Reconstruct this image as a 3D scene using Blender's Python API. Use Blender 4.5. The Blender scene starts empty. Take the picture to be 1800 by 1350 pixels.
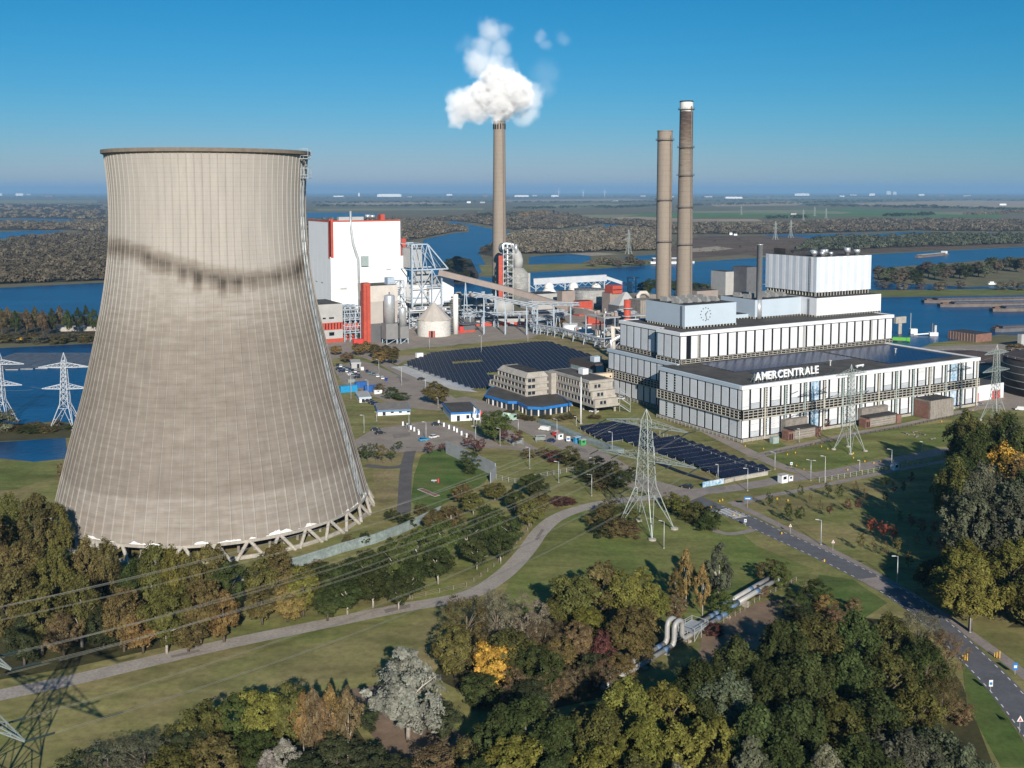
import bpy, math, random
import numpy as np
from mathutils import Vector, Matrix
random.seed(7); RNG = np.random.default_rng(7)
SC = bpy.context.scene
COL = SC.collection
# ------------------------------------------------------------------ camera
FPX, PITCH, CAMH, HORY = 1820.0, math.radians(4.5), 104.0, 336.0
CY0 = HORY + FPX * math.tan(PITCH)
cam_d = bpy.data.cameras.new('camera'); cam = bpy.data.objects.new('camera', cam_d); COL.objects.link(cam)
cam.location = (0, 0, CAMH); cam.rotation_euler = (math.pi / 2 - PITCH, 0, 0)
cam_d.sensor_width = 36; cam_d.lens = FPX / 1800 * 36; cam_d.shift_y = -(675 - CY0) / 1800
cam_d.clip_start = 1; cam_d.clip_end = 90000
SC.camera = cam
# ------------------------------------------------------------------ light
SUN_EL = math.radians(24); SX, SY = 0.17, -0.99
_n = math.hypot(SX, SY)
SUN = Vector((SX / _n * math.cos(SUN_EL), SY / _n * math.cos(SUN_EL), math.sin(SUN_EL)))
sl = bpy.data.lights.new('sun', 'SUN'); sun = bpy.data.objects.new('sun', sl); COL.objects.link(sun)
sl.energy = 5.0; sl.angle = math.radians(0.53); sl.color = (1.0, 0.93, 0.83)
sun.rotation_euler = SUN.to_track_quat('Z', 'Y').to_euler(); sun.location = (60, -200, 300)
world = bpy.data.worlds.new('World'); SC.world = world; world.use_nodes = True
wn = world.node_tree; bg = wn.nodes['Background']
sky = wn.nodes.new('ShaderNodeTexSky'); sky.sky_type = 'NISHITA'; sky.sun_disc = False
sky.sun_elevation = SUN_EL; sky.sun_rotation = math.atan2(SX, SY)
sky.air_density = 1.0; sky.dust_density = 0.2; sky.ozone_density = 4.0; sky.altitude = 300
# clear autumn air: the sky keeps little red away from the sun
sp = wn.nodes.new('ShaderNodeSeparateColor'); cb = wn.nodes.new('ShaderNodeCombineColor'); wn.links.new(sky.outputs[0], sp.inputs[0])
def wmath(op, a, c, clamp=False):
    k = wn.nodes.new('ShaderNodeMath'); k.operation = op; k.use_clamp = clamp
    for i, x in enumerate((a, c)):
        if isinstance(x, (int, float)): k.inputs[i].default_value = x
        else: wn.links.new(x, k.inputs[i])
    return k.outputs[0]
SKYS = 0.05
red = wmath('MULTIPLY', sp.outputs[0], wmath('MULTIPLY', wmath('POWER', wmath('MULTIPLY', sp.outputs[0], 0.08), 1.6), 1.65, True))
wn.links.new(red, cb.inputs[0]); wn.links.new(wmath('MULTIPLY', sp.outputs[1], 0.97), cb.inputs[1]); wn.links.new(wmath('MULTIPLY', sp.outputs[2], 1.30), cb.inputs[2])
wn.links.new(cb.outputs[0], bg.inputs[0]); bg.inputs[1].default_value = SKYS
SC.view_settings.view_transform = 'Standard'; SC.view_settings.look = 'None'
SC.view_settings.exposure = 0.22; SC.view_settings.gamma = 1.0
SC.render.engine = 'CYCLES'
SC.cycles.use_denoising = True
SC.cycles.max_bounces = 6; SC.cycles.diffuse_bounces = 1; SC.cycles.glossy_bounces = 2
SC.cycles.volume_bounces = 4; SC.cycles.transparent_max_bounces = 6
SC.cycles.caustics_reflective = False; SC.cycles.caustics_refractive = False
# ------------------------------------------------------------------ measuring helpers (survey of the place)
_F = Vector((0, math.cos(PITCH), -math.sin(PITCH))); _U = Vector((0, math.sin(PITCH), math.cos(PITCH)))
def _dir(px, py): return _F + Vector((1, 0, 0)) * ((px - 900) / FPX) - _U * ((py - CY0) / FPX)
def P(px, py, z=0.0):
    d = _dir(px, py); t = (z - CAMH) / d.z
    return Vector((d.x * t, d.y * t, z))
def W(px, py, Y):
    d = _dir(px, py); t = Y / d.y
    return Vector((d.x * t, Y, CAMH + d.z * t))
def zat(Y, py): return W(900, py, Y).z
def proj(q):
    d = Vector(q) - Vector((0, 0, CAMH)); w = d.dot(_F)
    return 900 + FPX * d.x / w, CY0 - FPX * d.dot(_U) / w
A = math.radians(29.7)
def solve(b, ang, x):
    c, s = math.cos(ang), math.sin(ang); k = (x - 900) / FPX
    w0 = (Vector(b) - Vector((0, 0, CAMH))).dot(_F)
    return (k * w0 - b[0]) / (c - k * s * math.cos(PITCH))
def boxpx(cx, cy, xl, xr, yt, z0=0.0, ang=A):
    b = P(cx, cy, z0); return b, solve(b, ang, xr), solve(b, ang + math.pi / 2, xl), zat(b.y, yt) - z0
# ------------------------------------------------------------------ materials
MATS = {}
def mat(name, rgb, rough=0.85, var=0.18, scale=0.6, metal=0.0, bump=0.0, rgb2=None, scale2=None, spec=0.3, objvar=0.0, streak=0.0):
    if name in MATS: return MATS[name]
    m = bpy.data.materials.new(name); m.use_nodes = True; nt = m.node_tree; N = nt.nodes; L = nt.links
    b = N['Principled BSDF']; b.inputs['Roughness'].default_value = rough; b.inputs['Metallic'].default_value = metal
    b.inputs['Specular IOR Level'].default_value = spec
    g = N.new('ShaderNodeNewGeometry')
    n1 = N.new('ShaderNodeTexNoise'); n1.inputs['Scale'].default_value = scale; n1.inputs['Detail'].default_value = 6; n1.inputs['Roughness'].default_value = 0.65
    L.new(g.outputs['Position'], n1.inputs['Vector'])
    mx = N.new('ShaderNodeMix'); mx.data_type = 'RGBA'
    c = [min(1, x) for x in rgb]; d = rgb2 if rgb2 else [x * (1 - var) for x in rgb]
    if not rgb2: c = [min(1, x * (1 + var * .5)) for x in rgb]
    mx.inputs[6].default_value = (*c, 1); mx.inputs[7].default_value = (*d, 1)
    r = N.new('ShaderNodeValToRGB'); r.color_ramp.elements[0].position = 0.35; r.color_ramp.elements[1].position = 0.65
    L.new(n1.outputs[0], r.inputs[0]); L.new(r.outputs[0], mx.inputs[0]); out = mx.outputs[2]
    if scale2:
        n2 = N.new('ShaderNodeTexNoise'); n2.inputs['Scale'].default_value = scale2; n2.inputs['Detail'].default_value = 8; n2.inputs['Roughness'].default_value = 0.7
        L.new(g.outputs['Position'], n2.inputs['Vector'])
        mr = N.new('ShaderNodeMapRange'); mr.inputs[1].default_value = .3; mr.inputs[2].default_value = .7; mr.inputs[3].default_value = 0.72; mr.inputs[4].default_value = 1.22
        L.new(n2.outputs[0], mr.inputs[0])
        ml = N.new('ShaderNodeMix'); ml.data_type = 'RGBA'; ml.blend_type = 'MULTIPLY'; ml.inputs[0].default_value = 1
        L.new(out, ml.inputs[6]); L.new(mr.outputs[0], ml.inputs[7]); out = ml.outputs[2]
    if streak:   # mowing lines and worn tracks
        mp = N.new('ShaderNodeMapping'); mp.inputs['Rotation'].default_value = (0, 0, 0.9); mp.inputs['Scale'].default_value = (0.05, 0.17, 1); L.new(g.outputs['Position'], mp.inputs['Vector'])
        n3 = N.new('ShaderNodeTexNoise'); n3.inputs['Scale'].default_value = 1; n3.inputs['Detail'].default_value = 4; L.new(mp.outputs[0], n3.inputs['Vector'])
        n4 = N.new('ShaderNodeTexNoise'); n4.inputs['Scale'].default_value = 0.018; n4.inputs['Detail'].default_value = 9; n4.inputs['Roughness'].default_value = 0.75; L.new(g.outputs['Position'], n4.inputs['Vector'])
        ad = N.new('ShaderNodeMath'); ad.operation = 'ADD'; L.new(n3.outputs[0], ad.inputs[0]); L.new(n4.outputs[0], ad.inputs[1])
        m3 = N.new('ShaderNodeMapRange'); m3.inputs[1].default_value = .75; m3.inputs[2].default_value = 1.25; m3.inputs[3].default_value = 1 - streak; m3.inputs[4].default_value = 1 + streak; L.new(ad.outputs[0], m3.inputs[0])
        m4 = N.new('ShaderNodeMix'); m4.data_type = 'RGBA'; m4.blend_type = 'MULTIPLY'; m4.inputs[0].default_value = 1; L.new(out, m4.inputs[6]); L.new(m3.outputs[0], m4.inputs[7]); out = m4.outputs[2]
    if objvar:   # every panel weathers a little differently
        oi = N.new('ShaderNodeObjectInfo'); m5 = N.new('ShaderNodeMapRange'); m5.inputs[3].default_value = 1 - objvar; m5.inputs[4].default_value = 1.0; L.new(oi.outputs['Random'], m5.inputs[0])
        m6 = N.new('ShaderNodeMix'); m6.data_type = 'RGBA'; m6.blend_type = 'MULTIPLY'; m6.inputs[0].default_value = 1; L.new(out, m6.inputs[6]); L.new(m5.outputs[0], m6.inputs[7]); out = m6.outputs[2]
    L.new(out, b.inputs['Base Color'])
    if bump:
        bm = N.new('ShaderNodeBump'); bm.inputs['Strength'].default_value = bump; bm.inputs['Distance'].default_value = 0.3
        nb = N.new('ShaderNodeTexNoise'); nb.inputs['Scale'].default_value = scale * 4; nb.inputs['Detail'].default_value = 6
        L.new(g.outputs['Position'], nb.inputs['Vector']); L.new(nb.outputs[0], bm.inputs['Height']); L.new(bm.outputs[0], b.inputs['Normal'])
    MATS[name] = m; return m
WHITE = mat('white_cladding', (0.78, 0.79, 0.80), 0.55, 0.10, 0.15, objvar=0.14)
WHITE2 = mat('white_sheet', (0.78, 0.79, 0.80), 0.6, 0.06, 0.12)
PALEB = mat('pale_blue_cladding', (0.47, 0.55, 0.62), 0.6, 0.05, 0.1)
GREYP = mat('light_grey_panel', (0.52, 0.55, 0.58), 0.6, 0.1, 0.3, objvar=0.2)
DARK = mat('dark_gap', (0.010, 0.011, 0.016), 0.7, 0.2, 1.0, spec=0.1)
GLASS = mat('window_glass', (0.02, 0.03, 0.045), 0.12, 0.3, 0.4, spec=0.6)
FRAME = mat('beige_frame', (0.50, 0.47, 0.40), 0.7, 0.15, 0.8)
GREENF = mat('green_grey_steel', (0.33, 0.40, 0.38), 0.6, 0.2, 0.8)
ROOF = mat('bitumen_roof', (0.085, 0.078, 0.07), 0.95, 0.35, 0.12, scale2=1.2)
ROOFD = mat('dark_roof', (0.05, 0.047, 0.046), 0.95, 0.3, 0.2, scale2=1.0)
CONC = mat('concrete', (0.42, 0.385, 0.335), 0.9, 0.2, 0.3, scale2=2.5)
CONCD = mat('dark_concrete', (0.26, 0.23, 0.20), 0.9, 0.25, 0.4, scale2=2.0)
CHIM = mat('chimney_concrete', (0.40, 0.345, 0.285), 0.9, 0.16, 0.12, scale2=0.6)
STEEL = mat('galvanised_steel', (0.50, 0.53, 0.54), 0.45, 0.15, 0.6, metal=0.35)
PYLON = mat('pylon_steel', (0.33, 0.37, 0.345), 0.55, 0.15, 1.0, metal=0.2)
PBLUE = mat('pale_blue_steel', (0.42, 0.50, 0.58), 0.6, 0.15, 0.6)
ALU = mat('aluminium_jacket', (0.62, 0.63, 0.64), 0.35, 0.1, 0.5, metal=0.5)
RED = mat('red_cladding', (0.50, 0.085, 0.05), 0.65, 0.15, 0.25, scale2=1.5)
REDD = mat('red_door', (0.60, 0.06, 0.05), 0.6, 0.15, 0.5)
BRICK = mat('red_brown_brick', (0.24, 0.125, 0.095), 0.9, 0.25, 0.8, scale2=4)
TAUPE = mat('taupe_cladding', (0.33, 0.27, 0.235), 0.75, 0.1, 0.2)
GREYC = mat('grey_cladding', (0.42, 0.415, 0.40), 0.75, 0.1, 0.2)
GREYD = mat('dark_grey_cladding', (0.13, 0.13, 0.135), 0.75, 0.15, 0.2)
BEIGE = mat('beige_cladding', (0.60, 0.55, 0.49), 0.75, 0.1, 0.2)
TANKG = mat('tank_grey', (0.36, 0.35, 0.33), 0.8, 0.25, 0.15, scale2=0.9)
DOMEW = mat('white_dome', (0.80, 0.78, 0.74), 0.6, 0.06, 0.2)
BLUEF = mat('blue_fascia', (0.02, 0.17, 0.48), 0.5, 0.12, 0.5)
BLUEC = mat('blue_container', (0.02, 0.11, 0.36), 0.5, 0.2, 0.6)
CYANC = mat('bright_blue_container', (0.02, 0.28, 0.55), 0.5, 0.2, 0.6)
YELL = mat('yellow_paint', (0.75, 0.42, 0.02), 0.6, 0.15, 0.8)
LAMPW = mat('lamp_head_white', (0.52, 0.51, 0.48), 0.5, 0.1, 1)
RUBBER = mat('rubber', (0.02, 0.02, 0.02), 0.9, 0.2, 2)
MARK = mat('road_paint', (0.72, 0.72, 0.70), 0.8, 0.25, 1.0)
PV = mat('solar_cells', (0.012, 0.018, 0.040), 0.5, 0.25, 0.25, spec=0.05)
PVR = mat('roof_solar_cells', (0.012, 0.030, 0.085), 0.3, 0.3, 0.2, spec=0.25)
BARK = mat('bark', (0.16, 0.125, 0.095), 0.95, 0.3, 1.5)
BIRCHB = mat('pale_bark', (0.50, 0.45, 0.38), 0.9, 0.35, 1.2)
CREAM = mat('cream_sheet', (0.66, 0.52, 0.36), 0.7, 0.08, 0.4)
PALEG = mat('pale_green_sheet', (0.27, 0.325, 0.315), 0.7, 0.25, 0.4, scale2=1.5, objvar=.2)
SHEETG = mat('grey_sheet_wall', (0.33, 0.35, 0.37), 0.6, 0.15, 0.5)
RUST = mat('rusty_brown', (0.20, 0.10, 0.06), 0.9, 0.35, 0.6)
COAL = mat('coal_cargo', (0.03, 0.03, 0.035), 0.7, 0.3, 0.3)
# ------------------------------------------------------------------ mesh builder
class MB:
    def __init__(s): s.v = []; s.f = []; s.m = []
    def _add(s, vs, fs, mi=0):
        o = len(s.v); s.v += [tuple(v) for v in vs]; s.f += [tuple(i + o for i in f) for f in fs]; s.m += [mi] * len(fs); return s
    def box(s, x0, y0, z0, x1, y1, z1, mi=0):
        return s._add([(x0, y0, z0), (x1, y0, z0), (x1, y1, z0), (x0, y1, z0), (x0, y0, z1), (x1, y0, z1), (x1, y1, z1), (x0, y1, z1)],
                      [(3, 2, 1, 0), (4, 5, 6, 7), (0, 1, 5, 4), (1, 2, 6, 5), (2, 3, 7, 6), (3, 0, 4, 7)], mi)
    def prism(s, poly, z0, z1, mi=0):
        n = len(poly); a = sum(poly[i][0] * poly[(i + 1) % n][1] - poly[(i + 1) % n][0] * poly[i][1] for i in range(n))
        if a < 0: poly = poly[::-1]
        return s._add([(x, y, z0) for x, y in poly] + [(x, y, z1) for x, y in poly],
                      [tuple(range(n))[::-1], tuple(range(n, 2 * n))] + [(i, (i + 1) % n, n + (i + 1) % n, n + i) for i in range(n)], mi)
    def side(s, poly, y0, y1, mi=0):   # polygon in x,z swept along y
        n = len(poly); a = sum(poly[i][0] * poly[(i + 1) % n][1] - poly[(i + 1) % n][0] * poly[i][1] for i in range(n))
        if a < 0: poly = poly[::-1]
        return s._add([(x, y0, z) for x, z in poly] + [(x, y1, z) for x, z in poly],
                      [tuple(range(n)), tuple(range(n, 2 * n))[::-1]] + [((i + 1) % n, i, n + i, n + (i + 1) % n) for i in range(n)], mi)
    def beam(s, p, q, w, h=None, mi=0):
        p = Vector(p); q = Vector(q); d = (q - p)
        if d.length < 1e-6: return s
        d.normalize(); h = h or w
        r = d.cross(Vector((0, 0, 1)))
        if r.length < 1e-4: r = Vector((1, 0, 0))
        r.normalize(); u = r.cross(d); r *= w / 2; u *= h / 2
        vs = [p - r - u, p + r - u, p + r + u, p - r + u, q - r - u, q + r - u, q + r + u, q - r + u]
        return s._add(vs, [(0, 1, 2, 3), (7, 6, 5, 4), (1, 0, 4, 5), (2, 1, 5, 6), (3, 2, 6, 7), (0, 3, 7, 4)], mi)
    def tube(s, pts, r, n=8, mi=0, caps=True):
        pts = [Vector(p) for p in pts]; rs = r if isinstance(r, (list, tuple)) else [r] * len(pts); vs = []; fs = []
        for i, p in enumerate(pts):
            d = (pts[min(i + 1, len(pts) - 1)] - pts[max(i - 1, 0)]); d.normalize()
            a = d.cross(Vector((0, 0, 1)))
            if a.length < 1e-3: a = Vector((1, 0, 0))
            a.normalize(); b = a.cross(d)
            vs += [p + (a * math.cos(2 * math.pi * k / n) + b * math.sin(2 * math.pi * k / n)) * rs[i] for k in range(n)]
        for i in range(len(pts) - 1):
            fs += [(i * n + k, i * n + (k + 1) % n, (i + 1) * n + (k + 1) % n, (i + 1) * n + k) for k in range(n)]
        if caps: fs += [tuple(range(n))[::-1], tuple(range((len(pts) - 1) * n, len(pts) * n))]
        return s._add(vs, fs, mi)
    def lathe(s, prof, n=24, c=(0, 0), mi=0, cap0=True, cap1=True):
        vs = [(c[0] + r * math.cos(2 * math.pi * k / n), c[1] + r * math.sin(2 * math.pi * k / n), z) for r, z in prof for k in range(n)]
        fs = [(i * n + k, i * n + (k + 1) % n, (i + 1) * n + (k + 1) % n, (i + 1) * n + k) for i in range(len(prof) - 1) for k in range(n)]
        if cap0: fs.append(tuple(range(n))[::-1])
        if cap1: fs.append(tuple(range((len(prof) - 1) * n, len(prof) * n)))
        return s._add(vs, fs, mi)
    def mesh(s, name, mats, smooth=False):
        me = bpy.data.meshes.new(name); me.from_pydata(s.v, [], s.f)
        mats = mats if isinstance(mats, (list, tuple)) else [mats]
        for m in mats: me.materials.append(m)
        if len(mats) > 1: me.polygons.foreach_set('material_index', s.m)
        if smooth: me.polygons.foreach_set('use_smooth', [True] * len(s.f))
        me.update(); return me
    def build(s, name, mats, parent=None, smooth=False, loc=None, rz=0):
        return inst(name, s.mesh(name, mats, smooth), parent, loc, rz)
def inst(name, me, parent=None, loc=None, rz=0):
    o = bpy.data.objects.new(name, me); COL.objects.link(o)
    if parent: o.parent = parent
    if loc is not None: o.location = loc
    if rz: o.rotation_euler = (0, 0, rz)
    return o
def tag(o, label, cat, group=None):
    o['label'] = label; o['category'] = cat
    if group: o['group'] = group
    return o
def thing(name, label, cat, loc=(0, 0, 0), rz=0, group=None):
    o = bpy.data.objects.new(name, None); COL.objects.link(o); o.location = loc; o.rotation_euler = (0, 0, rz); o.empty_display_size = 1
    return tag(o, label, cat, group)
KIDS = {}
def dup(root, loc, rz=0.0, label=None, group=None, scale=None, color=None):
    r = root.copy(); COL.objects.link(r); r.location = loc; r.rotation_euler = (0, 0, rz)
    if scale: r.scale = scale
    if label: r['label'] = label
    if group: r['group'] = group
    for ch in kids(root):
        c = ch.copy(); COL.objects.link(c); c.parent = r
        if color: c.color = color
        for g in kids(ch):
            d = g.copy(); COL.objects.link(d); d.parent = c
    return r
def kids(o):
    if o.name not in KIDS: KIDS[o.name] = list(o.children)
    return KIDS[o.name]
def struct(o, kind='structure'): o['kind'] = kind; return o
def sheet(name, poly, z, m, kind='structure', parent=None):
    mb = MB(); mb._add([(p[0], p[1], z) for p in poly], [tuple(range(len(poly)))])
    o = mb.build(name, m, parent)
    import bmesh
    bm = bmesh.new(); bm.from_mesh(o.data); bmesh.ops.triangulate(bm, faces=bm.faces[:])
    bmesh.ops.recalc_face_normals(bm, faces=bm.faces[:])
    for f in bm.faces:
        if f.normal.z < 0: f.normal_flip()
    bm.to_mesh(o.data); bm.free()
    return struct(o, kind)
def pxpoly(pts, z=0.0): return [tuple(P(x, y, z)[:2]) for x, y in pts]
def smooth_line(pts, n=6):
    pts = [Vector((p[0], p[1])) for p in pts]; out = []
    for i in range(len(pts) - 1):
        p0 = pts[max(i - 1, 0)]; p1 = pts[i]; p2 = pts[i + 1]; p3 = pts[min(i + 2, len(pts) - 1)]
        for k in range(n):
            t = k / n
            out.append(0.5 * ((2 * p1) + (p2 - p0) * t + (2 * p0 - 5 * p1 + 4 * p2 - p3) * t * t + (3 * p1 - p0 - 3 * p2 + p3) * t ** 3))
    out.append(pts[-1]); return out
def offset(line, d):
    out = []
    for i, p in enumerate(line):
        t = line[min(i + 1, len(line) - 1)] - line[max(i - 1, 0)]; t.normalize()
        out.append(p + Vector((-t.y, t.x)) * d)
    return out
def ribbon(name, px, width, z, m, kind='structure', world=False, n=6):
    line = smooth_line(px if world else pxpoly(px), n); a = offset(line, width / 2); b = offset(line, -width / 2)
    mb = MB(); k = len(line)
    mb._add([(p.x, p.y, z) for p in b] + [(p.x, p.y, z) for p in a], [(i, i + 1, k + i + 1, k + i) for i in range(k - 1)])
    struct(mb.build(name, m), kind); return line
def walk(line, step, start=0.0):
    acc = -start; out = []
    for i in range(len(line) - 1):
        d = (line[i + 1] - line[i]).length; t = line[i + 1] - line[i]
        if d < 1e-6: continue
        t = t / d
        while acc <= d:
            if acc >= 0: out.append((line[i] + t * acc, math.atan2(t.y, t.x)))
            acc += step
        acc -= d
    return out
# ================================================================== GROUND, WATER, ROADS
GRASS = mat('grass', (0.165, 0.185, 0.055), 0.95, rgb2=(0.27, 0.22, 0.10), scale=0.03, scale2=0.5, spec=0.1, streak=0.32)
LAWN = mat('lawn', (0.125, 0.165, 0.042), 0.95, rgb2=(0.19, 0.185, 0.064), scale=0.05, scale2=0.6, spec=0.1, streak=0.32)
LUSH = mat('lush_grass', (0.075, 0.13, 0.03), 0.95, rgb2=(0.12, 0.145, 0.045), scale=0.08, scale2=0.9, spec=0.1, streak=0.32)
DRYG = mat('dry_grass', (0.30, 0.235, 0.125), 0.95, rgb2=(0.20, 0.18, 0.075), scale=0.09, scale2=0.8, spec=0.1, streak=0.32)
FARG = mat('far_ground', (0.20, 0.165, 0.105), 0.95, rgb2=(0.14, 0.14, 0.07), scale=0.004, scale2=0.04, spec=0.1)
WOODF = mat('wood_floor', (0.075, 0.062, 0.04), 0.95, 0.3, 0.03, scale2=0.2, spec=0.1)  # dark soil, with the shade in gaps between crowns put into its colour
DIRT = mat('bare_soil', (0.23, 0.165, 0.115), 0.95, 0.3, 0.15, scale2=1.2, spec=0.1)
SAND = mat('pale_sand', (0.40, 0.33, 0.25), 0.95, 0.2, 0.05, scale2=0.3, spec=0.1)
ASPH = mat('asphalt', (0.13, 0.13, 0.14), 0.9, 0.2, 0.25, scale2=2.0)
ASPHD = mat('dark_asphalt', (0.13, 0.12, 0.115), 0.9, 0.2, 0.2, scale2=2.0)
PAVE = mat('brick_paving', (0.31, 0.26, 0.215), 0.9, 0.18, 0.12, scale2=1.6)
CROAD = mat('concrete_road', (0.37, 0.325, 0.28), 0.9, 0.15, 0.2, scale2=1.5)
CPATH = mat('cycle_path', (0.29, 0.245, 0.22), 0.9, 0.15, 0.25, scale2=1.5)
def water_mat():
    m = bpy.data.materials.new('water'); m.use_nodes = True; nt = m.node_tree; b = nt.nodes['Principled BSDF']
    b.inputs['Base Color'].default_value = (0.004, 0.07, 0.19, 1); b.inputs['Roughness'].default_value = 0.3; b.inputs['Specular IOR Level'].default_value = 0.25
    g = nt.nodes.new('ShaderNodeNewGeometry'); n = nt.nodes.new('ShaderNodeTexNoise'); n.inputs['Scale'].default_value = 0.25; n.inputs['Detail'].default_value = 5
    bp = nt.nodes.new('ShaderNodeBump'); bp.inputs['Strength'].default_value = 0.6; bp.inputs['Distance'].default_value = 0.5
    nt.links.new(g.outputs['Position'], n.inputs['Vector']); nt.links.new(n.outputs[0], bp.inputs['Height']); nt.links.new(bp.outputs[0], b.inputs['Normal'])
    n2 = nt.nodes.new('ShaderNodeTexNoise'); n2.inputs['Scale'].default_value = 0.007; n2.inputs['Detail'].default_value = 8
    mp = nt.nodes.new('ShaderNodeMapping'); mp.inputs['Scale'].default_value = (1, 3, 1)
    nt.links.new(g.outputs['Position'], mp.inputs['Vector']); nt.links.new(mp.outputs[0], n2.inputs['Vector'])
    mx = nt.nodes.new('ShaderNodeMix'); mx.data_type = 'RGBA'; mx.inputs[6].default_value = (0.001, 0.028, 0.095, 1); mx.inputs[7].default_value = (0.003, 0.065, 0.175, 1)
    wr = nt.nodes.new('ShaderNodeValToRGB'); wr.color_ramp.elements[0].position = .38; wr.color_ramp.elements[1].position = .64; nt.links.new(n2.outputs[0], wr.inputs[0]); nt.links.new(wr.outputs[0], mx.inputs[0]); nt.links.new(mx.outputs[2], b.inputs['Base Color'])
    return m
WATER = water_mat()
# terrain: one sheet to the horizon
mb = MB(); mb._add([(-45000, 40, 0), (45000, 40, 0), (45000, 60000, 0), (-45000, 60000, 0)], [(0, 1, 2, 3)])
struct(mb.build('terrain', FARG))
sheet('meadow', [(-420, 60), (420, 60), (480, 470), (340, 700), (40, 830), (-200, 800), (-300, 560), (-420, 520)], 0.02, GRASS)
# ---- water
_wz = [0.06]
def water(px, z=None): _wz[0] += 0.0011; return sheet('water', pxpoly(px), _wz[0], WATER)
water([(-700, 498), (0, 506), (180, 497), (300, 492), (540, 478), (700, 466), (738, 440), (745, 421), (797, 410), (824, 408), (824, 397), (787, 391), (795, 388), (822, 394), (867, 403), (900, 409),
       (895, 413), (867, 425), (845, 440), (843, 446), (855, 468), (838, 486), (880, 489), (932, 479), (1060, 472), (1130, 467), (1180, 463), (1260, 458), (1340, 453), (1420, 451), (1535, 447), (1660, 441), (1800, 434), (2400, 412),
       (2400, 424), (1800, 452), (1700, 460), (1600, 467), (1540, 472), (1535, 492), (1560, 498), (1640, 500), (1700, 505), (2400, 480), (2400, 484), (1800, 507), (1540, 510), (1500, 512), (1400, 520),
       (1300, 515), (1200, 520), (1100, 528), (950, 522), (860, 518), (760, 528), (540, 540), (180, 562), (0, 545), (-700, 530)])
water([(1480, 524), (1800, 519), (2400, 508), (2400, 570), (1800, 590), (1760, 588), (1700, 596), (1640, 603), (1600, 618), (1540, 610), (1480, 560)], 0.07)
water([(930, 452), (955, 449), (1000, 447), (1035, 447), (1040, 456), (1020, 463), (975, 463), (930, 465)])
water([(880, 404), (903, 409), (890, 412), (878, 410)])
water([(984, 407), (1025, 404), (1030, 407), (1000, 410)]); water([(1062, 394), (1085, 392), (1083, 399), (1064, 399)])
water([(1092, 453), (1110, 450), (1150, 448), (1180, 449), (1180, 455), (1120, 457)])
water([(1390, 416), (1430, 412), (1520, 410), (1560, 412), (1500, 416), (1440, 420)]); water([(1510, 414), (1600, 407), (1680, 409), (1755, 410), (1740, 416), (1620, 413), (1545, 418)])
water([(1345, 413), (1395, 412), (1430, 413), (1400, 418), (1350, 417)])
water([(-400, 416), (0, 408), (60, 405), (118, 406), (60, 413), (0, 420), (-400, 440)]); water([(-400, 390), (0, 385), (130, 385), (125, 388), (0, 389), (-400, 396)])
water([(538, 374), (600, 374), (680, 376), (640, 382), (600, 384), (540, 383)])
water([(-400, 604), (0, 612), (165, 604), (170, 740), (135, 745), (100, 741), (30, 747), (0, 742), (-60, 730), (-400, 700)])
water([(-400, 770), (0, 777), (115, 770), (120, 806), (60, 812), (0, 806), (-400, 800)])
# ---- far fields and clearings
FIELDS = [((1060, 378), (1250, 371), (1500, 366), (1760, 376), (1760, 383), (1500, 381), (1250, 383), (1130, 382), 0), ((1040, 381), (1130, 381), (1215, 385), (1330, 385), (1340, 389), (1200, 390), (1060, 385), 1),
          ((1215, 371), (1420, 369), (1500, 373), (1480, 376), (1215, 374), 2), ((1500, 357), (1700, 352), (1900, 356), (1900, 364), (1700, 365), (1520, 362), 1), ((900, 381), (1000, 378), (1130, 377), (1060, 385), (1010, 386), 2),
          ((1240, 359), (1380, 354), (1420, 356), (1400, 361), (1260, 363), 1), ((920, 362), (1060, 357), (1110, 360), (1000, 366), 2), ((560, 356), (760, 355), (800, 359), (600, 361), 1), ((-200, 352), (170, 352), (170, 357), (-200, 358), 2),
          ((860, 352), (1100, 349), (1160, 352), (900, 355), 1), ((1300, 347), (1500, 346), (1560, 348), (1300, 350), 2), ((1600, 374), (1750, 371), (1800, 374), (1700, 378), 2), ((550, 367), (850, 366), (850, 369), (560, 371), 2)]
FM = [mat('field_green', (0.12, 0.20, 0.07), 0.95, 0.2, 0.004, spec=0.1), mat('field_stubble', (0.38, 0.30, 0.20), 0.95, 0.15, 0.004, spec=0.1), mat('field_pale', (0.25, 0.25, 0.14), 0.95, 0.2, 0.004, spec=0.1)]
for i, fdef in enumerate(FIELDS): sheet('field', pxpoly(fdef[:-1]), 0.10 + 0.011 * i, FM[fdef[-1]])
sheet('heath', pxpoly([(1180, 432), (1230, 414), (1400, 416), (1440, 421), (1420, 438), (1300, 448), (1200, 455), (1160, 452)]), 0.09, mat('heath_brown', (0.16, 0.115, 0.08), 0.95, 0.3, 0.01, scale2=0.06, spec=0.1))
sheet('sand_bank', pxpoly([(1215, 437), (1260, 433), (1290, 437), (1250, 442), (1215, 443)]), 0.11, SAND)
sheet('sand_bank', pxpoly([(1000, 446), (1050, 444), (1090, 447), (1040, 450)]), 0.111, SAND)
sheet('river_bank', pxpoly([(-400, 540), (0, 548), (100, 556), (180, 562), (175, 600), (0, 604), (-400, 598)]), 0.09, WOODF)
sheet('dike', pxpoly([(1470, 513), (1800, 508), (2400, 492), (2400, 506), (1800, 518), (1480, 522)]), 0.12, LAWN)
sheet('river_bank', pxpoly([(840, 466), (930, 466), (1060, 464), (1180, 457), (1180, 461), (1060, 470), (930, 477), (880, 486), (850, 483)]), 0.10, GRASS)
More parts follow.
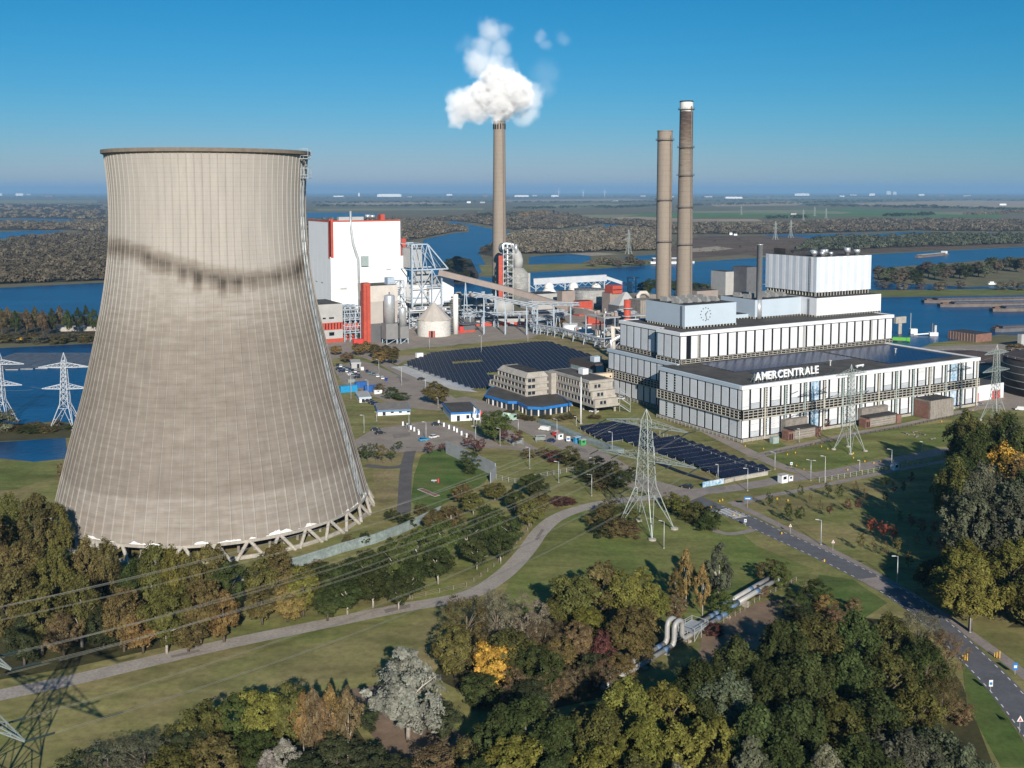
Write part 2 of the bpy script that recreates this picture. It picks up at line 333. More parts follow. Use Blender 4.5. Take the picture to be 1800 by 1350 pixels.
sheet('river_bank', pxpoly([(1300, 447), (1430, 440), (1540, 432), (1800, 424), (2300, 404), (2300, 409), (1800, 433), (1535, 445), (1340, 451)]), 0.10, mat('bank_brown', (0.15, 0.105, 0.07), 0.95, 0.3, 0.02, spec=0.1))
sheet('river_bank', pxpoly([(-400, 690), (0, 745), (140, 745), (122, 770), (0, 776), (-400, 768)]), 0.09, mat('bank_scrub', (0.085, 0.08, 0.04), 0.95, 0.3, 0.05, scale2=0.4, spec=0.1))
sheet('lawn', pxpoly([(-400, 815), (0, 812), (100, 812), (106, 835), (30, 860), (-400, 900)]), 0.05, LAWN)
# ---- site surfaces
sheet('yard', pxpoly([(560, 640), (560, 600), (720, 560), (1000, 540), (1150, 560), (1250, 640), (1080, 660), (960, 603), (830, 610), (712, 634), (690, 648), (620, 622)]), 0.04, PAVE)
sheet('yard', pxpoly([(1560, 640), (1600, 610), (1900, 600), (1900, 720), (1800, 722), (1715, 716), (1700, 660)]), 0.041, PAVE)
sheet('parking_lot', pxpoly([(585, 645), (630, 634), (660, 640), (800, 702), (815, 712), (770, 722), (700, 715), (655, 695), (600, 672)]), 0.041, PAVE)
sheet('parking_lot', pxpoly([(622, 775), (655, 755), (735, 742), (780, 742), (836, 760), (880, 782), (800, 783), (770, 793), (700, 795), (630, 790)]), 0.042, PAVE)
sheet('lawn', pxpoly([(690, 618), (760, 608), (880, 600), (900, 606), (820, 614), (745, 622), (700, 627)]), 0.052, GRASS)
sheet('lawn', pxpoly([(812, 606), (860, 600), (930, 595), (960, 590), (985, 585), (1010, 595), (960, 601), (880, 604)]), 0.053, GRASS)
sheet('lawn', pxpoly([(655, 640), (690, 638), (752, 668), (762, 680), (740, 676), (700, 660)]), 0.054, LAWN)
sheet('lawn', pxpoly([(935, 592), (985, 578), (1020, 590), (1075, 622), (1085, 640), (1030, 635)]), 0.0535, DRYG)
sheet('lawn', pxpoly([(1330, 800), (1360, 790), (1480, 768), (1600, 750), (1700, 738), (1790, 760), (1780, 790), (1650, 785), (1560, 800), (1450, 826), (1400, 824), (1345, 812)]), 0.055, LAWN)
sheet('lawn', pxpoly([(1290, 788), (1310, 782), (1370, 776), (1385, 784), (1330, 798), (1300, 796)]), 0.056, LAWN)
sheet('lawn', pxpoly([(1545, 740), (1650, 722), (1715, 715), (1720, 724), (1640, 737), (1560, 750)]), 0.0561, LAWN)
sheet('lawn', pxpoly([(722, 882), (728, 835), (740, 800), (788, 782), (830, 810), (868, 828), (850, 850), (790, 880), (750, 905)]), 0.055, LUSH)
sheet('lawn', pxpoly([(930, 905), (1000, 898), (1100, 890), (1250, 890), (1330, 960), (1430, 1000), (1400, 1050), (1200, 1120), (1000, 1110), (880, 1060), (900, 1010), (930, 960)]), 0.03, LAWN)
sheet('lawn', pxpoly([(1440, 1010), (1500, 1020), (1560, 1060), (1500, 1100), (1430, 1060)]), 0.0566, LUSH)
sheet('lawn', pxpoly([(1690, 1160), (1720, 1190), (1770, 1260), (1830, 1350), (1760, 1350), (1700, 1240)]), 0.0569, LUSH)
sheet('dry_grass', pxpoly([(655, 830), (700, 826), (703, 880), (690, 900), (662, 880)]), 0.0551, DRYG)
sheet('dry_grass', pxpoly([(642, 805), (715, 795), (708, 815), (650, 817)]), 0.0552, DRYG)
sheet('bare_soil', pxpoly([(1235, 1115), (1330, 1060), (1420, 1040), (1440, 1060), (1400, 1100), (1310, 1150), (1220, 1190)]), 0.0574, DIRT)
sheet('bare_soil', pxpoly([(600, 1215), (690, 1200), (760, 1260), (830, 1300), (800, 1340), (690, 1330), (620, 1260)]), 0.0578, DIRT)
sheet('dry_grass', pxpoly([(300, 1180), (560, 1130), (745, 1100), (760, 1130), (600, 1195), (420, 1235), (330, 1230)]), 0.045, mat('mown_verge', (0.235, 0.20, 0.09), 0.95, rgb2=(0.185, 0.185, 0.068), scale=0.06, scale2=0.5, spec=0.1, streak=0.32))
# roads
R1 = ribbon('access_road', [(-80, 1240), (0, 1222), (130, 1195), (260, 1164), (400, 1132), (560, 1099), (700, 1070), (820, 1047), (880, 1014), (922, 972), (952, 932), (985, 907), (1040, 889), (1110, 878), (1200, 870)], 5.4, 0.060, CROAD)
R2 = ribbon('main_road', [(1190, 862), (1250, 890), (1300, 908), (1350, 932), (1420, 964), (1500, 1002), (1580, 1046), (1640, 1090), (1700, 1146), (1750, 1196), (1790, 1242), (1840, 1310), (1880, 1380)], 7.2, 0.064, ASPH)
R3 = ribbon('avenue', [(1225, 876), (1170, 862), (1110, 842), (1040, 800), (970, 768), (905, 737), (850, 714), (800, 700)], 13.5, 0.068, PAVE)
ribbon('side_road', [(1170, 868), (1230, 864), (1290, 858), (1400, 840), (1470, 830), (1560, 812), (1640, 797), (1760, 780)], 7.0, 0.072, CPATH)
ribbon('service_road', [(1440, 836), (1385, 824), (1340, 806), (1290, 782), (1240, 757), (1170, 722), (1110, 693), (1080, 678)], 6.0, 0.076, PAVE)
ribbon('service_road', [(1318, 804), (1345, 798), (1400, 785), (1500, 763), (1600, 745), (1700, 722), (1800, 702)], 5.0, 0.080, PAVE)
R6 = ribbon('cycle_path', [(1285, 882), (1350, 914), (1420, 948), (1500, 988), (1580, 1034), (1660, 1083), (1740, 1140), (1800, 1186), (1870, 1245)], 3.0, 0.062, CPATH)
ribbon('footpath', [(1290, 890), (1340, 874), (1400, 863), (1500, 842), (1600, 822), (1680, 808)], 3.0, 0.061, CPATH)
ribbon('site_road', [(635, 618), (700, 652), (790, 702), (850, 733), (905, 775), (935, 792)], 7.5, 0.066, PAVE)
ribbon('site_road', [(560, 632), (620, 622), (700, 612), (790, 606), (840, 592), (930, 590)], 7.5, 0.0665, PAVE)
ribbon('tower_path', [(724, 786), (716, 812), (712, 850), (711, 880), (709, 905)], 4.6, 0.062, ASPHD)
ribbon('tower_path', [(642, 818), (680, 822), (705, 820), (714, 816)], 4.0, 0.063, ASPHD)
ribbon('site_road', [(620, 792), (690, 792), (780, 786), (870, 785), (930, 790)], 6, 0.0651, PAVE)
ribbon('footpath', [(1235, 925), (1275, 938), (1310, 935), (1340, 926)], 2.5, 0.063, CPATH)
# road markings: short dashes along both edges
for off in (3.15, -3.15):
    for q, a in walk(offset(R2, off), 3.0, -22):
        if q.y < 150: continue
        m = MB().box(-0.65, -0.11, 0, 0.65, 0.11, 0.006); struct(m.build('edge_dash', MARK, loc=(q.x, q.y, 0.068), rz=a))
for k in range(9):
    q, a = walk(R2, 1.1, -25)[k]; m = MB().box(-0.28, -2.6, 0, 0.28, 2.6, 0.006); struct(m.build('crossing_stripe', MARK, loc=(q.x, q.y, 0.070), rz=a))
q, a = walk(R2, 1.0, -95)[0]
struct(MB().box(-4, -3.4, 0, 4, 3.4, 0.005).build('speed_table', CPATH, loc=(q.x, q.y, 0.0705), rz=a))

sheet('islet', pxpoly([(772, 492), (780, 462), (800, 450), (828, 456), (842, 484), (838, 496), (790, 500)]), 0.085, WOODF)
sheet('islet', pxpoly([(838, 446), (850, 438), (872, 428), (885, 446), (870, 452)]), 0.086, WOODF)
for i, px in enumerate(([(1120, 845), (1150, 850), (1160, 858), (1128, 852)], [(1010, 785), (1030, 790), (1034, 797), (1014, 792)], [(300, 1153), (350, 1142), (352, 1146), (302, 1157)], [(675, 1072), (720, 1062), (722, 1068), (678, 1078)], [(1240, 858), (1275, 855), (1276, 861), (1241, 864)], [(700, 660), (720, 668), (716, 671), (696, 663)], [(690, 765), (720, 760), (722, 766), (692, 771)], [(940, 948), (952, 930), (957, 932), (945, 950)])): sheet('road_patch', pxpoly(px), 0.0825 + .0007 * i, mat('patched_paving', (0.235, 0.205, 0.18), 0.9, 0.2, 0.4, scale2=2))
# ================================================================== COOLING TOWER
def attr_mat(name, stops, attr='stain', rough=0.9, lines=0.0, vstreak=True, white_low=None):
    m = bpy.data.materials.new(name); m.use_nodes = True; nt = m.node_tree; N = nt.nodes; L = nt.links; b = N['Principled BSDF']
    b.inputs['Roughness'].default_value = rough; b.inputs['Specular IOR Level'].default_value = 0.2
    at = N.new('ShaderNodeAttribute'); at.attribute_name = attr
    tc = N.new('ShaderNodeTexCoord'); mp = N.new('ShaderNodeMapping'); mp.inputs['Scale'].default_value = (0.5, 0.5, 0.06 if vstreak else 0.5)
    L.new(tc.outputs['Object'], mp.inputs['Vector'])
    n1 = N.new('ShaderNodeTexNoise'); n1.inputs['Scale'].default_value = 1.0; n1.inputs['Detail'].default_value = 7; n1.inputs['Roughness'].default_value = 0.7; L.new(mp.outputs[0], n1.inputs['Vector'])
    mp2 = N.new('ShaderNodeMapping'); mp2.inputs['Scale'].default_value = (0.16, 0.16, 0.75); L.new(tc.outputs['Object'], mp2.inputs['Vector'])
    n2 = N.new('ShaderNodeTexNoise'); n2.inputs['Scale'].default_value = 1.0; n2.inputs['Detail'].default_value = 5; L.new(mp2.outputs[0], n2.inputs['Vector'])
    def math_(op, a, c):
        k = N.new('ShaderNodeMath'); k.operation = op
        for i, x in enumerate((a, c)):
            if isinstance(x, (int, float)): k.inputs[i].default_value = x
            else: L.new(x, k.inputs[i])
        return k.outputs[0]
    # the stain edge is frayed by horizontal noise
    fac = math_('ADD', at.outputs['Fac'], math_('MULTIPLY', math_('SUBTRACT', n2.outputs[0], 0.5), 0.5))
    r = N.new('ShaderNodeValToRGB'); cr = r.color_ramp
    while len(cr.elements) < len(stops): cr.elements.new(0.5)
    for e, (p_, c_) in zip(cr.elements, stops): e.position = p_; e.color = (*c_, 1)
    L.new(fac, r.inputs[0]); out = r.outputs[0]
    v = math_('ADD', 0.62, math_('MULTIPLY', n1.outputs[0], 0.5)); v = math_('ADD', v, math_('MULTIPLY', n2.outputs[0], 0.24))
    sx = N.new('ShaderNodeSeparateXYZ'); L.new(tc.outputs['Object'], sx.inputs[0])
    if lines:
        fr = math_('FRACT', math_('DIVIDE', sx.outputs[2], lines), 0); ln = math_('LESS_THAN', fr, 0.07); v = math_('SUBTRACT', v, math_('MULTIPLY', ln, 0.15))
    ml = N.new('ShaderNodeMix'); ml.data_type = 'RGBA'; ml.blend_type = 'MULTIPLY'; ml.inputs[0].default_value = 1; L.new(out, ml.inputs[6]); L.new(v, ml.inputs[7]); out = ml.outputs[2]
    if white_low:
        n3 = N.new('ShaderNodeTexNoise'); n3.inputs['Scale'].default_value = 0.17; n3.inputs['Detail'].default_value = 5; L.new(tc.outputs['Object'], n3.inputs['Vector'])
        lim = math_('ADD', white_low, math_('MULTIPLY', math_('SUBTRACT', n3.outputs[0], 0.60), 5.5)); w = math_('LESS_THAN', sx.outputs[2], lim)
        mw = N.new('ShaderNodeMix'); mw.data_type = 'RGBA'; L.new(w, mw.inputs[0]); L.new(out, mw.inputs[6]); mw.inputs[7].default_value = (0.72, 0.71, 0.69, 1); out = mw.outputs[2]
    L.new(out, b.inputs['Base Color'])
    return m
TOWER = (-96.8, 332.0)
PROF = [(4.8, 49.0), (16.7, 46.0), (29.3, 42.7), (40.6, 39.4), (50, 37.2), (59.2, 35.1), (68.5, 33.1), (77.7, 31.6), (86.9, 30.5), (96, 30.1), (105, 30.2), (114.2, 30.9), (116.2, 31.2)]
tower = thing('cooling_tower', 'huge ribbed concrete cooling tower with a dark wavy stain band', 'cooling tower', (*TOWER, 0))
def tower_shell():
    nz, nr = 130, 88; zs = np.linspace(4.8, 116.0, nz); rs = np.interp(zs, [p[0] for p in PROF], [p[1] for p in PROF])
    k = np.ones(9) / 9; pad = np.pad(rs, 4, mode='reflect', reflect_type='odd'); rs = np.convolve(pad, k, 'valid')
    sub = [(0.0, 0.0), (0.05, 0.16), (0.13, 0.16), (0.18, 0.0), (0.6, 0.0)]
    ang = np.array([(i + s[0]) / nr * 2 * np.pi for i in range(nr) for s in sub]); add = np.array([s[1] for i in range(nr) for s in sub])
    ns = len(ang); v = np.zeros((nz, ns, 3))
    R = rs[:, None] + add[None, :]
    v[:, :, 0] = R * np.cos(ang); v[:, :, 1] = R * np.sin(ang); v[:, :, 2] = zs[:, None]
    phi = np.degrees(np.angle(np.exp(1j * (ang - math.atan2(-TOWER[1], -TOWER[0])))))  # 0 = towards the road, positive = counter-clockwise
    zst = 83.6 - 4.8 * np.cos(np.radians(2.0 * (phi - 25)))
    d = zs[:, None] - zst[None, :]
    rib = (add > 0)[None, :]
    zz_ = np.broadcast_to(zs[:, None], d.shape)
    low = np.interp(zz_, [5, 17, 18, 30, 40, 60, 70, 80], [.47, .47, .60, .57, .60, .55, .42, .33])
    st = np.where(d > 0, 0.22 - np.clip(d, 0, 30) / 30 * 0.12, low)
    rb = np.random.default_rng(3); bay = np.repeat(np.arange(nr), len(sub)); thick = (4.2 + rb.uniform(0, 3.6, nr) * rb.uniform(.3, 1, nr))[bay][None, :]; inten = rb.uniform(.72, 1.0, nr)[bay][None, :]
    dark = np.clip((d + thick) / 4.5, 0, 1) * np.clip((3.0 - d) / 5.0, 0, 1) * inten
    st = st + np.where(d > 0, 0.10, -0.12) * rib
    st = np.clip(st, 0, 0.7) * (1 - dark) + 1.02 * dark * (1 - 0.28 * rib) 
    me = bpy.data.meshes.new('shell')
    i, j = np.meshgrid(np.arange(nz - 1), np.arange(ns), indexing='ij'); j2 = (j + 1) % ns
    f = np.stack([i * ns + j, i * ns + j2, (i + 1) * ns + j2, (i + 1) * ns + j], -1).reshape(-1, 4)
    me.from_pydata(v.reshape(-1, 3).tolist(), [], f.tolist())
    a = me.attributes.new('stain', 'FLOAT', 'POINT'); a.data.foreach_set('value', st.reshape(-1).astype(np.float32))
    me.polygons.foreach_set('use_smooth', [False] * len(f))
    me.materials.append(attr_mat('tower_concrete', [(0.0, (0.41, 0.378, 0.338)), (0.28, (0.375, 0.342, 0.302)), (0.50, (0.255, 0.222, 0.187)), (0.70, (0.185, 0.157, 0.129)), (0.95, (0.07, 0.06, 0.05))], lines=1.35, white_low=5.7))
    return me
inst('shell', tower_shell(), tower)
MB().lathe([(48.4, 4.8), (45.4, 16.7), (42.1, 29.3), (36.6, 50), (32.5, 68.5), (30.0, 86.9), (29.6, 96), (29.8, 105), (30.6, 116.0)], 64, cap0=False, cap1=False).build('inner_lining', CONCD, tower, True)
MB().lathe([(30.7, 115.0), (32.1, 115.5), (32.1, 116.6), (30.2, 116.6)], 120, cap0=False, cap1=False).build('rim', mat('rim_concrete', (0.20, 0.165, 0.13), 0.9, 0.2, 0.5), tower)
MB().lathe([(48.3, 4.3), (49.35, 4.3), (49.35, 5.1), (48.3, 5.1)], 120, cap0=False, cap1=False).build('ring_beam', CONC, tower)
MB().lathe([(50.5, 0), (50.5, 1.1), (49.9, 1.1), (49.9, 0.2)], 90, cap0=False, cap1=False).build('basin_wall', CONC, tower)
leg_me = None
nleg = 34
for i in range(nleg):
    a0 = 2 * math.pi * i / nleg
    for s in (-1, 1):
        a1 = a0 + s * math.pi / nleg * 0.86
        m = MB().tube([(51.2 * math.cos(a1), 51.2 * math.sin(a1), 0), (48.9 * math.cos(a0 + s * 0.006), 48.9 * math.sin(a0 + s * 0.006), 4.6)], 0.52, 8)
        m.build('leg', CONC, tower)
for i in range(60):   # fill packs and inner columns seen between the legs
    a = 2 * math.pi * i / 60
    MB().beam((44 * math.cos(a), 44 * math.sin(a), 0), (44 * math.cos(a), 44 * math.sin(a), 5.5), 0.7).build('inner_column', CONCD, tower)
MB().lathe([(40, 0), (40, 6.0)], 64, cap0=False, cap1=True).build('fill_pack', mat('fill_brown', (0.10, 0.065, 0.045), 0.95, 0.3, 0.8), tower)
# ladder tower on the shell's right flank, with platforms
al = math.radians(-11)
lm = MB()
for z0 in range(8, 112, 4):
    for dz in (0, 4):
        pass
    r0 = np.interp(z0, [p[0] for p in PROF], [p[1] for p in PROF]) + 0.9; r1 = np.interp(z0 + 4, [p[0] for p in PROF], [p[1] for p in PROF]) + 0.9
    for s in (-0.012, 0.012):
        lm.beam((r0 * math.cos(al + s), r0 * math.sin(al + s), z0), (r1 * math.cos(al + s), r1 * math.sin(al + s), z0 + 4), 0.12)
        lm.beam(((r0 + .8) * math.cos(al + s), (r0 + .8) * math.sin(al + s), z0), ((r1 + .8) * math.cos(al + s), (r1 + .8) * math.sin(al + s), z0 + 4), 0.12)
    lm.beam((r0 * math.cos(al - .012), r0 * math.sin(al - .012), z0), (r1 * math.cos(al + .012), r1 * math.sin(al + .012), z0 + 4), 0.1)
    lm.beam(((r0 + .8) * math.cos(al - .012), (r0 + .8) * math.sin(al - .012), z0), ((r1 + .8) * math.cos(al + .012), (r1 + .8) * math.sin(al + .012), z0 + 4), 0.1)
lm.build('ladder', STEEL, tower)
for zz in (108, 114):
    pm = MB()
    pm.box(31.4, -1.3, zz, 34.2, 1.3, zz + 0.2)
    for x in (31.6, 34.1):
        for y in (-1.2, 1.2): pm.beam((x, y, zz), (x, y, zz + 3.2), 0.12)
    for h in (1.1, 3.2): pm.beam((34.1, -1.2, zz + h), (34.1, 1.2, zz + h), 0.1); pm.beam((31.6, 1.2, zz + h), (34.1, 1.2, zz + h), 0.1); pm.beam((31.6, -1.2, zz + h), (34.1, -1.2, zz + h), 0.1)
    pm.build('platform', STEEL, tower, rz=al)
# ================================================================== CHIMNEYS
CH_STOPS = [(0.0, (0.335, 0.28, 0.228)), (0.45, (0.25, 0.205, 0.162)), (0.68, (0.12, 0.085, 0.065)), (0.80, (0.055, 0.04, 0.035)), (1.0, (0.72, 0.70, 0.64))]
CHM = attr_mat('chimney_shaft', CH_STOPS, lines=4.5)
def chimney(name, label, base, h, r0, r1, plats, soot=False, slits=False, taper=1.0, n=40):
    t = thing(name, label, 'chimney', base)
    nz = 80; zs = np.linspace(0, h, nz); f = (zs / h) ** taper; rs = r0 + (r1 - r0) * f
    mb = MB().lathe(list(zip(rs, zs)), n, cap1=False)
    o = mb.build('shaft', CHM, t, True)
    st = np.full(nz, 0.22)
    if soot: st = np.where(zs > h - 8.0, 1.3, np.interp(zs, [0, h - 90, h - 40, h - 16], [0.3, 0.38, 0.52, 0.74]))
    a = o.data.attributes.new('stain', 'FLOAT', 'POINT'); a.data.foreach_set('value', np.repeat(st, n).astype(np.float32))
    MB().lathe([(r1 + .25, h - 0.7), (r1 + .25, h + .2), (r1 - .9, h + .2), (r1 - .9, h - 8)], n, cap0=False, cap1=True).build('mouth', DARK if soot else CONCD, t)
    for zp in plats:
        r = float(np.interp(zp, zs, rs)); m = MB().lathe([(r - .05, zp), (r + 1.5, zp), (r + 1.5, zp + .25), (r - .05, zp + .25)], n, cap0=False, cap1=False)
        rl = MB()
        for k in range(20):
            q = 2 * math.pi * k / 20; rl.beam(((r + 1.45) * math.cos(q), (r + 1.45) * math.sin(q), zp), ((r + 1.45) * math.cos(q), (r + 1.45) * math.sin(q), zp + 1.5), 0.12)
        for hh in (0.8, 1.5): rl.lathe([(r + 1.40, zp + hh), (r + 1.5, zp + hh), (r + 1.5, zp + hh + .12), (r + 1.40, zp + hh + .12)], n, cap0=False, cap1=False)
        rl.build('railing', mat('chimney_platform', (0.12, 0.12, 0.12), 0.7, 0.2, 0.5), m.build('platform', mat('chimney_platform', (0.12, 0.12, 0.12), 0.7, 0.2, 0.5), t))['kind'] = 'stuff'
    lm = MB(); q = math.radians(-52)
    for zz in range(0, int(h) - 4, 4):
        r = float(np.interp(zz, zs, rs)) + 0.35; r2 = float(np.interp(zz + 4, zs, rs)) + 0.35
        for s in (-.4, .4): lm.beam((r * math.cos(q) - s * math.sin(q), r * math.sin(q) + s * math.cos(q), zz), (r2 * math.cos(q) - s * math.sin(q), r2 * math.sin(q) + s * math.cos(q), zz + 4), 0.3)
        lm.beam((r * math.cos(q), r * math.sin(q), zz), (r2 * math.cos(q), r2 * math.sin(q), zz + 4), 0.5, 0.2)
    lm.build('ladder', mat('ladder_steel', (0.20, 0.17, 0.15), 0.8, 0.2, 0.5), t)
    if slits:
        for k in range(14):
            q = 2 * math.pi * k / 14; MB().box(-0.5, -0.55, 0, 0.5, 0.55, 5.5).build('vent_slot', DARK, t, loc=((r1 + .02) * math.cos(q), (r1 + .02) * math.sin(q), h - 8), rz=q)
        MB().lathe([(r1 + .02, h - 1.6), (r1 + .3, h - 1.6), (r1 + .3, h - 1.2), (r1 + .02, h - 1.2)], n, cap0=False, cap1=False).build('collar', CONCD, t)
    return t
B1 = P(878, 520); CH1H = zat(B1.y, 213)
chimney('chimney', 'slender pale concrete chimney giving off the white plume', B1, CH1H, 7.6, 5.7, [], slits=True, taper=0.8)
B2 = P(1165.5, 545); chimney('chimney', 'shorter of the two paired concrete chimneys behind the clock box', B2, zat(B2.y, 230), 6.9, 6.5, [60, 96, zat(B2.y, 247)])
B3 = P(1202, 548); chimney('chimney', 'tallest concrete chimney with sooty top and white mouth', B3, zat(B3.y, 178), 7.2, 5.55, [58, 90, 117, zat(B3.y, 260), zat(B3.y, 193)], soot=True)
# ================================================================== PLUME
def plume():
    Y = B1.y; k = Y / FPX
    def pt(px, py, dy=0): w = W(px, py, Y + dy); return (w.x, w.y, w.z)
    S = [(877, 206, 13, 1.0, 0), (879, 194, 22, 1.0, 0), (884, 174, 40, 1.0, 0), (856, 168, 36, .9, 5), (902, 164, 36, 1.0, -4), (876, 152, 38, 1.0, 4), (836, 184, 36, .62, 8), (812, 186, 32, .5, 12), (806, 206, 22, .42, 12), (930, 170, 30, .32, 10), (924, 200, 24, .24, 8),
         (866, 116, 28, .30, 10), (842, 112, 30, .30, 12), (848, 84, 24, .20, 14), (876, 88, 26, .16, 14), (862, 56, 28, .22, 16), (884, 54, 20, .16, 16), (890, 120, 26, .15, 14), (820, 82, 22, .07, 16), (950, 64, 15, .16, 10), (960, 78, 13, .14, 10), (990, 68, 14, .09, 10), (960, 130, 30, .05, 10), (960, 155, 22, .07, 10)]
    cx, cy, cz = pt(890, 120)
    bb = MB(); hw, hz = 78 * 1.0, 62
    bb.lathe([(0.5, -72), (70, -71), (92, -55), (92, 50), (70, 68), (0.5, 70)], 24)
    m = bpy.data.materials.new('steam'); m.use_nodes = True; nt = m.node_tree; N = nt.nodes; L = nt.links
    for nd in list(N):
        if nd.type == 'BSDF_PRINCIPLED': N.remove(nd)
    out = [n for n in N if n.type == 'OUTPUT_MATERIAL'][0]
    pv = N.new('ShaderNodeVolumePrincipled'); pv.inputs['Color'].default_value = (0.995, 0.996, 0.998, 1); pv.inputs['Anisotropy'].default_value = -0.5
    L.new(pv.outputs[0], out.inputs['Volume'])
    g = N.new('ShaderNodeNewGeometry')
    n1 = N.new('ShaderNodeTexNoise'); n1.inputs['Scale'].default_value = 0.045; n1.inputs['Detail'].default_value = 3; n1.inputs['Roughness'].default_value = 0.55; L.new(g.outputs['Position'], n1.inputs['Vector'])
    sub = N.new('ShaderNodeVectorMath'); sub.operation = 'SUBTRACT'; L.new(n1.outputs['Color'], sub.inputs[0]); sub.inputs[1].default_value = (.5, .5, .5)
    sc_ = N.new('ShaderNodeVectorMath'); sc_.operation = 'SCALE'; L.new(sub.outputs[0], sc_.inputs[0]); sc_.inputs[3].default_value = 17
    ad = N.new('ShaderNodeVectorMath'); L.new(g.outputs['Position'], ad.inputs[0]); L.new(sc_.outputs[0], ad.inputs[1])
    n2 = N.new('ShaderNodeTexNoise'); n2.inputs['Scale'].default_value = 0.15; n2.inputs['Detail'].default_value = 5; L.new(g.outputs['Position'], n2.inputs['Vector'])
    fr = N.new('ShaderNodeMath'); fr.operation = 'MULTIPLY_ADD'; L.new(n2.outputs[0], fr.inputs[0]); fr.inputs[1].default_value = 0.68; fr.inputs[2].default_value = -0.33
    acc = None
    for px, py, rp, wt, dy in S:
        ds = N.new('ShaderNodeVectorMath'); ds.operation = 'DISTANCE'; L.new(ad.outputs[0], ds.inputs[0]); ds.inputs[1].default_value = pt(px, py, dy)
        mr = N.new('ShaderNodeMath'); mr.operation = 'MULTIPLY_ADD'; L.new(ds.outputs['Value'], mr.inputs[0]); mr.inputs[1].default_value = -1 / (rp * k); mr.inputs[2].default_value = 1.0
        a2 = N.new('ShaderNodeMath'); a2.operation = 'ADD'; L.new(mr.outputs[0], a2.inputs[0]); L.new(fr.outputs[0], a2.inputs[1])
        cl = N.new('ShaderNodeMapRange'); cl.inputs[1].default_value = 0.0; cl.inputs[2].default_value = 0.62; cl.inputs[3].default_value = 0; cl.inputs[4].default_value = (wt ** 1.6) * 0.36; L.new(a2.outputs[0], cl.inputs[0])
        if acc is None: acc = cl.outputs[0]
        else:
            mx = N.new('ShaderNodeMath'); mx.operation = 'MAXIMUM'; L.new(acc, mx.inputs[0]); L.new(cl.outputs[0], mx.inputs[1]); acc = mx.outputs[0]
    L.new(acc, pv.inputs['Density'])
    m.cycles.volume_step_rate = 0.12
    o = bb.build('steam_plume', m, loc=(cx, cy, cz + 8)); tag(o, 'billowing white steam plume rising from the slender chimney', 'steam'); o['kind'] = 'stuff'
plume()
# ================================================================== HAZE
hz = bpy.data.materials.new('haze_air'); hz.use_nodes = True
for nd in list(hz.node_tree.nodes):
    if nd.type == 'BSDF_PRINCIPLED': hz.node_tree.nodes.remove(nd)
hv = hz.node_tree.nodes.new('ShaderNodeVolumePrincipled'); hv.inputs['Color'].default_value = (0.33, 0.60, 0.92, 1); hv.inputs['Density'].default_value = 5.0e-5; hv.inputs['Anisotropy'].default_value = 0.0
hz.node_tree.links.new(hv.outputs[0], [n for n in hz.node_tree.nodes if n.type == 'OUTPUT_MATERIAL'][0].inputs['Volume'])
struct(MB().box(-46000, -400, -1.5, 46000, 61000, 330).build('haze', hz), 'stuff')
# ================================================================== TURBINE HALL AND BOILER HOUSE
HC = P(1303, 778)
def unit_panel(name, w, d, h, m): return MB().box(0, -d, 0, w, 0, h).mesh(name, m)
class Facade:
    """local frame on a wall: u along the wall, outward normal -v"""
    def __init__(s, root, x, y, rz): s.root = root; s.x = x; s.y = y; s.rz = rz
    def at(s, u, out=0.0): return (s.x + u * math.cos(s.rz) + out * math.sin(s.rz), s.y + u * math.sin(s.rz) - out * math.cos(s.rz))
    def put(s, name, me, u, z, out=0.0, parent=None):
        x, y = s.at(u, out); return inst(name, me, parent or s.root, (x, y, z), s.rz)
    def mb(s, name, mb, m, out=0.0): return s.put(name, mb.mesh(name, m), 0, 0, out)
hall = thing('turbine_hall', 'long low white panelled turbine hall carrying roof solar panels', 'building', HC, A)
HH = 23.3; SETB = 11.5; T1 = 56.0; LEN = 151.5; TL = 112.5
MB().box(0, 0, 0, LEN, T1, HH - .35).box(SETB, T1, 0, LEN - 2, TL, HH - .35).build('wall', DARK, hall)
MB().box(0.9, 0.9, HH - .34, LEN - .9, T1 + 3, HH - .1).box(SETB + .9, T1 + 3, HH - .341, LEN - 3, TL - .9, HH - .11).build('roof', ROOF, hall)
# cornice: four runs, each its own piece
cm = PALEB
for (x0, y0, x1, y1) in ((-.5, -.5, LEN + .5, 1.0), (-.5, 1.0, 1.0, T1 + .2), (SETB - .5, T1 + .2, SETB + 1, TL + .5), (LEN - 1, 1.0, LEN + .5, T1)):
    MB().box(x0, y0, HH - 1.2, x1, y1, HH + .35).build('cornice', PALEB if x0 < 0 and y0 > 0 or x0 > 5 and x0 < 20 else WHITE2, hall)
MB().box(-.25, -.25, 0, LEN + .2, -.01, 1.2).box(-.25, -.01, 0, -.01, T1, 1.2).build('plinth', CONC, hall)
ff = Facade(hall, 0, 0, 0); fl = Facade(hall, 0, T1, -math.pi / 2); fn = Facade(hall, SETB, TL, -math.pi / 2)
ZU, HU, ZL, HL = 13.6, 8.3, 1.7, 7.6
def cache_panel(w, h, m, _c={}):
    k = (round(w, 2), h, m.name)
    if k not in _c: _c[k] = unit_panel('panel', w, 0.12, h, m)
    return _c[k]
def wall_panels(fc, us, w, mname, rows):
    for u in us:
        for z, h in rows: fc.put('panel', cache_panel(w, h, mname), u, z)
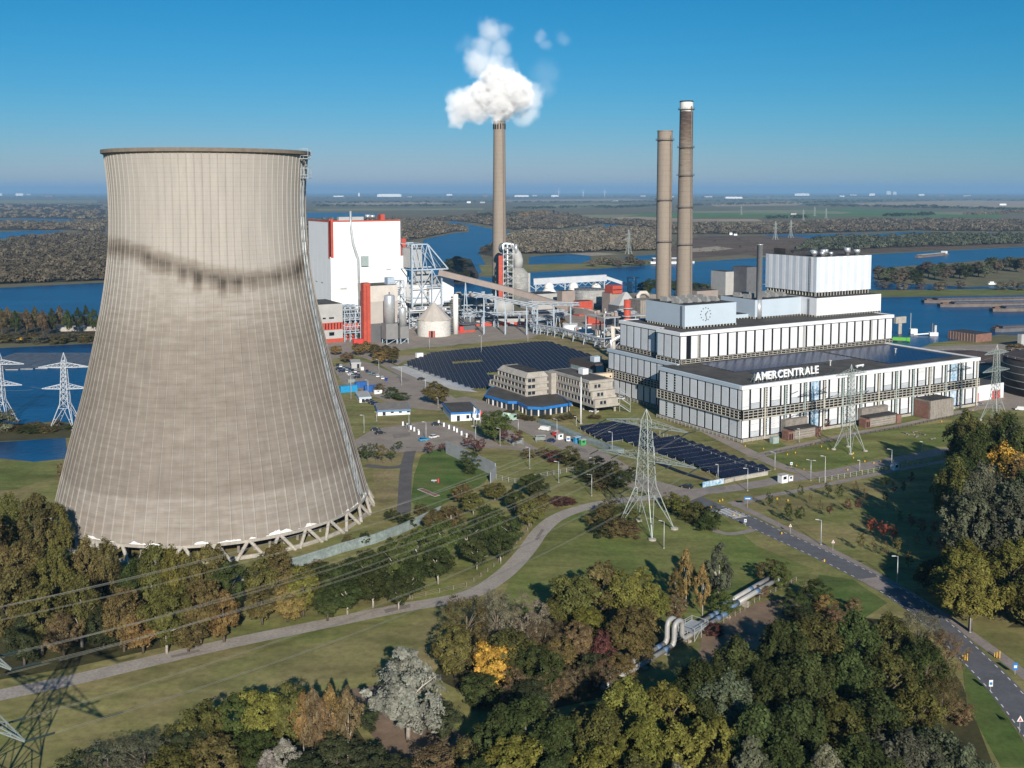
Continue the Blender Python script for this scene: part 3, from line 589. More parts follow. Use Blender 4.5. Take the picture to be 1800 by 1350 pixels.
# left facade: 11 bays
W1 = mat('white_panel_painted_shade', (0.70, 0.73, 0.76), 0.55, 0.07, 0.2, objvar=0.14)  # darker, bluer copy of the white cladding: side-wall shade put into the colour
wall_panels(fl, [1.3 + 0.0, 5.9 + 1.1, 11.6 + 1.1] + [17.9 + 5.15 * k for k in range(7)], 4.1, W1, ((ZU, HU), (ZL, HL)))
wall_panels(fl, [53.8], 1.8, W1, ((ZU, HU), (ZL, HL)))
lad = MB()
for u in (6.1, 11.8):
    for z0, h in ((ZU, HU), (ZL, HL)):
        for k in range(7): lad.box(u, -.3, z0 + k * h / 7, u + .8, -.05, z0 + k * h / 7 + .35)
fl.mb('louvre', lad, GREENF)['kind'] = 'stuff'
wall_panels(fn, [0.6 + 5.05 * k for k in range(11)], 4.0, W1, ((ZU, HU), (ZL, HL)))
# front facade: 13 bays
B = 11.45
wall_panels(ff, [0.15], 3.7, WHITE, ((ZU, HU), (ZL, HL)))
for k in range(13):
    u = 4.9 + k * B
    if u + 5.0 > LEN: break
    mural = k in (3, 11)
    for z, h in ((ZU, HU), (ZL, HL)):
        if mural: ff.put('mural_panel', cache_panel(4.7, h, mat('mural_blue', (0.62, 0.70, 0.76), 0.6, rgb2=(0.10, 0.26, 0.42), scale=0.5)), u, z)
        else:
            ff.put('panel', cache_panel(4.7, h * .70, WHITE), u, z + h * .30)
            ff.put('lower_panel', cache_panel(4.7, h * .285, GREYP), u, z)
        if u + 10.4 < LEN:
            ff.put('strip_panel', cache_panel(1.15, h, WHITE), u + 5.75, z); ff.put('strip_panel', cache_panel(1.15, h, WHITE), u + 9.15, z)
            g = MB()
            for q in range(8): g.box(0, -.3, q * h / 8 + .2, 1.0, -.02, q * h / 8 + .55)
            ff.put('louvre', g.mesh('louvre', GREENF), u + 7.95, z)
    if u + 8 < LEN:
        ff.put('downpipe', MB().tube([(0, -.75, .4), (0, -.75, HH - 1.4)], .38, 10).mesh('downpipe', GREENF if k % 3 else FRAME), u + 7.35, 0)
wall_panels(ff, [LEN - 3.4], 3.3, W1, ((ZU, HU), (ZL, HL)))
# gallery between the two panel rows, and the lower walkway
def gallery(fc, L, z0, z1, step=2.6, m=FRAME, dep=.95):
    g = MB()
    for z in np.linspace(z0, z1, 4): g.box(0, -dep, z - .12, L, -dep + .2, z + .12)
    fc.mb('gallery_rail', g, m)['kind'] = 'stuff'
    g = MB(); u = .15
    while u < L: g.box(u, -dep - .02, z0, u + .22, -dep + .25, z1); u += step
    fc.mb('gallery_post', g, m)['kind'] = 'stuff'
    fc.mb('gallery_deck', MB().box(0, -dep + .01, z0 - .35, L, -.02, z0 - .13), m)
    g = MB(); u = .6
    while u + 1.6 < L: g.box(u, -.18, z0 + 1.0, u + 1.5, -.02, z1 - .4); u += step
    fc.mb('gallery_window', g, GLASS)['kind'] = 'stuff'
gallery(ff, LEN, 9.7, 13.2); gallery(fl, T1, 9.7, 13.2); gallery(fn, TL - T1, 9.7, 13.2)
for fc, L in ((ff, 22), (fl, T1), (fn, TL - T1)):
    g = MB()
    for z in (0.5, 1.0, 1.5): g.box(0, -.95, z - .08, L, -.8, z + .08)
    u = .1
    while u < L: g.box(u, -.97, 0, u + .15, -.78, 1.6); u += 2.6
    fc.mb('lower_rail', g, FRAME)['kind'] = 'stuff'
# ---- boiler house (second tier)
boil = thing('boiler_house', 'white second storey with tall dark slits behind the roof panels', 'building', tuple(HC.xy) + (HH - .1,), A)
bz = 38.2 - HH; S0, S1 = 13.4, 157.5
def boil_box(z0, z1, m, g): return MB().box(S0 + g, T1 + 1 + g, z0, S1 - g, 110 - g, z1).build
MB().box(S0, T1 + 1, 0, S1, 74.5, bz - .4).box(S0 + 3.6, 74.5, 0, S1, 110, bz - .4).build('wall', DARK, boil)
MB().box(S0 + .8, T1 + 1.8, bz - .39, S1 - .8, 76, bz - .15).box(S0 + 4.4, 76, bz - .391, S1 - .8, 109, bz - .151).build('roof', ROOF, boil)
for (x0, y0, x1, y1, m) in ((S0 - .5, T1 + .5, S1 + .5, T1 + 2, WHITE2), (S0 - .5, T1 + 2, S0 + 1, 75, WHITE2), (S0 + 3.1, 75, S0 + 4.6, 110.5, WHITE2), (S1 - 1, T1 + 2, S1 + .5, 110.5, WHITE2), (S0 + 4.6, 109, S1 - 1, 110.5, WHITE2)):
    MB().box(x0, y0, bz - 1.5, x1, y1, bz + .1).build('cornice', m, boil)
bf = Facade(boil, S0, T1 + 1, 0); bl = Facade(boil, S0, 74.5, -math.pi / 2); bl2 = Facade(boil, S0 + 3.6, 110, -math.pi / 2)
pw = (S1 - S0) / 25
for k in range(25): bf.put('panel', cache_panel(pw - 1.25 if k else pw - 2.4, 10.6, WHITE), k * pw + (.62 if k else .1) , 2.4)
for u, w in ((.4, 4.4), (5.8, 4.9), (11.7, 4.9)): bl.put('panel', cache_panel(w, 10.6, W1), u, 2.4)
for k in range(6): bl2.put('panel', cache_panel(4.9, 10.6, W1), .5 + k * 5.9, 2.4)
for fc, L in ((bf, S1 - S0), (bl, 17.5), (bl2, 35)):
    g = MB(); u = 0.1
    while u < L: g.box(u, -.5, .2, u + .25, -.3, 2.2); u += pw / 2
    for z in (.3, 1.2, 2.1): g.box(0, -.5, z - .1, L, -.36, z + .1)
    fc.mb('base_rail', g, FRAME)['kind'] = 'stuff'
# ---- rooftop boxes
def roofbox(name, label, s0, t0, s1, t1, z0, z1, m, base_gap=.9):
    o = thing(name, label, 'building', tuple(HC.xy) + (z0,), A); h = z1 - z0
    MB().box(s0 + .3, t0 + .3, 0, s1 - .3, t1 - .3, base_gap + .2).build('base', DARK, o)
    g = MB(); u = s0
    while u < s1: g.box(u, t0 - .05, 0, u + .5, t0 + .28, base_gap); u += 2.0
    u = t0 + 1
    while u < t1: g.box(s0 - .05, u, 0, s0 + .28, u + .5, base_gap); u += 2.0
    q = g.build('base_bracket', FRAME, o); q['kind'] = 'stuff'
    MB().box(s0, t0, base_gap, s1, t1, h).build('wall', m, o)
    MB().box(s0 + .5, t0 + .5, h, s1 - .5, t1 - .5, h + .12).build('roof', ROOFD, o)
    return o
Z2 = 38.1
clock = roofbox('clock_house', 'pale blue box on the roof with a round clock of studs', 24.2, 67.2, 56.5, 98, Z2, 49.3, PALEB)
vent2 = roofbox('vent_house', 'plain pale blue roof box between clock box and striped tower', 80.3, 79.5, 112.9, 106, Z2, 47.9, PALEB)
mid = roofbox('link_house', 'low blue grey roof block linking clock box and plain box', 57, 84, 80, 104, Z2, 40.4, PALEB, .5)
def skylights(o, x0, y0, x1, y1, z, n, m):
    for i in range(n):
        for j in range(2):
            x = x0 + (x1 - x0) * (i + .5) / n + j * 1.2; y = y0 + (y1 - y0) * (.3 + .4 * j)
            MB().side([(0, 0), (3.6, 0), (3.6, .6), (.8, 2.3), (0, 2.3)], 0, 4.5).build('roof_light', m, o, loc=(x - 2, y - 2, z), rz=.25)
SKYL = mat('skylight_glazing', (0.30, 0.30, 0.29), 0.4, 0.3, 0.6)
skylights(clock, 26, 69, 55, 96, 11.3, 5, SKYL); skylights(vent2, 82, 81, 111, 104, 9.9, 5, SKYL)
cw = (40.6, 67.2)  # clock centre (s)
ccx, ccz = 37.0, 6.4
for k in range(12):
    a = math.pi * 2 * k / 12; MB().box(-.25, -.12, -.25, .25, 0, .25).build('hour_mark', mat('bronze', (0.10, 0.08, 0.06), 0.5, 0.2, 1), clock, loc=(ccx + 3.1 * math.sin(a), 67.18, ccz + 3.1 * math.cos(a)))
for nm, a, l, w in (('hour_hand', math.radians(44), 1.9, .3), ('minute_hand', math.radians(168), 3.0, .24)):
    MB().box(-w / 2, -.16, -.4, w / 2, -.04, l).build(nm, MATS['bronze'], clock, loc=(ccx, 67.15, ccz)).rotation_euler = (0, a, 0)
base = roofbox('tower_plinth', 'smooth white storey beneath the striped box tower', 113.0, 68.6, 161.5, 112, Z2, 48.1, WHITE2)
strp = thing('striped_tower', 'tall box tower clad in alternating white and grey vertical stripes', 'building', tuple(HC.xy) + (48.1,), A)
MB().box(119.6, 75.6, 0, 159.8, 112.4, 2.4).build('base', DARK, strp)
sx0, sx1, st0, st1, sh = 119.0, 160.4, 75.0, 113.0, 69.0 - 48.1
MB().box(sx0, st0, 2.2, sx1, st1, sh).build('wall', GREYP, strp)
MB().box(sx0 + .3, st0 + .3, sh, sx1 - .3, st1 - .3, sh + .15).build('roof', ROOF, strp)
sf = Facade(strp, sx0, st0, 0); sl_ = Facade(strp, sx0, st1, -math.pi / 2)
S1M = mat('stripe_white', (0.80, 0.81, 0.82), 0.5, 0.05, 0.2); S2M = mat('stripe_grey', (0.60, 0.65, 0.70), 0.55, 0.06, 0.2)
for fc, L in ((sf, sx1 - sx0), (sl_, st1 - st0)):
    n = 15
    for k in range(n):
        me = MB().box(0, -.18 if k % 2 else -.10, 0, L / n - .03, 0, sh - 2.1).mesh('stripe', S1M if k % 2 else S2M)
        fc.put('stripe', me, k * L / n + .015, 2.2)
g = MB(); u = sx0
while u < sx1: g.box(u, st0 + .1, 0, u + .4, st0 + .7, 2.2); u += 2.2
u = st0 + 1
while u < st1: g.box(sx0 + .1, u, 0, sx0 + .7, u + .4, 2.2); u += 2.2
g.build('base_bracket', FRAME, strp)['kind'] = 'stuff'
for (s, t, r, h) in ((122, 80, 1.7, 3.0), (127, 79, 1.3, 2.4), (131, 82, 1.5, 3.4), (125.5, 84, 1.6, 3.2), (133, 78.5, 1.2, 2.2), (146, 79, 1.7, 4.2), (154.5, 80, 1.8, 3.0), (137, 86, 1.4, 3.2)):
    MB().lathe([(r * .7, 0), (r * .7, h * .4), (r, h * .4), (r, h), (r * .9, h + .05)], 16).build('roof_fan', ALU, strp, True, loc=(s, t, sh + .1))
MB().side([(0, 0), (6, 0), (6, .5), (0, 3.4)], 0, 9).build('roof_light', ROOFD, strp, loc=(121, 100, sh + .1))
MB().box(0, 0, 0, 24, 6, 1.4).build('roof_duct', ROOFD, strp, loc=(130, 103, sh + .1))
def rung_ladder(o, x, y, z0, z1, m=FRAME, w=.9, rz=0):
    l = MB().box(-w / 2, -.35, z0, -w / 2 + .12, -.2, z1).box(w / 2 - .12, -.35, z0, w / 2, -.2, z1); z = z0
    while z < z1: l.box(-w / 2, -.34, z, w / 2, -.24, z + .12); z += .8
    l.build('ladder', m, o, loc=(x, y, 0), rz=rz)
LADM = mat('ladder_dark', (0.16, 0.17, 0.18), 0.7, 0.2, 1)
rung_ladder(strp, sx0, st0 + 4.5, .5, sh, LADM, 1.1, -math.pi / 2); rung_ladder(base, 113, 74, 0.5, 9.5, LADM, 1.1, -math.pi / 2); rung_ladder(clock, 24.2, 69.4, .5, 11, LADM, 1.0, -math.pi / 2); rung_ladder(boil, 24, T1 + .7, 1, 14); rung_ladder(boil, 92, T1 + .7, 1, 14); rung_ladder(boil, 141, T1 + .7, 1, 14)
# steel stack beside the striped tower
b, L_, W_, h_ = boxpx(1334, 527, 1330, 1338, 429, z0=47.9)
q = thing('steel_stack', 'slim grey steel stack standing beside the striped tower', 'stack', b)
MB().lathe([(1.55, 0), (1.55, h_ - .4), (1.65, h_ - .4), (1.65, h_)], 20).build('shaft', ALU, q, True)
for z in (8, h_ * .78): MB().box(-.15, -.15, z, 4.5, .15, z + .3).build('brace', LADM, q)
MB().lathe([(1.3, h_), (1.3, h_ + .05)], 20).build('mouth', DARK, q)
MB().lathe([(1.6, -9.7), (1.6, 0)], 20).build('foot', ALU, q, True)
# ---- roof solar arrays on the hall
def roof_array(label, s0, t0, s1, t1, nx, ny):
    o = thing('roof_solar_array', label, 'solar panels', tuple(HC.xy) + (HH - .1,), A, 'solar arrays on the hall roof')
    me = MB()._add([(0, 0, .15), ((s1 - s0) / nx - .18, 0, .15), ((s1 - s0) / nx - .18, (t1 - t0) / ny - .22, .42), (0, (t1 - t0) / ny - .22, .42)], [(0, 1, 2, 3)])
    me._add([(0, 0, 0), ((s1 - s0) / nx - .18, 0, 0), ((s1 - s0) / nx - .18, 0, .15), (0, 0, .15)], [(0, 1, 2, 3)]).mesh
    mesh = me.mesh('solar_panel', PVR)
    for i in range(nx):
        for j in range(ny): inst('solar_panel', mesh, o, (s0 + i * (s1 - s0) / nx, t0 + j * (t1 - t0) / ny, 0))
roof_array('small blue solar array at the near roof corner of the hall', 26, 10, 44, 24, 7, 8)
roof_array('long solar array in the middle of the hall roof', 22, 29, 97, 53, 28, 10)
roof_array('blue solar array at the far roof end of the hall', 100, 10, 146, 50, 16, 15)
MB().box(0, 0, 0, .01, .01, .01)
# roof sign
sign = thing('roof_sign', 'white capital letters AMERCENTRALE standing on the hall roof edge', 'sign', tuple(HC.xy) + (HH - .1,), A)
s_l = (P(1340, 671, 24.5).xy - HC.xy); s_r = (P(1450, 657, 24.5).xy - HC.xy); e1 = Vector((math.cos(A), math.sin(A)))
u0, u1 = s_l.dot(e1), s_r.dot(e1)
txt = 'AMERCENTRALE'; bevel = bpy.data.curves.new('letters', 'FONT')
wid = []; mes = []
for ch in txt:
    cu = bpy.data.curves.new('letter', 'FONT'); cu.body = ch; cu.size = 4.7; cu.extrude = .22; cu.offset = 0.10; cu.resolution_u = 4
    ob = bpy.data.objects.new('tmp', cu); COL.objects.link(ob); bpy.context.view_layer.update()
    me = bpy.data.meshes.new_from_object(ob.evaluated_get(bpy.context.evaluated_depsgraph_get())); bpy.data.objects.remove(ob)
    xs = [v.co.x for v in me.vertices]; wid.append((min(xs), max(xs))); me.materials.clear(); me.materials.append(mat('sign_white', (0.82, 0.82, 0.82), 0.5, 0.03, 1)); mes.append(me)
tot = sum(b - a for a, b in wid); gap = max(.3, ((u1 - u0) - tot) / (len(txt) - 1)); sc = (u1 - u0) / (tot + gap * (len(txt) - 1)); u = u0
for me, (a, b) in zip(mes, wid):
    o = inst('letter', me, sign, (u - a * sc, 4.6, 1.1)); o.rotation_euler = (math.pi / 2, 0, 0); o.scale = (sc, 1, 1); u += (b - a + gap) * sc
fr = MB().beam((u0, 5.0, 1.3), (u1, 5.0, 1.3), .14).beam((u0, 5.0, 3.4), (u1, 5.0, 3.4), .14); u = u0
while u < u1: fr.beam((u, 5.0, 0), (u, 5.0, 4.2), .14); fr.beam((u, 5.0, 3.2), (u, 7.2, 0), .12); u += 2.4
fr.build('support_frame', GREENF, sign)['kind'] = 'stuff'
# roof bits
for s, t in ((22, 9), (78, 10)): tag(MB().tube([(0, 0, .8), (5.5, .8, .8)], .45, 8).box(.3, -.3, 0, .7, .3, .5).box(4.6, .4, 0, 5, 1, .5).build('roof_beacon', WHITE2, loc=(*(HC.xy + Vector((s * math.cos(A) - t * math.sin(A), s * math.sin(A) + t * math.cos(A)))), HH - .1), rz=A), 'white tube lying on the hall roof beside the sign', 'roof unit', 'white tubes on the hall roof')
for s, t in ((33, 12), (72, 20), (128, 30)): tag(MB().lathe([(.3, 0), (.3, 2.2), (.7, 2.2), (.7, 2.6)], 8).build('roof_vent', LAMPW, loc=(*(HC.xy + Vector((s * math.cos(A) - t * math.sin(A), s * math.sin(A) + t * math.cos(A)))), HH - .1)), 'small pale vent pipe among the hall roof panels', 'roof vent', 'vent pipes on the hall roof')
# ---- annexes in front of the hall
def annex(label, sa, L, D, h, kind=0):
    p = HC.xy + e1 * sa; o = thing('hall_annex', label, 'building', (*p, 0), A)
    if kind == 0:
        MB().box(3, -D, 0, L - 3, -.3, h * .55).build('wall', CONCD, o)
        MB().side([(2.6, h * .55), (L - 2.6, h * .55), (L - 2.6, h * .62), (2.6, h * .62)], -D - .4, -2.6).build('canopy_roof', ROOFD, o)
        MB().box(3, -2.6, h * .55, L - 3, -.3, h).build('upper_wall', CONCD, o)
        for z in (.25, .5, .75): MB().box(3.1, -D - .08, h * .55 * z, L - 3.1, -D + .01, h * .55 * z + .18).build('ledge', CONC, o)
        for x in (0, L - 3): MB().box(x, -D - .6, 0, x + 2.9, -D + 3.2, h * .5).build('wing_wall', BRICK, o)
        for x in (.5, 1.7): MB().box(x, -D - .68, .3, x + .7, -D - .58, h * .38).build('doorway', DARK, o)
    else:
        MB().box(0, -D, 0, L, -.3, h).build('wall', CONCD, o)
        MB().box(.3, -D + .3, h, L - .3, -.6, h + .1).build('roof', ROOFD, o)
        k = 0.4
        while k < L: MB().box(k, -D - .12, .2, k + .18, -D + .01, h - .2).build('rib', CONC, o); k += 1.1
        MB().box(-.1, -D + .8, .2, .01, -1.2, h - .8).build('gate', BRICK, o)
uA = (P(1380, 772).xy - HC.xy).dot(e1)
annex('low concrete annex with brick wing walls near the hall corner', uA - 1, 19, 7, 7.5)
annex('low concrete annex with brick wing walls midway along the hall front', (P(1500, 750).xy - HC.xy).dot(e1) + 2, 23, 7, 7.5)
annex('tall ribbed concrete annex near the far end of the hall front', (P(1640, 738).xy - HC.xy).dot(e1) - 1, 16, 10, 8.6, 1)
# white building with red doors past the hall end
p = HC.xy + e1 * (LEN + 1.5); o = thing('fire_station', 'white flat roofed building with red double doors beside the hall', 'building', (*p, 0), A)
MB().box(0, 6, 0, 27, 26, 7.6).build('wall', WHITE2, o); MB().box(0, 26, 0, 22, 44, 15).build('rear_wall', WHITE2, o)
MB().box(.4, 6.4, 7.6, 26.6, 25.6, 7.75).build('roof', ROOF, o); MB().box(.4, 26.4, 15, 21.6, 43.6, 15.15).build('rear_roof', ROOF, o)
for x in (1.5, 18): 
    d = MB().box(x, 5.9, 0.05, x + 6, 6.01, 4.2).build('door', REDD, o); MB().box(x + 2.3, 5.84, .1, x + 3.7, 5.95, 4.1).build('door_gap', DARK, d)
MB().box(.5, 25.8, 10.5, 21, 26.02, 12).build('window', GLASS, o)
tag(MB().box(-1.6, -1, 0, 1.6, 1, 2.6).box(-1.7, -1.1, 2.6, 1.7, 1.1, 2.75).build('utility_cabinet', GREENF, loc=P(1361, 779), rz=A), 'grey green utility cabinet at the foot of the hall corner', 'cabinet')
# ================================================================== SOLAR FIELDS
def field_rows(label, group, corner_px, row_dir, row_len_fn, nrows, pitch_dir, pitch, pw=3.6, tilt=.22, name='solar_row'):
    pass
def solar_row(o_label, group, p, ang, L, depth=3.2, hmax=1.5, mod=2.2):
    o = thing('solar_row', o_label, 'solar panels', (p.x, p.y, 0), ang, group); n = max(1, int(L / mod))
    g = MB()
    for i in range(n):
        x0 = i * L / n; x1 = (i + 1) * L / n - .07
        for j in range(2):
            y0 = j * depth / 2; y1 = (j + 1) * depth / 2 - .06; z0 = .5 + (hmax - .5) * y0 / depth; z1 = .5 + (hmax - .5) * y1 / depth
            g._add([(x0, y0, z0), (x1, y0, z0), (x1, y1, z1), (x0, y1, z1)], [(0, 1, 2, 3)])
    q = g.build('solar_panel', PV, o); q['kind'] = 'stuff'
    r = MB().beam((0, .1, .42), (L, .1, .42), .12).beam((0, depth - .1, hmax - .1), (L, depth - .1, hmax - .1), .12)
    x = .3
    while x < L: r.beam((x, depth - .4, 0), (x, depth - .4, hmax - .15), .12); r.beam((x, .5, 0), (x, .5, .5), .12); x += 5
    r.build('rack', mat('rack_white', (0.45, 0.46, 0.47), 0.6, 0.1, 1), o)['kind'] = 'stuff'
def inside(p, poly):
    c = False; n = len(poly)
    for i in range(n):
        x1, y1 = poly[i]; x2, y2 = poly[(i + 1) % n]
        if (y1 > p[1]) != (y2 > p[1]) and p[0] < (x2 - x1) * (p[1] - y1) / (y2 - y1) + x1: c = not c
    return c
def fill_field(label, group, polypx, ang, pitch, holes=(), depth=3.2, hmax=1.5, world=False):
    poly = polypx if world else pxpoly(polypx); hp = [pxpoly(h) for h in holes]
    d = Vector((math.cos(ang), math.sin(ang))); nrm = Vector((-d.y, d.x)); vs = [Vector(p) for p in poly]
    lo = min(v.dot(nrm) for v in vs); hi = max(v.dot(nrm) for v in vs); a0 = min(v.dot(d) for v in vs); a1 = max(v.dot(d) for v in vs); k = lo + .5; cnt = 0
    while k < hi:
        t = a0; run = None
        while t <= a1 + 1:
            q = d * t + nrm * (k + depth * .5); ok = inside(q, poly) and not any(inside(q, h) for h in hp) and t <= a1
            if ok and run is None: run = t
            if not ok and run is not None:
                if t - run > 6: solar_row(label, group, d * run + nrm * k, ang, t - run, depth, hmax); cnt += 1
                run = None
            t += 1.0
        k += pitch
    return cnt
def tent_row(o_label, group, p, ang, L, half=1.29, mod=2.0):
    o = thing('solar_row', o_label, 'solar panels', (p.x, p.y, 0), ang, group); n = max(1, int(L / mod)); g = MB()
    for i in range(n):
        x0 = i * L / n; x1 = (i + 1) * L / n - .03
        g._add([(x0, -half, .45), (x1, -half, .45), (x1, -.03, .72), (x0, -.03, .72)], [(0, 1, 2, 3)]); g._add([(x0, .03, .72), (x1, .03, .72), (x1, half, .45), (x0, half, .45)], [(0, 1, 2, 3)])
    g.build('solar_panel', PV, o)['kind'] = 'stuff'
    r = MB().beam((0, 0, .6), (L, 0, .6), .10).beam((0, half + .02, .40), (L, half + .02, .40), .09, .08); x = .3
    while x < L: r.beam((x, 0, 0), (x, 0, .6), .1); x += 6
    r.build('rack', mat('rack_white', (0.45, 0.46, 0.47), 0.6, 0.1, 1), o)['kind'] = 'stuff'
def tent_field(label, group, polypx, ang, pitch, holes=()):
    poly = pxpoly(polypx); hp = [pxpoly(h) for h in holes]; d = Vector((math.cos(ang), math.sin(ang))); nrm = Vector((-d.y, d.x)); vs = [Vector(p) for p in poly]
    k = min(v.dot(nrm) for v in vs) + .5; hi = max(v.dot(nrm) for v in vs); a0 = min(v.dot(d) for v in vs); a1 = max(v.dot(d) for v in vs); c = 0
    while k < hi:
        t = a0; run = None
        while t <= a1 + 1:
            q = d * t + nrm * k; ok = inside(q, poly) and not any(inside(q, h) for h in hp) and t <= a1
            if ok and run is None: run = t
            if not ok and run is not None:
                if t - run > 5: tent_row(label, group, d * run + nrm * k, ang, t - run); c += 1
                run = None
            t += 1.0
        k += pitch
    return c
n1 = tent_field('long dark solar panel row in the large field before the white silo', 'solar rows of the large field', [(709, 640), (760, 621), (940, 602), (965, 601), (1062, 632), (1020, 650), (930, 668), (884, 678), (850, 684), (826, 683)], math.pi / 2 + .143, 2.72, holes=([(790, 637), (845, 633), (850, 637), (795, 641)], [(852, 657), (905, 652), (905, 658), (858, 661)]))
RWA = math.atan2((P(1236, 755) - P(1018, 757)).y, (P(1236, 755) - P(1018, 757)).x)
n2 = fill_field('dark tilted solar panel row in the small field beside the avenue', 'solar rows of the small field', [(1018, 757), (1092, 743), (1157, 770), (1135, 776), (1075, 779), (1060, 778)], A, 5.2, depth=4.7, hmax=1.9)
n3 = fill_field('dark tilted solar panel row behind the lattice pylon', 'solar rows behind the pylon', [(1110, 785), (1185, 770), (1230, 787), (1349, 828), (1270, 845), (1215, 820)], A, 5.2, depth=4.7, hmax=1.9)
print('solar rows', n1, n2, n3)
ribbon('solar_strip', [(1150, 812), (1200, 832), (1246, 846)], 2.2, 0.35, PV)
# pale low walls flanking the solar fields
def low_wall(name, label, px, h, w, m, cat='wall', z0=0):
    pts = [P(x, y) for x, y in px]; o = thing(name, label, cat, pts[0])
    for a, b in zip(pts, pts[1:]):
        a2 = a - pts[0]; b2 = b - pts[0]; n = max(1, int((b2 - a2).length / 5))
        for i in range(n):
            p_ = a2.lerp(b2, i / n); q_ = a2.lerp(b2, (i + 1) / n - .004); MB().beam(p_ + Vector((0, 0, h / 2 + z0)), q_ + Vector((0, 0, h / 2 + z0)), w, h).build('panel', m, o)
    return o
low_wall('sloped_wall', 'pale blue green sloping wall between avenue and small solar field', [(951, 743), (985, 757), (1030, 776), (1092, 797)], 1.6, 3.2, PALEG)
low_wall('graffiti_wall', 'low wall painted with blue and white graffiti at the solar field corner', [(1235, 857), (1272, 850)], 1.9, .3, mat('graffiti', (0.65, 0.70, 0.72), 0.7, rgb2=(0.02, 0.25, 0.48), scale=0.9))
low_wall('concrete_wall', 'plain grey wall beside the painted wall near the junction', [(1273, 850), (1290, 846), (1350, 835)], 1.4, .2, CONC)
low_wall('noise_barrier', 'tall grey ribbed sheet barrier around the bright green lawn', [(784, 797), (812, 810), (838, 822), (871, 838)], 5.0, .3, SHEETG)
low_wall('noise_barrier', 'short grey barrier return descending from the ribbed sheet barrier', [(872, 838), (862, 850)], 4.0, .3, SHEETG)
low_wall('sheet_wall', 'pale green sheet wall standing before the cooling tower legs', [(392, 1030), (470, 1012), (540, 992), (600, 972), (660, 955), (710, 936), (775, 905)], 3.0, .25, PALEG)
# sunken concrete basin beside the large field
bz_ = sheet('concrete_apron', pxpoly([(687, 645), (712, 643), (790, 672), (842, 690), (800, 686), (740, 668)]), 0.075, mat('pale_concrete', (0.52, 0.50, 0.47), 0.9, 0.15, 0.1, scale2=1))
sheet('concrete_apron', pxpoly([(708, 640), (716, 640), (835, 682), (826, 686)]), 0.079, mat('bluish_liner', (0.40, 0.44, 0.50), 0.7, 0.1, 0.1))
MBt = MB().box(-2.2, -1.3, 0, 2.2, 1.3, 2.6).box(-2.3, -1.4, 2.6, 2.3, 1.4, 2.75)
tag(MBt.build('inverter_cabin', WHITE2, loc=P(737, 628), rz=A), 'small white inverter cabin at the far corner of the large solar field', 'cabin')
# ================================================================== OFFICE, PAVILION, GATEHOUSE
def windows_row(o, x0, x1, y, z, n, w, h, face='x', m=GLASS, proud=.06):
    for i in range(n):
        u = x0 + (x1 - x0) * (i + .5) / n
        if face == 'x': f_ = MB().box(u - w / 2, y - proud, z, u + w / 2, y + .05, z + h)
        else: f_ = MB().box(y - proud, u - w / 2, z, y + .05, u + w / 2, z + h)
        w_o = f_.build('window', m, o)
        (MB().box(u - w / 2 - .1, y - .2, z - .14, u + w / 2 + .1, y - .02, z - .01) if face == 'x' else MB().box(y - .2, u - w / 2 - .1, z - .14, y - .02, u + w / 2 + .1, z - .01)).build('sill', CONC, w_o)
OA = A - math.radians(90)   # long axis of the office runs towards the viewer
b = P(1022, 712); print('office', b)
# local frame: x along hall front dir, y away
off = thing('office_building', 'stepped concrete office block on stilts with overhanging upper floors', 'building', P(1046, 729), A)
# three stepped floors: lower floors reach nearer the avenue
fh = 3.5; z0 = 3.4
cols = [(x, y) for x in (1.5, 12.5) for y in (2, 12, 22, 32)]
for x, y in cols: MB().box(x - .4, y - .4, 0, x + .4, y + .4, z0 + .3).build('stilt', CONC, off)
for k in range(3):
    y0 = 2.4 * k; x0 = 0.0
    MB().box(x0, y0, z0 + k * fh, 13, 40, z0 + (k + 1) * fh - .02).build('floor_block', CONC, off)
    MB().box(x0 - .5, y0 - .5, z0 + k * fh - .25, 13.5, 40.3, z0 + k * fh + .9).build('parapet', CONC, off)
    windows_row(off, y0 + 1, 39, x0, z0 + k * fh + 1.15, 13, 2.2, 1.55, 'y')
    windows_row(off, 2.5, 6.5, y0, z0 + k * fh + 1.15, 2, 1.4, 1.55, 'x')
    for i in range(14): MB().box(-.42, y0 + .6 + i * (39.4 - y0) / 14, z0 + k * fh + .9, -.02, y0 + .9 + i * (39.4 - y0) / 14, z0 + (k + 1) * fh - .25).build('fin', CONC, off)
MB().box(-.5, 4.3, z0 + 3 * fh - .02, 13.5, 40.3, z0 + 3 * fh + 1.2).build('roof_edge', CONC, off)
MB().box(1, 6, z0 + 3 * fh + 1.2, 12, 39, z0 + 3 * fh + 1.3).build('roof', ROOF, off)
MB().box(6.4, 20, z0 + 3 * fh + 1.3, 9.6, 24, z0 + 3 * fh + 4.1).build('roof_unit', WHITE2, off)
# end stair
g = MB()
for k in range(3):
    g.beam((13.8, 0, z0 + k * fh), (17.5, -3.5, z0 + k * fh - 3.2), .9, .25); g.beam((13.8, 0, z0 + k * fh + 1), (17.5, -3.5, z0 + k * fh - 2.2), .08)
for x, y in ((14, 0), (17.6, -3.6)): g.beam((x, y, 0), (x, y, z0 + 2 * fh + 1), .2)
g.build('outside_stair', STEEL, off)['kind'] = 'stuff'
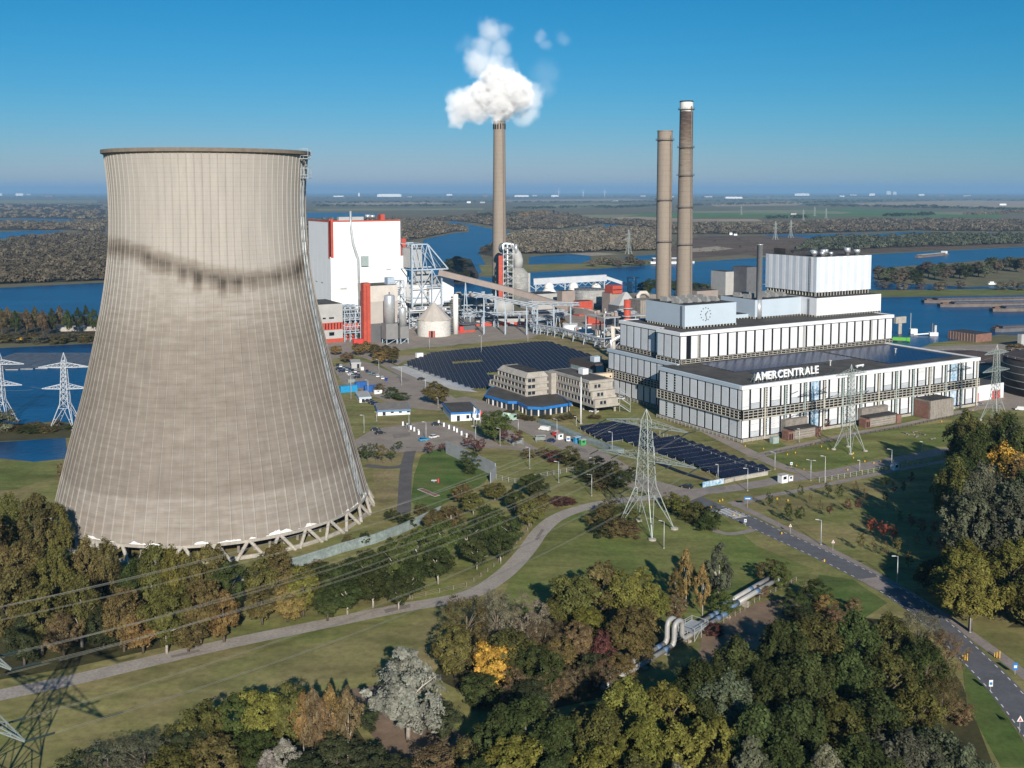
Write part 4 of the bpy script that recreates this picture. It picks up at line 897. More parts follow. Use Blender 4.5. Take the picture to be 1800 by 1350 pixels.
# west block
fh = 3.15
ow = thing('office_building', 'concrete office block with sloped parapet over the blue edged pavilion', 'building', P(925, 712), A + math.radians(-0))
OL = P(870, 690)
for k in range(3):
    y1 = 37 - 4.5 * k
    MB().box(0, 0 if k else 0, 3.7 + k * fh, 12, y1, 3.7 + (k + 1) * fh - .02).build('floor_block', CONC, ow)
    MB().box(-.5, -.5, 3.7 + k * fh - .25, 12.5, y1 + .5, 3.7 + k * fh + .9).build('parapet', CONC, ow)
    windows_row(ow, 1, y1 - 1, 0, 3.7 + k * fh + 1.15, 10 - k, 2.4, 1.55, 'y'); windows_row(ow, .8, 5.2, 0, 3.7 + k * fh + 1.15, 2, 1.8, 1.55, 'x')
    for i in range(11 - k): MB().box(-.42, .3 + i * (y1 - 1) / (10 - k), 3.7 + k * fh + .9, -.02, .65 + i * (y1 - 1) / (10 - k), 3.7 + (k + 1) * fh - .25).build('fin', CONC, ow)
zr = 3.7 + 3 * fh
MB()._add([(-.5, -.5, zr), (12.5, -.5, zr), (12.5, 28.5, zr), (-.5, 28.5, zr), (2, 1.6, zr + 2.4), (11, 1.6, zr + 2.4), (11, 27, zr + 2.4), (2, 27, zr + 2.4)], [(0, 1, 5, 4), (1, 2, 6, 5), (2, 3, 7, 6), (3, 0, 4, 7)]).build('sloped_parapet', CONC, ow)
MB().box(1.9, 1.5, zr + 1.7, 11.1, 27.1, zr + 2.0).build('roof', ROOFD, ow)
# stair core between
MB().box(13.5, -1.5, 4.2, 20, 6, zr + 1.5).build('stair_core', CONC, ow); MB().box(13.0, 2, 4.2, 13.55, 5, zr).build('glazing', GLASS, ow); MB().box(16.4, -1.62, 4.6, 17.1, -1.45, zr - .6).build('slit_window', GLASS, ow)
MB().box(20, 3, 4.2, 24, 10, zr - 1).build('glazed_link', GLASS, ow)
# pavilion (single storey, blue fascia)
pv = thing('pavilion', 'low dark roofed pavilion with a bright blue fascia under the offices', 'building', P(853, 702), 0)
org = P(853, 702)
ppx = [(853, 700), (893, 712), (909, 712), (928, 722), (954, 723), (1004, 715), (990, 704), (960, 690), (900, 676), (860, 688)]
poly = [tuple((P(x, y + 9) - org).xy) for x, y in ppx]
MB().prism(poly, 4.0, 4.25).build('roof', ROOF, pv)
n = len(poly); c = Vector((sum(p[0] for p in poly) / n, sum(p[1] for p in poly) / n))
for i in range(n):
    a = Vector(poly[i]); q = Vector(poly[(i + 1) % n]); MB().beam((a.x, a.y, 3.75), (q.x, q.y, 3.75), .35, 1.25).build('fascia', BLUEF, pv)
    a2 = c + (a - c) * .95; q2 = c + (q - c) * .95; MB().beam((a2.x, a2.y, 1.6), (q2.x, q2.y, 1.6), .2, 3.2).build('wall', GLASS, pv)
    nn = max(1, int((q2 - a2).length / 3.2))
    for k in range(nn):
        w_ = c + ((a + (q - a) * ((k + .5) / nn)) - c) * .97; MB().box(-.3, -.3, 0, .3, .3, 3.15).build('pier', WHITE2 if k % 2 else CONC, pv, loc=(w_.x, w_.y, 0), rz=math.atan2((q - a).y, (q - a).x))
# dark brick office behind, cream footbridge, white mast
b, L_, W_, h_ = boxpx(1045, 673, 1001, 1059, 641)
W_ = min(W_, 40); q = thing('brick_office', 'dark flat roofed brick office with two glazed strips behind the footbridge', 'building', b, A)
MB().box(0, 0, 0, 14, W_, h_).build('wall', mat('dark_brick', (0.085, 0.065, 0.055), 0.9, 0.2, 1), q); MB().box(.3, .3, h_, 13.7, W_ - .3, h_ + .1).build('roof', ROOFD, q)
for z in (.9, h_ * .5): 
    for i in range(5): MB().box(-.07, 1 + i * (W_ - 2) / 5, z, .02, .6 + (i + 1) * (W_ - 2) / 5, z + 2.0).build('window', mat('pale_glazing', (0.25, 0.33, 0.33), 0.2, 0.3, .5), q)
MB().box(1, -.08, h_ * .45, 6, .02, h_ * .9).build('panel', WHITE2, q); MB().box(4, W_ * .25, h_ + .1, 9, W_ * .25 + 4, h_ + 3).build('roof_unit', PALEB, q)
br = thing('footbridge', 'cream enclosed footbridge joining the offices to the hall', 'footbridge', W(1022, 664, 520))
e_ = W(1079, 656, 523) - W(1022, 664, 520)
MB().beam((0, 0, 0), (e_.x, e_.y, .6), 3.0, 3.2).build('deck_box', CREAM, br)
for k in range(5):
    t = (k + .7) / 5.4; d_ = Vector((e_.x, e_.y, .6)); nrm = Vector((d_.y, -d_.x, 0)).normalized(); p_ = d_ * t + nrm * 1.5; MB().lathe([(.45, 0), (.45, .1)], 12).build('porthole', GLASS, br, loc=p_ + nrm * .02).rotation_euler = (math.pi / 2, 0, math.atan2(nrm.y, nrm.x) + math.pi / 2)
for t in (.3, .75): MB().box(-.4, -.4, -W(1022, 664, 520).z, .4, .4, -1.2 + t).build('pier', CONC, br, loc=Vector((e_.x, e_.y, 1.0)) * t)
b = P(1021, 745); q = thing('flag_mast', 'tall white mast in front of the stepped office block', 'mast', b); hm = zat(b.y, 663)
MB().lathe([(.42, 0), (.34, hm * .5), (.18, hm), (.05, hm + .3)], 10).build('pole', WHITE2, q, True); MB().lathe([(.8, 0), (.8, .3)], 12).build('foot', CONC, q)
def hut(name, label, cx, cy, xl, xr, yt, ang, wallm, roofm, fasc, doors=3, cat='building', Wd=None):
    b, L_, W_, h_ = boxpx(cx, cy, xl, xr, yt, ang=ang); W_ = Wd or W_; q = thing(name, label, cat, b, ang)
    MB().box(0, 0, 0, L_, W_, h_).build('wall', wallm, q)
    MB().box(-.3, -.3, h_ - .7, L_ + .3, W_ + .3, h_ + .15).build('fascia', fasc, q); MB().box(.1, .1, h_ + .15, L_ - .1, W_ - .1, h_ + .22).build('roof', roofm, q)
    for i in range(doors):
        u = L_ * (i + .6) / doors; MB().box(u, -.06, .1 + (.9 if i else 0), u + 1.4, .03, 2.6).build('door' if i == 0 else 'window', GLASS, q)
    return q, L_, W_, h_
hut('gatehouse', 'white gatehouse with flat roof and blue edge beside the flagpoles', 793, 741, 771, 843, 726, A - .28, WHITE2, ROOF, BLUEF, 3, Wd=22)
hut('workshop_hut', 'low white building with brown roof between the two parking lots', 664, 731, 650, 721, 722, A - .32, WHITE2, CONCD, mat('slate_blue', (0.12, 0.22, 0.36), 0.6, 0.1, 1), 4, Wd=17)
hut('site_cabin', 'white site cabin with pale roof beside the blue containers', 632, 708, 614, 652, 699, A - .25, WHITE2, GREYC, PALEB, 3, 'cabin', Wd=16)
hut('garage', 'small pale garage with a dark opening at the parking lot end', 618, 648, 612, 634, 638, A - .3, GREYC, GREYC, GREYC, 1, Wd=12)
# ================================================================== WHITE BOILER HOUSE (LEFT)
def bbox(name, label, cx, cy, xl, xr, yt, m, roof=ROOF, ang=A, z0=0.0, Lmax=None, Wmax=None, cat='building', Wd=None, Ld=None):
    b, L_, W_, h_ = boxpx(cx, cy, xl, xr, yt, z0, ang)
    if Wd: W_ = Wd
    if Ld: L_ = Ld
    q = thing(name, label, cat, b, ang)
    MB().box(0, 0, 0, L_, W_, h_).build('wall', m, q); MB().box(.25, .25, h_, L_ - .25, W_ - .25, h_ + .12).build('roof', roof, q)
    return q, L_, W_, h_
BW = P(583, 578); BWz = zat(BW.y, 390); zs_ = zat(BW.y, 454)
wb = thing('boiler_house', 'huge plain white boiler house with red corner strip beside the cooling tower', 'building', BW, A)
Lb = solve(BW, A, 716); Lu = solve(BW, A, 706); Wb = solve(BW, A + math.pi / 2, 545); print('white boiler', BW, BWz, Lb, Lu, Wb)
WHB = mat('bright_white_sheet', (0.86, 0.86, 0.86), 0.5, 0.03, 0.1)
MB().box(0, 0, 0, Lb, Wb, zs_).build('wall', WHB, wb)
MB().box(-.02, 1.2, zs_, Lu, Wb + .02, BWz).build('upper_wall', WHB, wb)
MB().box(.2, .3, zs_, Lb - .2, 1.2, zs_ + .15).build('ledge', GREYC, wb)
MB().box(.3, 1.5, BWz, Lu - .3, Wb - .3, BWz + .2).build('roof', ROOF, wb)
MB().box(-.25, 1.0, BWz - .2, Lu + .2, 1.5, BWz + .9).build('roof_edge', RED, wb); MB().box(-.25, 1.5, BWz - .2, .3, Wb, BWz + .9).build('roof_edge', RED, wb)
for x0, x1, m in ((-2.6, -.6, RED), (.6, 2.6, RED)): MB().box(x0 if x0 > 0 else -.4, .6 if x0 > 0 else 1.6, zs_ - .2, x1 if x0 > 0 else .4, 1.7 if x0 > 0 else 4.0, BWz + 2.0).build('corner_strip', m, wb)
MB().box(-.3, .8, zs_ + 1, .62, 1.6, BWz + .8).build('corner_slot', DARK, wb)
MB().box(Lu, 2, zs_ - 4, Lu + 5, 16, BWz - 14).build('red_bay', RED, wb)
MB().box(Lb, 1.0, 4, Lb + .4, 3, zs_ + 3).build('red_trim', RED, wb)
for (x, y, r, h) in ((Lu * .62, 14, 2.2, 4.5), (Lu * .70, 16, 2.2, 4.2), (Lu * .66, 20, 2.0, 4.5)): MB().lathe([(r * .5, 0), (r * .5, h * .5), (r, h * .5), (r, h)], 16).build('roof_fan', ALU, wb, True, loc=(x, y, BWz + .2))
MB().box(Lu * .78, 10, BWz + .2, Lu * .84, 16, BWz + 5).build('roof_cabin', RED, wb); MB().box(Lu * .15, 5, BWz + .2, Lu * .5, 9, BWz + 3.4).build('roof_duct', GREYC, wb)
SEAM = mat('seam_grey', (0.66, 0.67, 0.68), 0.6, 0.05, 0.2)
for k in range(1, 9): MB().box(Lb * k / 9 - .08, -.035, 8, Lb * k / 9 + .08, .0, zs_ - .3).build('seam', SEAM, wb); MB().box(Lu * k / 9 - .08, 1.165, zs_ + .3, Lu * k / 9 + .08, 1.2, BWz - .4).build('seam', SEAM, wb)
for k in range(1, 5): MB().box(-.035, Wb * k / 5 - .08, 8, 0, Wb * k / 5 + .08, BWz - .4).build('seam', SEAM, wb)
for (u, zf, w_, h2_) in ((.12, .55, 5, 1.2), (.72, .8, 4, 1.2), (.85, .45, 3, 1.6)): MB().box(Lb * u, -.08, zs_ * zf, Lb * u + w_, .0, zs_ * zf + h2_).build('vent_grille', GREYC, wb)
for (t_, zf) in ((.35, .62), (.6, .62)): MB().box(-.08, Wb * t_, zs_ * zf, 0, Wb * t_ + 5, zs_ * zf + .9).build('vent_grille', GREYC, wb)
rung_ladder(wb, Lb * .93, 1.0, zs_, BWz, LADM, .9)
# flue pipe climbing the front
f0 = lambda px, py: None
pu = solve(BW, A, 628); pu2 = solve(BW, A, 621)
MB().tube([(pu + 2, -1.2, 2), (pu + 1, -1.2, zat(BW.y, 458)), (pu - 3, -.9, zat(BW.y, 428)), (pu2 - 1, -.2, zat(BW.y, 400)), (pu2 - 1, -.2, BWz + 8)], .95, 10).build('flue_pipe', STEEL, wb, True)
MB().box(solve(BW, A, 636), -1.6, zat(BW.y, 470), solve(BW, A, 648), .02, zat(BW.y, 452)).build('gondola', GREENF, wb)
gz = zat(BW.y, 500)
MB().box(-.06, 0.2, gz - 6, Lb, .02 + .2 - .26, gz).build('grey_band', mat('off_white_band', (0.70, 0.70, 0.70), 0.6, 0.05, 0.1), wb)
# lower grey and red block beside the tower
q, L_, W_, h_ = bbox('switch_building', 'grey building with red louvre band between cooling tower and white boiler house', 603 - 44, 604, 545, 603, 536, GREYC, Wd=34)
MB().box(-.08, -.08, h_ * .33, L_ + .06, .02, h_ * .52).build('red_band', RED, q); MB().box(-.08, -.1, 0, L_ + .07, .03, h_ * .10).build('red_plinth', RED, q)
for i in range(8): MB().box(L_ * (.05 + i * .12), -.14, h_ * .345, L_ * (.085 + i * .12), .0, h_ * .5).build('louvre', DARK, q)
for (x, z, w, hh) in ((.2, .62, .12, .04), (.45, .62, .2, .04), (.45, .18, .2, .09)): MB().box(L_ * x, -.1, h_ * z, L_ * (x + w), .01, h_ * (z + hh)).build('vent_grille', DARK, q)
# open steel bay
fr = thing('pipe_rack', 'open steel rack with red panels between grey building and red stair tower', 'pipe rack', P(606, 601), A); Lr = solve(P(606, 601), A, 634)
hh = zat(P(606, 601).y, 540); fb = MB()
for x in np.linspace(0, Lr, 4):
    for y in (0, 8, 16): fb.beam((x, y, 0), (x, y, hh), .5)
for z in np.linspace(hh * .25, hh, 5):
    for y in (0, 8, 16): fb.beam((0, y, z), (Lr, y, z), .45)
    for x in np.linspace(0, Lr, 4): fb.beam((x, 0, z), (x, 16, z), .4)
for i in range(3): fb.beam((Lr * i / 3, 0, hh * .25), (Lr * (i + 1) / 3, 0, hh * .6), .3); fb.beam((Lr * i / 3, 0, hh), (Lr * (i + 1) / 3, 0, hh * .6), .3)
fb.build('steel_frame', PBLUE, fr)['kind'] = 'stuff'
for i in range(2): MB().box(Lr * (.05 + .48 * i), .5, hh * .36, Lr * (.45 + .48 * i), 1, hh * .52).build('red_panel', RED, fr)
MB().box(0, 10, 0, Lr, 24, hh * .2).build('red_plinth', RED, fr); MB().box(.1, 10.2, hh * .2, Lr - .1, 23.8, hh * .97).build('backing', GREYD, fr)
for z in (hh * .3, hh * .66, hh * .9): MB().tube([(0, 3, z), (Lr, 3, z)], .7, 8).build('pipe', ALU, fr)
# red stair tower
q, L_, W_, h_ = bbox('stair_tower', 'slim red stair tower beside the grey silo building', 640, 604, 636, 652, 498, RED, ROOFD, Wd=5)
MB().box(L_ * .42, -.12, 1, L_ * .5, .01, h_ - 2).build('seam', mat('dark_red', (0.28, 0.04, 0.03), 0.7, 0.2, 1), q)
MB().box(-7, 1, 0, 0, 4, 3).build('side_porch', REDD, q)
# grey silo building
q, L_, W_, h_ = bbox('silo_building', 'beige and dark grey block between red stair tower and steel silos', 651, 602, 634, 700, 503, BEIGE, Wd=22)
MB().box(-.1, -.1, 0, L_ + .08, W_ + .05, h_ * .33).build('dark_base', GREYD, q); MB().box(-.06, -.06, h_ * .33, L_ + .05, W_ + .03, h_ * .72).build('taupe_band', mat('warm_grey_sheet', (0.46, 0.42, 0.385), 0.75, 0.08, 0.2), q)
g = MB()
for x in np.linspace(1, L_ - 1, 9): g.beam((x, .5, h_), (x, .5, h_ + 1.4), .12)
g.beam((1, .5, h_ + 1.4), (L_ - 1, .5, h_ + 1.4), .12).build('roof_rail', LADM, q)['kind'] = 'stuff'
MB().box(L_ * .7, 3, h_ + .1, L_ * .95, 9, h_ + 5).build('roof_unit', PBLUE, q)
# aluminium silos on grey hoppers
for cx, cy, r, yt, ym, lab in ((685, 604, 9.7, 519, 568, 'larger shiny aluminium silo on a grey hopper box'), (708, 603, 7.0, 541, 573, 'smaller shiny aluminium silo on a grey hopper box')):
    b = P(cx, cy); rr = r * b.y / FPX; zt = zat(b.y, yt); zm = zat(b.y, ym); zl = zat(b.y, cy - 9); q = thing('silo', lab, 'silo', b, A)
    MB().lathe([(rr, zm), (rr, zt - .6), (rr * .9, zt), (rr * .2, zt + .7)], 28).build('tank', ALU, q, True)
    MB().box(-rr * 1.15, -rr * 1.15, zl, rr * 1.15, rr * 1.15, zm).build('hopper_box', GREYD if False else mat('hopper_grey', (0.24, 0.235, 0.23), 0.8, 0.1, 0.3), q)
    for x in (-1, 1):
        for y in (-1, 1): MB().beam((x * rr, y * rr, 0), (x * rr, y * rr, zl), .5).build('leg', PBLUE, q)
    MB().beam((-rr, -rr, 0), (rr, -rr, zl), .3).build('brace', PBLUE, q); MB().beam((-rr, -rr, zl), (-rr, rr, 0), .3).build('brace', PBLUE, q)
    MB().lathe([(.5, zt + .5), (.5, zt + 2.2)], 8).build('vent', LADM, q)
# blue steel platform tower beside silos
def frame_tower(name, label, cx, cy, w, d, yt, levels, m, fill=None, cat='steel tower', ang=A):
    b = P(cx, cy); h = zat(b.y, yt); q = thing(name, label, cat, b, ang); g = MB()
    for x in (0, w):
        for y in (0, d): g.beam((x, y, 0), (x, y, h), .5)
    for k in range(levels):
        z0_ = h * k / levels; z1_ = h * (k + 1) / levels
        for y in (0, d): g.beam((0, y, z1_), (w, y, z1_), .4); g.beam((0, y, z0_), (w, y, z1_), .28) if k % 2 else g.beam((w, y, z0_), (0, y, z1_), .28)
        for x in (0, w): g.beam((x, 0, z1_), (x, d, z1_), .4); g.beam((x, 0, z0_), (x, d, z1_), .28)
        g.box(-.4, -.4, z1_ - .12, w + .4, d + .4, z1_ + .06)
    g.build('steel_frame', m, q)['kind'] = 'stuff'
    return q, h
q, h = frame_tower('platform_tower', 'pale blue steel platform tower between silo building and lattice', 695, 596, 7, 7, 494, 8, PBLUE)
for i in range(4): MB().lathe([(1.6, 0), (1.6, h * .1)], 12).build('vessel', ALU if i % 2 else BEIGE, q, True, loc=(3.2, 3.2, h * (.15 + .2 * i)))
# white silo with cone roof
b = P(763, 589); rr = 29.5 * b.y / FPX; zt = zat(b.y, 561); zc = zat(b.y, 534); q = thing('cone_silo', 'squat white concrete silo with a beige cone roof', 'silo', b)
MB().lathe([(rr, 0), (rr, zt)], 40).build('tank', mat('white_concrete', (0.66, 0.64, 0.60), 0.85, 0.1, 0.2, scale2=.8), q)
MB().lathe([(rr + .6, zt), (rr + .6, zt + .25), (1.6, zc), (1.2, zc + .6)], 12).build('cone_roof', mat('cone_sheet', (0.47, 0.425, 0.375), 0.7, 0.08, 0.2), q)
for k, (a, m) in enumerate(((-1.75, RED), (-1.62, DARK), (-1.49, RED))): MB().box(-.7, -.2, 0, .7, .3, 4.6).build('door', m, q, loc=((rr + .05) * math.cos(a), (rr + .05) * math.sin(a), 0.02), rz=a + math.pi / 2)
MB().lathe([(.6, zc), (.6, zc + 1.6)], 10).build('cap_vent', LAMPW, q)
# white elevator column and dark shed next to it
b = P(801, 587); q = thing('elevator_column', 'white vertical conveyor column with grey helical stair by the cone silo', 'column', b); h = zat(b.y, 517)
MB().lathe([(2.0, 0), (2.0, h)], 16).build('column', DOMEW, q, True)
g = MB()
for k in range(16): g.box(-3.4, -2.2 + (k % 2) * 1.5, h * k / 17 + .5, -2.0, -.4 + (k % 2) * 1.5, h * k / 17 + 1.6)
g.build('stair', GREYD, q)['kind'] = 'stuff'
q, L_, W_, h_ = bbox('dark_shed', 'dark grey shed with overhanging roof and red plinth near the cone silo', 815, 585, 807, 835, 571, GREYD, ROOFD)
MB().box(-.1, -.1, 0, L_ + .1, .05, 1.6).build('red_plinth', RED, q); MB().box(-2, -2, h_ + .1, L_ + 5, W_ + 1, h_ + .45).build('canopy', GREYD, q); MB().box(-3.4, -.6, 0, -.4, 2, 4.8).build('red_tank', REDD, q); MB().box(-6, -.4, 0, -3.6, 2, 2.0).build('red_skip', REDD, q)
# ---------------- lattice (pale) structure with sloping front
LT = P(725, 575); zt = zat(LT.y, 430); lt = thing('lattice_structure', 'pale blue open lattice structure with sloped corner beside white boiler house', 'steel structure', LT, A); g = MB()
Lw = solve(LT, A, 766); Lw2 = solve(LT, A, 788); zm = zat(LT.y, 475); D = 26
for y in (0, D):
    g.beam((0, y, 0), (0, y, zt), .9); g.beam((Lw, y, zm), (Lw * .66, y, zt), .9); g.beam((Lw2 * .82, y, 0), (Lw2 * .82, y, zm), .9); g.beam((0, y, zt), (Lw * .66, y, zt), .8); g.beam((0, y, zm), (Lw2, y, zm), .9); g.beam((Lw2, y, zm), (Lw * .66, y, zt), .9)
    for k in range(3):
        x0, x1 = Lw2 * .82 * k / 3, Lw2 * .82 * (k + 1) / 3; zz = [zm * .35, zm * .68, zm]
        g.beam((x1, y, 0), (x1, y, zm), .6)
        for j in range(3):
            za = zz[j - 1] if j else 0; zb = zz[j]; g.beam((x0, y, za), (x1, y, zb), .5) if (j + k) % 2 else g.beam((x1, y, za), (x0, y, zb), .5); g.beam((x0, y, zb), (x1, y, zb), .5)
    for k in range(3): xa = Lw * .66 * k / 3; xb = Lw * .66 * (k + 1) / 3; g.beam((xa, y, zm), (xb, y, zt), .5); g.beam((xb, y, zm), (xa, y, zt), .35)
for x, z in ((0, zt), (Lw * .66, zt), (0, zm), (Lw2, zm), (Lw * .66, zm), (Lw2 * .82, zm * .5), (0, zm * .5)): g.beam((x, 0, z), (x, D, z), .6)
for k in range(4): g.beam((Lw * .66, D * k / 4, zt), (Lw2, D * (k + 1) / 4, zm), .4)
g.build('steel_frame', PBLUE, lt)['kind'] = 'stuff'
MB().box(2, 8, zm + 1, Lw * .62, D - 1, zt - 3).build('ribbed_casing', GREYC, lt)
for k in range(9): MB().box(2 + k * (Lw * .62 - 2) / 9, 7.8, zm + 1.5, 2.4 + k * (Lw * .62 - 2) / 9, 8.02, zt - 3.5).build('casing_rib', STEEL, lt)
for k, (x, y, z0_, z1_, w_, d_, m) in enumerate(((2, 4, .40, .72, 12, 12, DOMEW), (16, 3, .36, .66, 12, 14, WHITE2), (28, 5, .42, .85, 10, 16, WHITE2), (8, 10, .72, .95, 14, 8, GREYC), (4, 6, .05, .3, 14, 10, GREYC), (22, 8, .05, .3, 16, 10, GREYD))): MB().box(x, y, zm * z0_, x + w_, y + d_, zm * z1_).build('duct_box', m, lt)
for k in range(6): MB().tube([(1, 2 + k, zm * (.3 + .1 * k)), (18, 2 + k, zm * (.3 + .1 * k)), (20, 3 + k, zm * (.2 + .1 * k)), (34, 3 + k, zm * (.2 + .1 * k))], .8, 8).build('pipe', ALU if k % 2 else PBLUE, lt)
# ---------------- horizontal pipe and duct deck from lattice to absorber (busy band)
def clutter(name, label, cx, cy, L, D, h, seed, n=40, cat='plant equipment', ang=A, mats=None):
    r = random.Random(seed); b = P(cx, cy); q = thing(name, label, cat, b, ang); g = MB()
    for x in np.arange(0, L + .1, L / max(2, int(L / 8))):
        for y in (0, D): g.beam((x, y, 0), (x, y, h), .5)
    for z in np.linspace(h / 3, h, 3):
        for y in (0, D): g.beam((0, y, z), (L, y, z), .5)
    k = max(2, int(L / 8))
    for i in range(k): g.beam((L * i / k, 0, 0), (L * (i + 1) / k, 0, h / 3), .3); g.beam((L * i / k, 0, h * 2 / 3), (L * (i + 1) / k, 0, h / 3), .3)
    g.build('steel_frame', PBLUE, q)['kind'] = 'stuff'
    MB().box(-.3, -.3, h, L + .3, D + .3, h + .3).build('deck', GREYC, q)
    ms = mats or [ALU, GREYC, WHITE2, TAUPE, STEEL, GREYD, BEIGE, PBLUE]
    for i in range(n):
        t = r.random(); x = r.uniform(0, L - 3); y = r.uniform(0, D - 2); z = r.choice([0, h / 3, h / 3, h + .3, h + .3])
        if t < .4: s_ = r.uniform(1, 4); MB().box(x, y, z, min(L, x + s_), y + r.uniform(1, 3), z + min(h / 3 - .4, r.uniform(1, 3.5))).build('equipment_box', r.choice(ms), q)
        elif t < .7: rr = r.uniform(.6, 1.5); MB().lathe([(rr, 0), (rr, r.uniform(1.5, 3.5))], 10).build('vessel', r.choice(ms), q, True, loc=(x + rr, y + rr, z))
        else: x1 = min(L, x + r.uniform(5, 16)); MB().tube([(x, y, z + 1), (x1, y, z + 1), (x1, y + 2, z + 1)], r.uniform(.3, .7), 8).build('pipe', r.choice(ms), q)
    return q
clutter('pipe_deck', 'crowded pipe deck with small vessels between lattice and slender chimney', 770, 566, 52, 18, 18, 3, 60)
clutter('pipe_deck', 'lower pipe deck below the crowded deck behind the cone silo', 720, 578, 34, 12, 12, 5, 34)
clutter('precipitator_hall', 'grey drum equipment row below the pipe deck', 828, 560, 40, 16, 9, 8, 30)
# drum shells (grey horizontal ends) and red brick base building under them
for cx, cy, w, h_, lab in ((812, 555, 62, 13, 'broad grey curved casing behind the dark shed'), (868, 556, 30, 12, 'narrower grey curved casing beside the broad one')):
    b = P(cx, cy); q = thing('curved_casing', lab, 'casing', b, A - .3); MB().tube([(0, 0, h_ * .62), (w * .5, 0, h_ * .62)], h_ * .55, 20).build('drum', GREYC, q, True)
    for x in (.1, .9): MB().box(w * .5 * x - .5, -3, 0, w * .5 * x + .5, 3, h_ * .4).build('saddle', CONCD, q)
q, L_, W_, h_ = bbox('pump_house', 'low grey building with red base in front of the curved casings', 836, 573, 832, 922, 561, GREYC, ROOFD, ang=A - .42, Wd=14)
MB().box(-.1, -.1, 0, L_ + .1, .02, h_ * .5).build('red_base', RED, q)
for x in (.15, .4, .7): MB().box(L_ * x, -.16, 0.1, L_ * (x + .08), .0, h_ * .45).build('door', REDD if x < .3 else GREYP, q)
# ---------------- absorber beside the slender chimney
AB = P(911, 528); ab = thing('absorber', 'tall grey scrubber vessel with bent duct leaning to the chimney', 'scrubber', AB); k = AB.y / FPX
zz = lambda y: zat(AB.y, y)
MB().lathe([(18.5 * k, 0), (18.5 * k, zz(481)), (8 * k, zz(470))], 36).build('vessel', TANKG, ab, True)
MB().tube([(0, 0, zz(471)), (0, 0, zz(458)), (-2.4 * k, 2, zz(449)), (-8 * k, 4, zz(441)), (-20 * k, 8, zz(437)), (-30 * k, 12, zz(437))], 8.6 * k, 20).build('bent_duct', GREYC, ab, True)
for z in (486, 496, 506): MB().lathe([(19.3 * k, zz(z)), (19.3 * k, zz(z) + .5)], 36).build('ring_platform', STEEL, ab)
MB().box(15 * k, -3, 0, 21 * k, 3, zz(480)).build('side_casing', GREYC, ab)
MB().tube([(-26 * k, 0, 0), (-26 * k, 0, zz(430)), (-24 * k, 0, zz(428)), (-13 * k, 0, zz(429)), (-10 * k, 0, zz(440))], 1.6, 10).build('riser_pipe', ALU, ab, True)
MB().tube([(-4 * k, -1, zz(445)), (-4 * k, -1, zz(429))], 1.4, 10).build('vent_pipe', ALU, ab, True)
fq, h = frame_tower('access_tower', 'open steel access tower with red shaft against the slender chimney', 885, 531, 9, 9, 436, 9, STEEL, ang=0)
MB().box(-4.5, -1.5, 0, -.6, 2.5, h * .86).build('red_shaft', RED, fq); MB().tube([(4, 3, 0), (4, 3, h + 3), (9, 3, h + 3.5), (10, 3, h - 2)], 1.1, 8).build('pipe', ALU, fq, True)
# ---------------- brown coal conveyor
cv = thing('coal_conveyor', 'long brown enclosed conveyor sloping down past the slender chimney', 'conveyor', W(775, 481, 800).xy.to_3d())
o_ = W(775, 481, 800).xy.to_3d(); pts = [W(772, 479, 800) - o_, W(905, 512, 790) - o_, W(1000, 541, 770) - o_]
for a, b_ in zip(pts, pts[1:]): MB().beam(a, b_, 4.2, 4.2).build('gallery', TAUPE, cv)
for t in (.35, .75, 1.35, 1.8):
    i = int(t); p_ = pts[i].lerp(pts[i + 1], t - i); g = MB()
    for s in (-2, 2): g.beam((p_.x - 2, p_.y + s, 0), (p_.x, p_.y + s * .6, p_.z - 2), .5); g.beam((p_.x + 2, p_.y + s, 0), (p_.x, p_.y + s * .6, p_.z - 2), .5)
    g.beam((p_.x - 1.2, p_.y, p_.z * .45), (p_.x + 1.2, p_.y, p_.z * .45), .4).build('trestle', PBLUE, cv)
cv2 = thing('coal_conveyor', 'short curved brown conveyor with pale roof hatches ending at the chimneyside plant', 'conveyor', P(1010, 575)); o_ = P(1010, 575)
pts = [W(1003, 545, 770) - o_, W(1030, 548, 752) - o_, W(1055, 556, 738) - o_, W(1072, 566, 728) - o_]
for a, b_ in zip(pts, pts[1:]): MB().beam(a, b_, 4.6, 4.4).build('gallery', TAUPE, cv2); MB().beam(a.lerp(b_, .2) + Vector((0, 0, 2.25)), a.lerp(b_, .8) + Vector((0, 0, 2.25)), 2.2, .3).build('roof_hatch', BEIGE, cv2)
for p_ in pts[1:3]: MB().beam((p_.x, p_.y, 0), (p_.x, p_.y, p_.z - 2), 1.2).build('pier', CONCD, cv2)
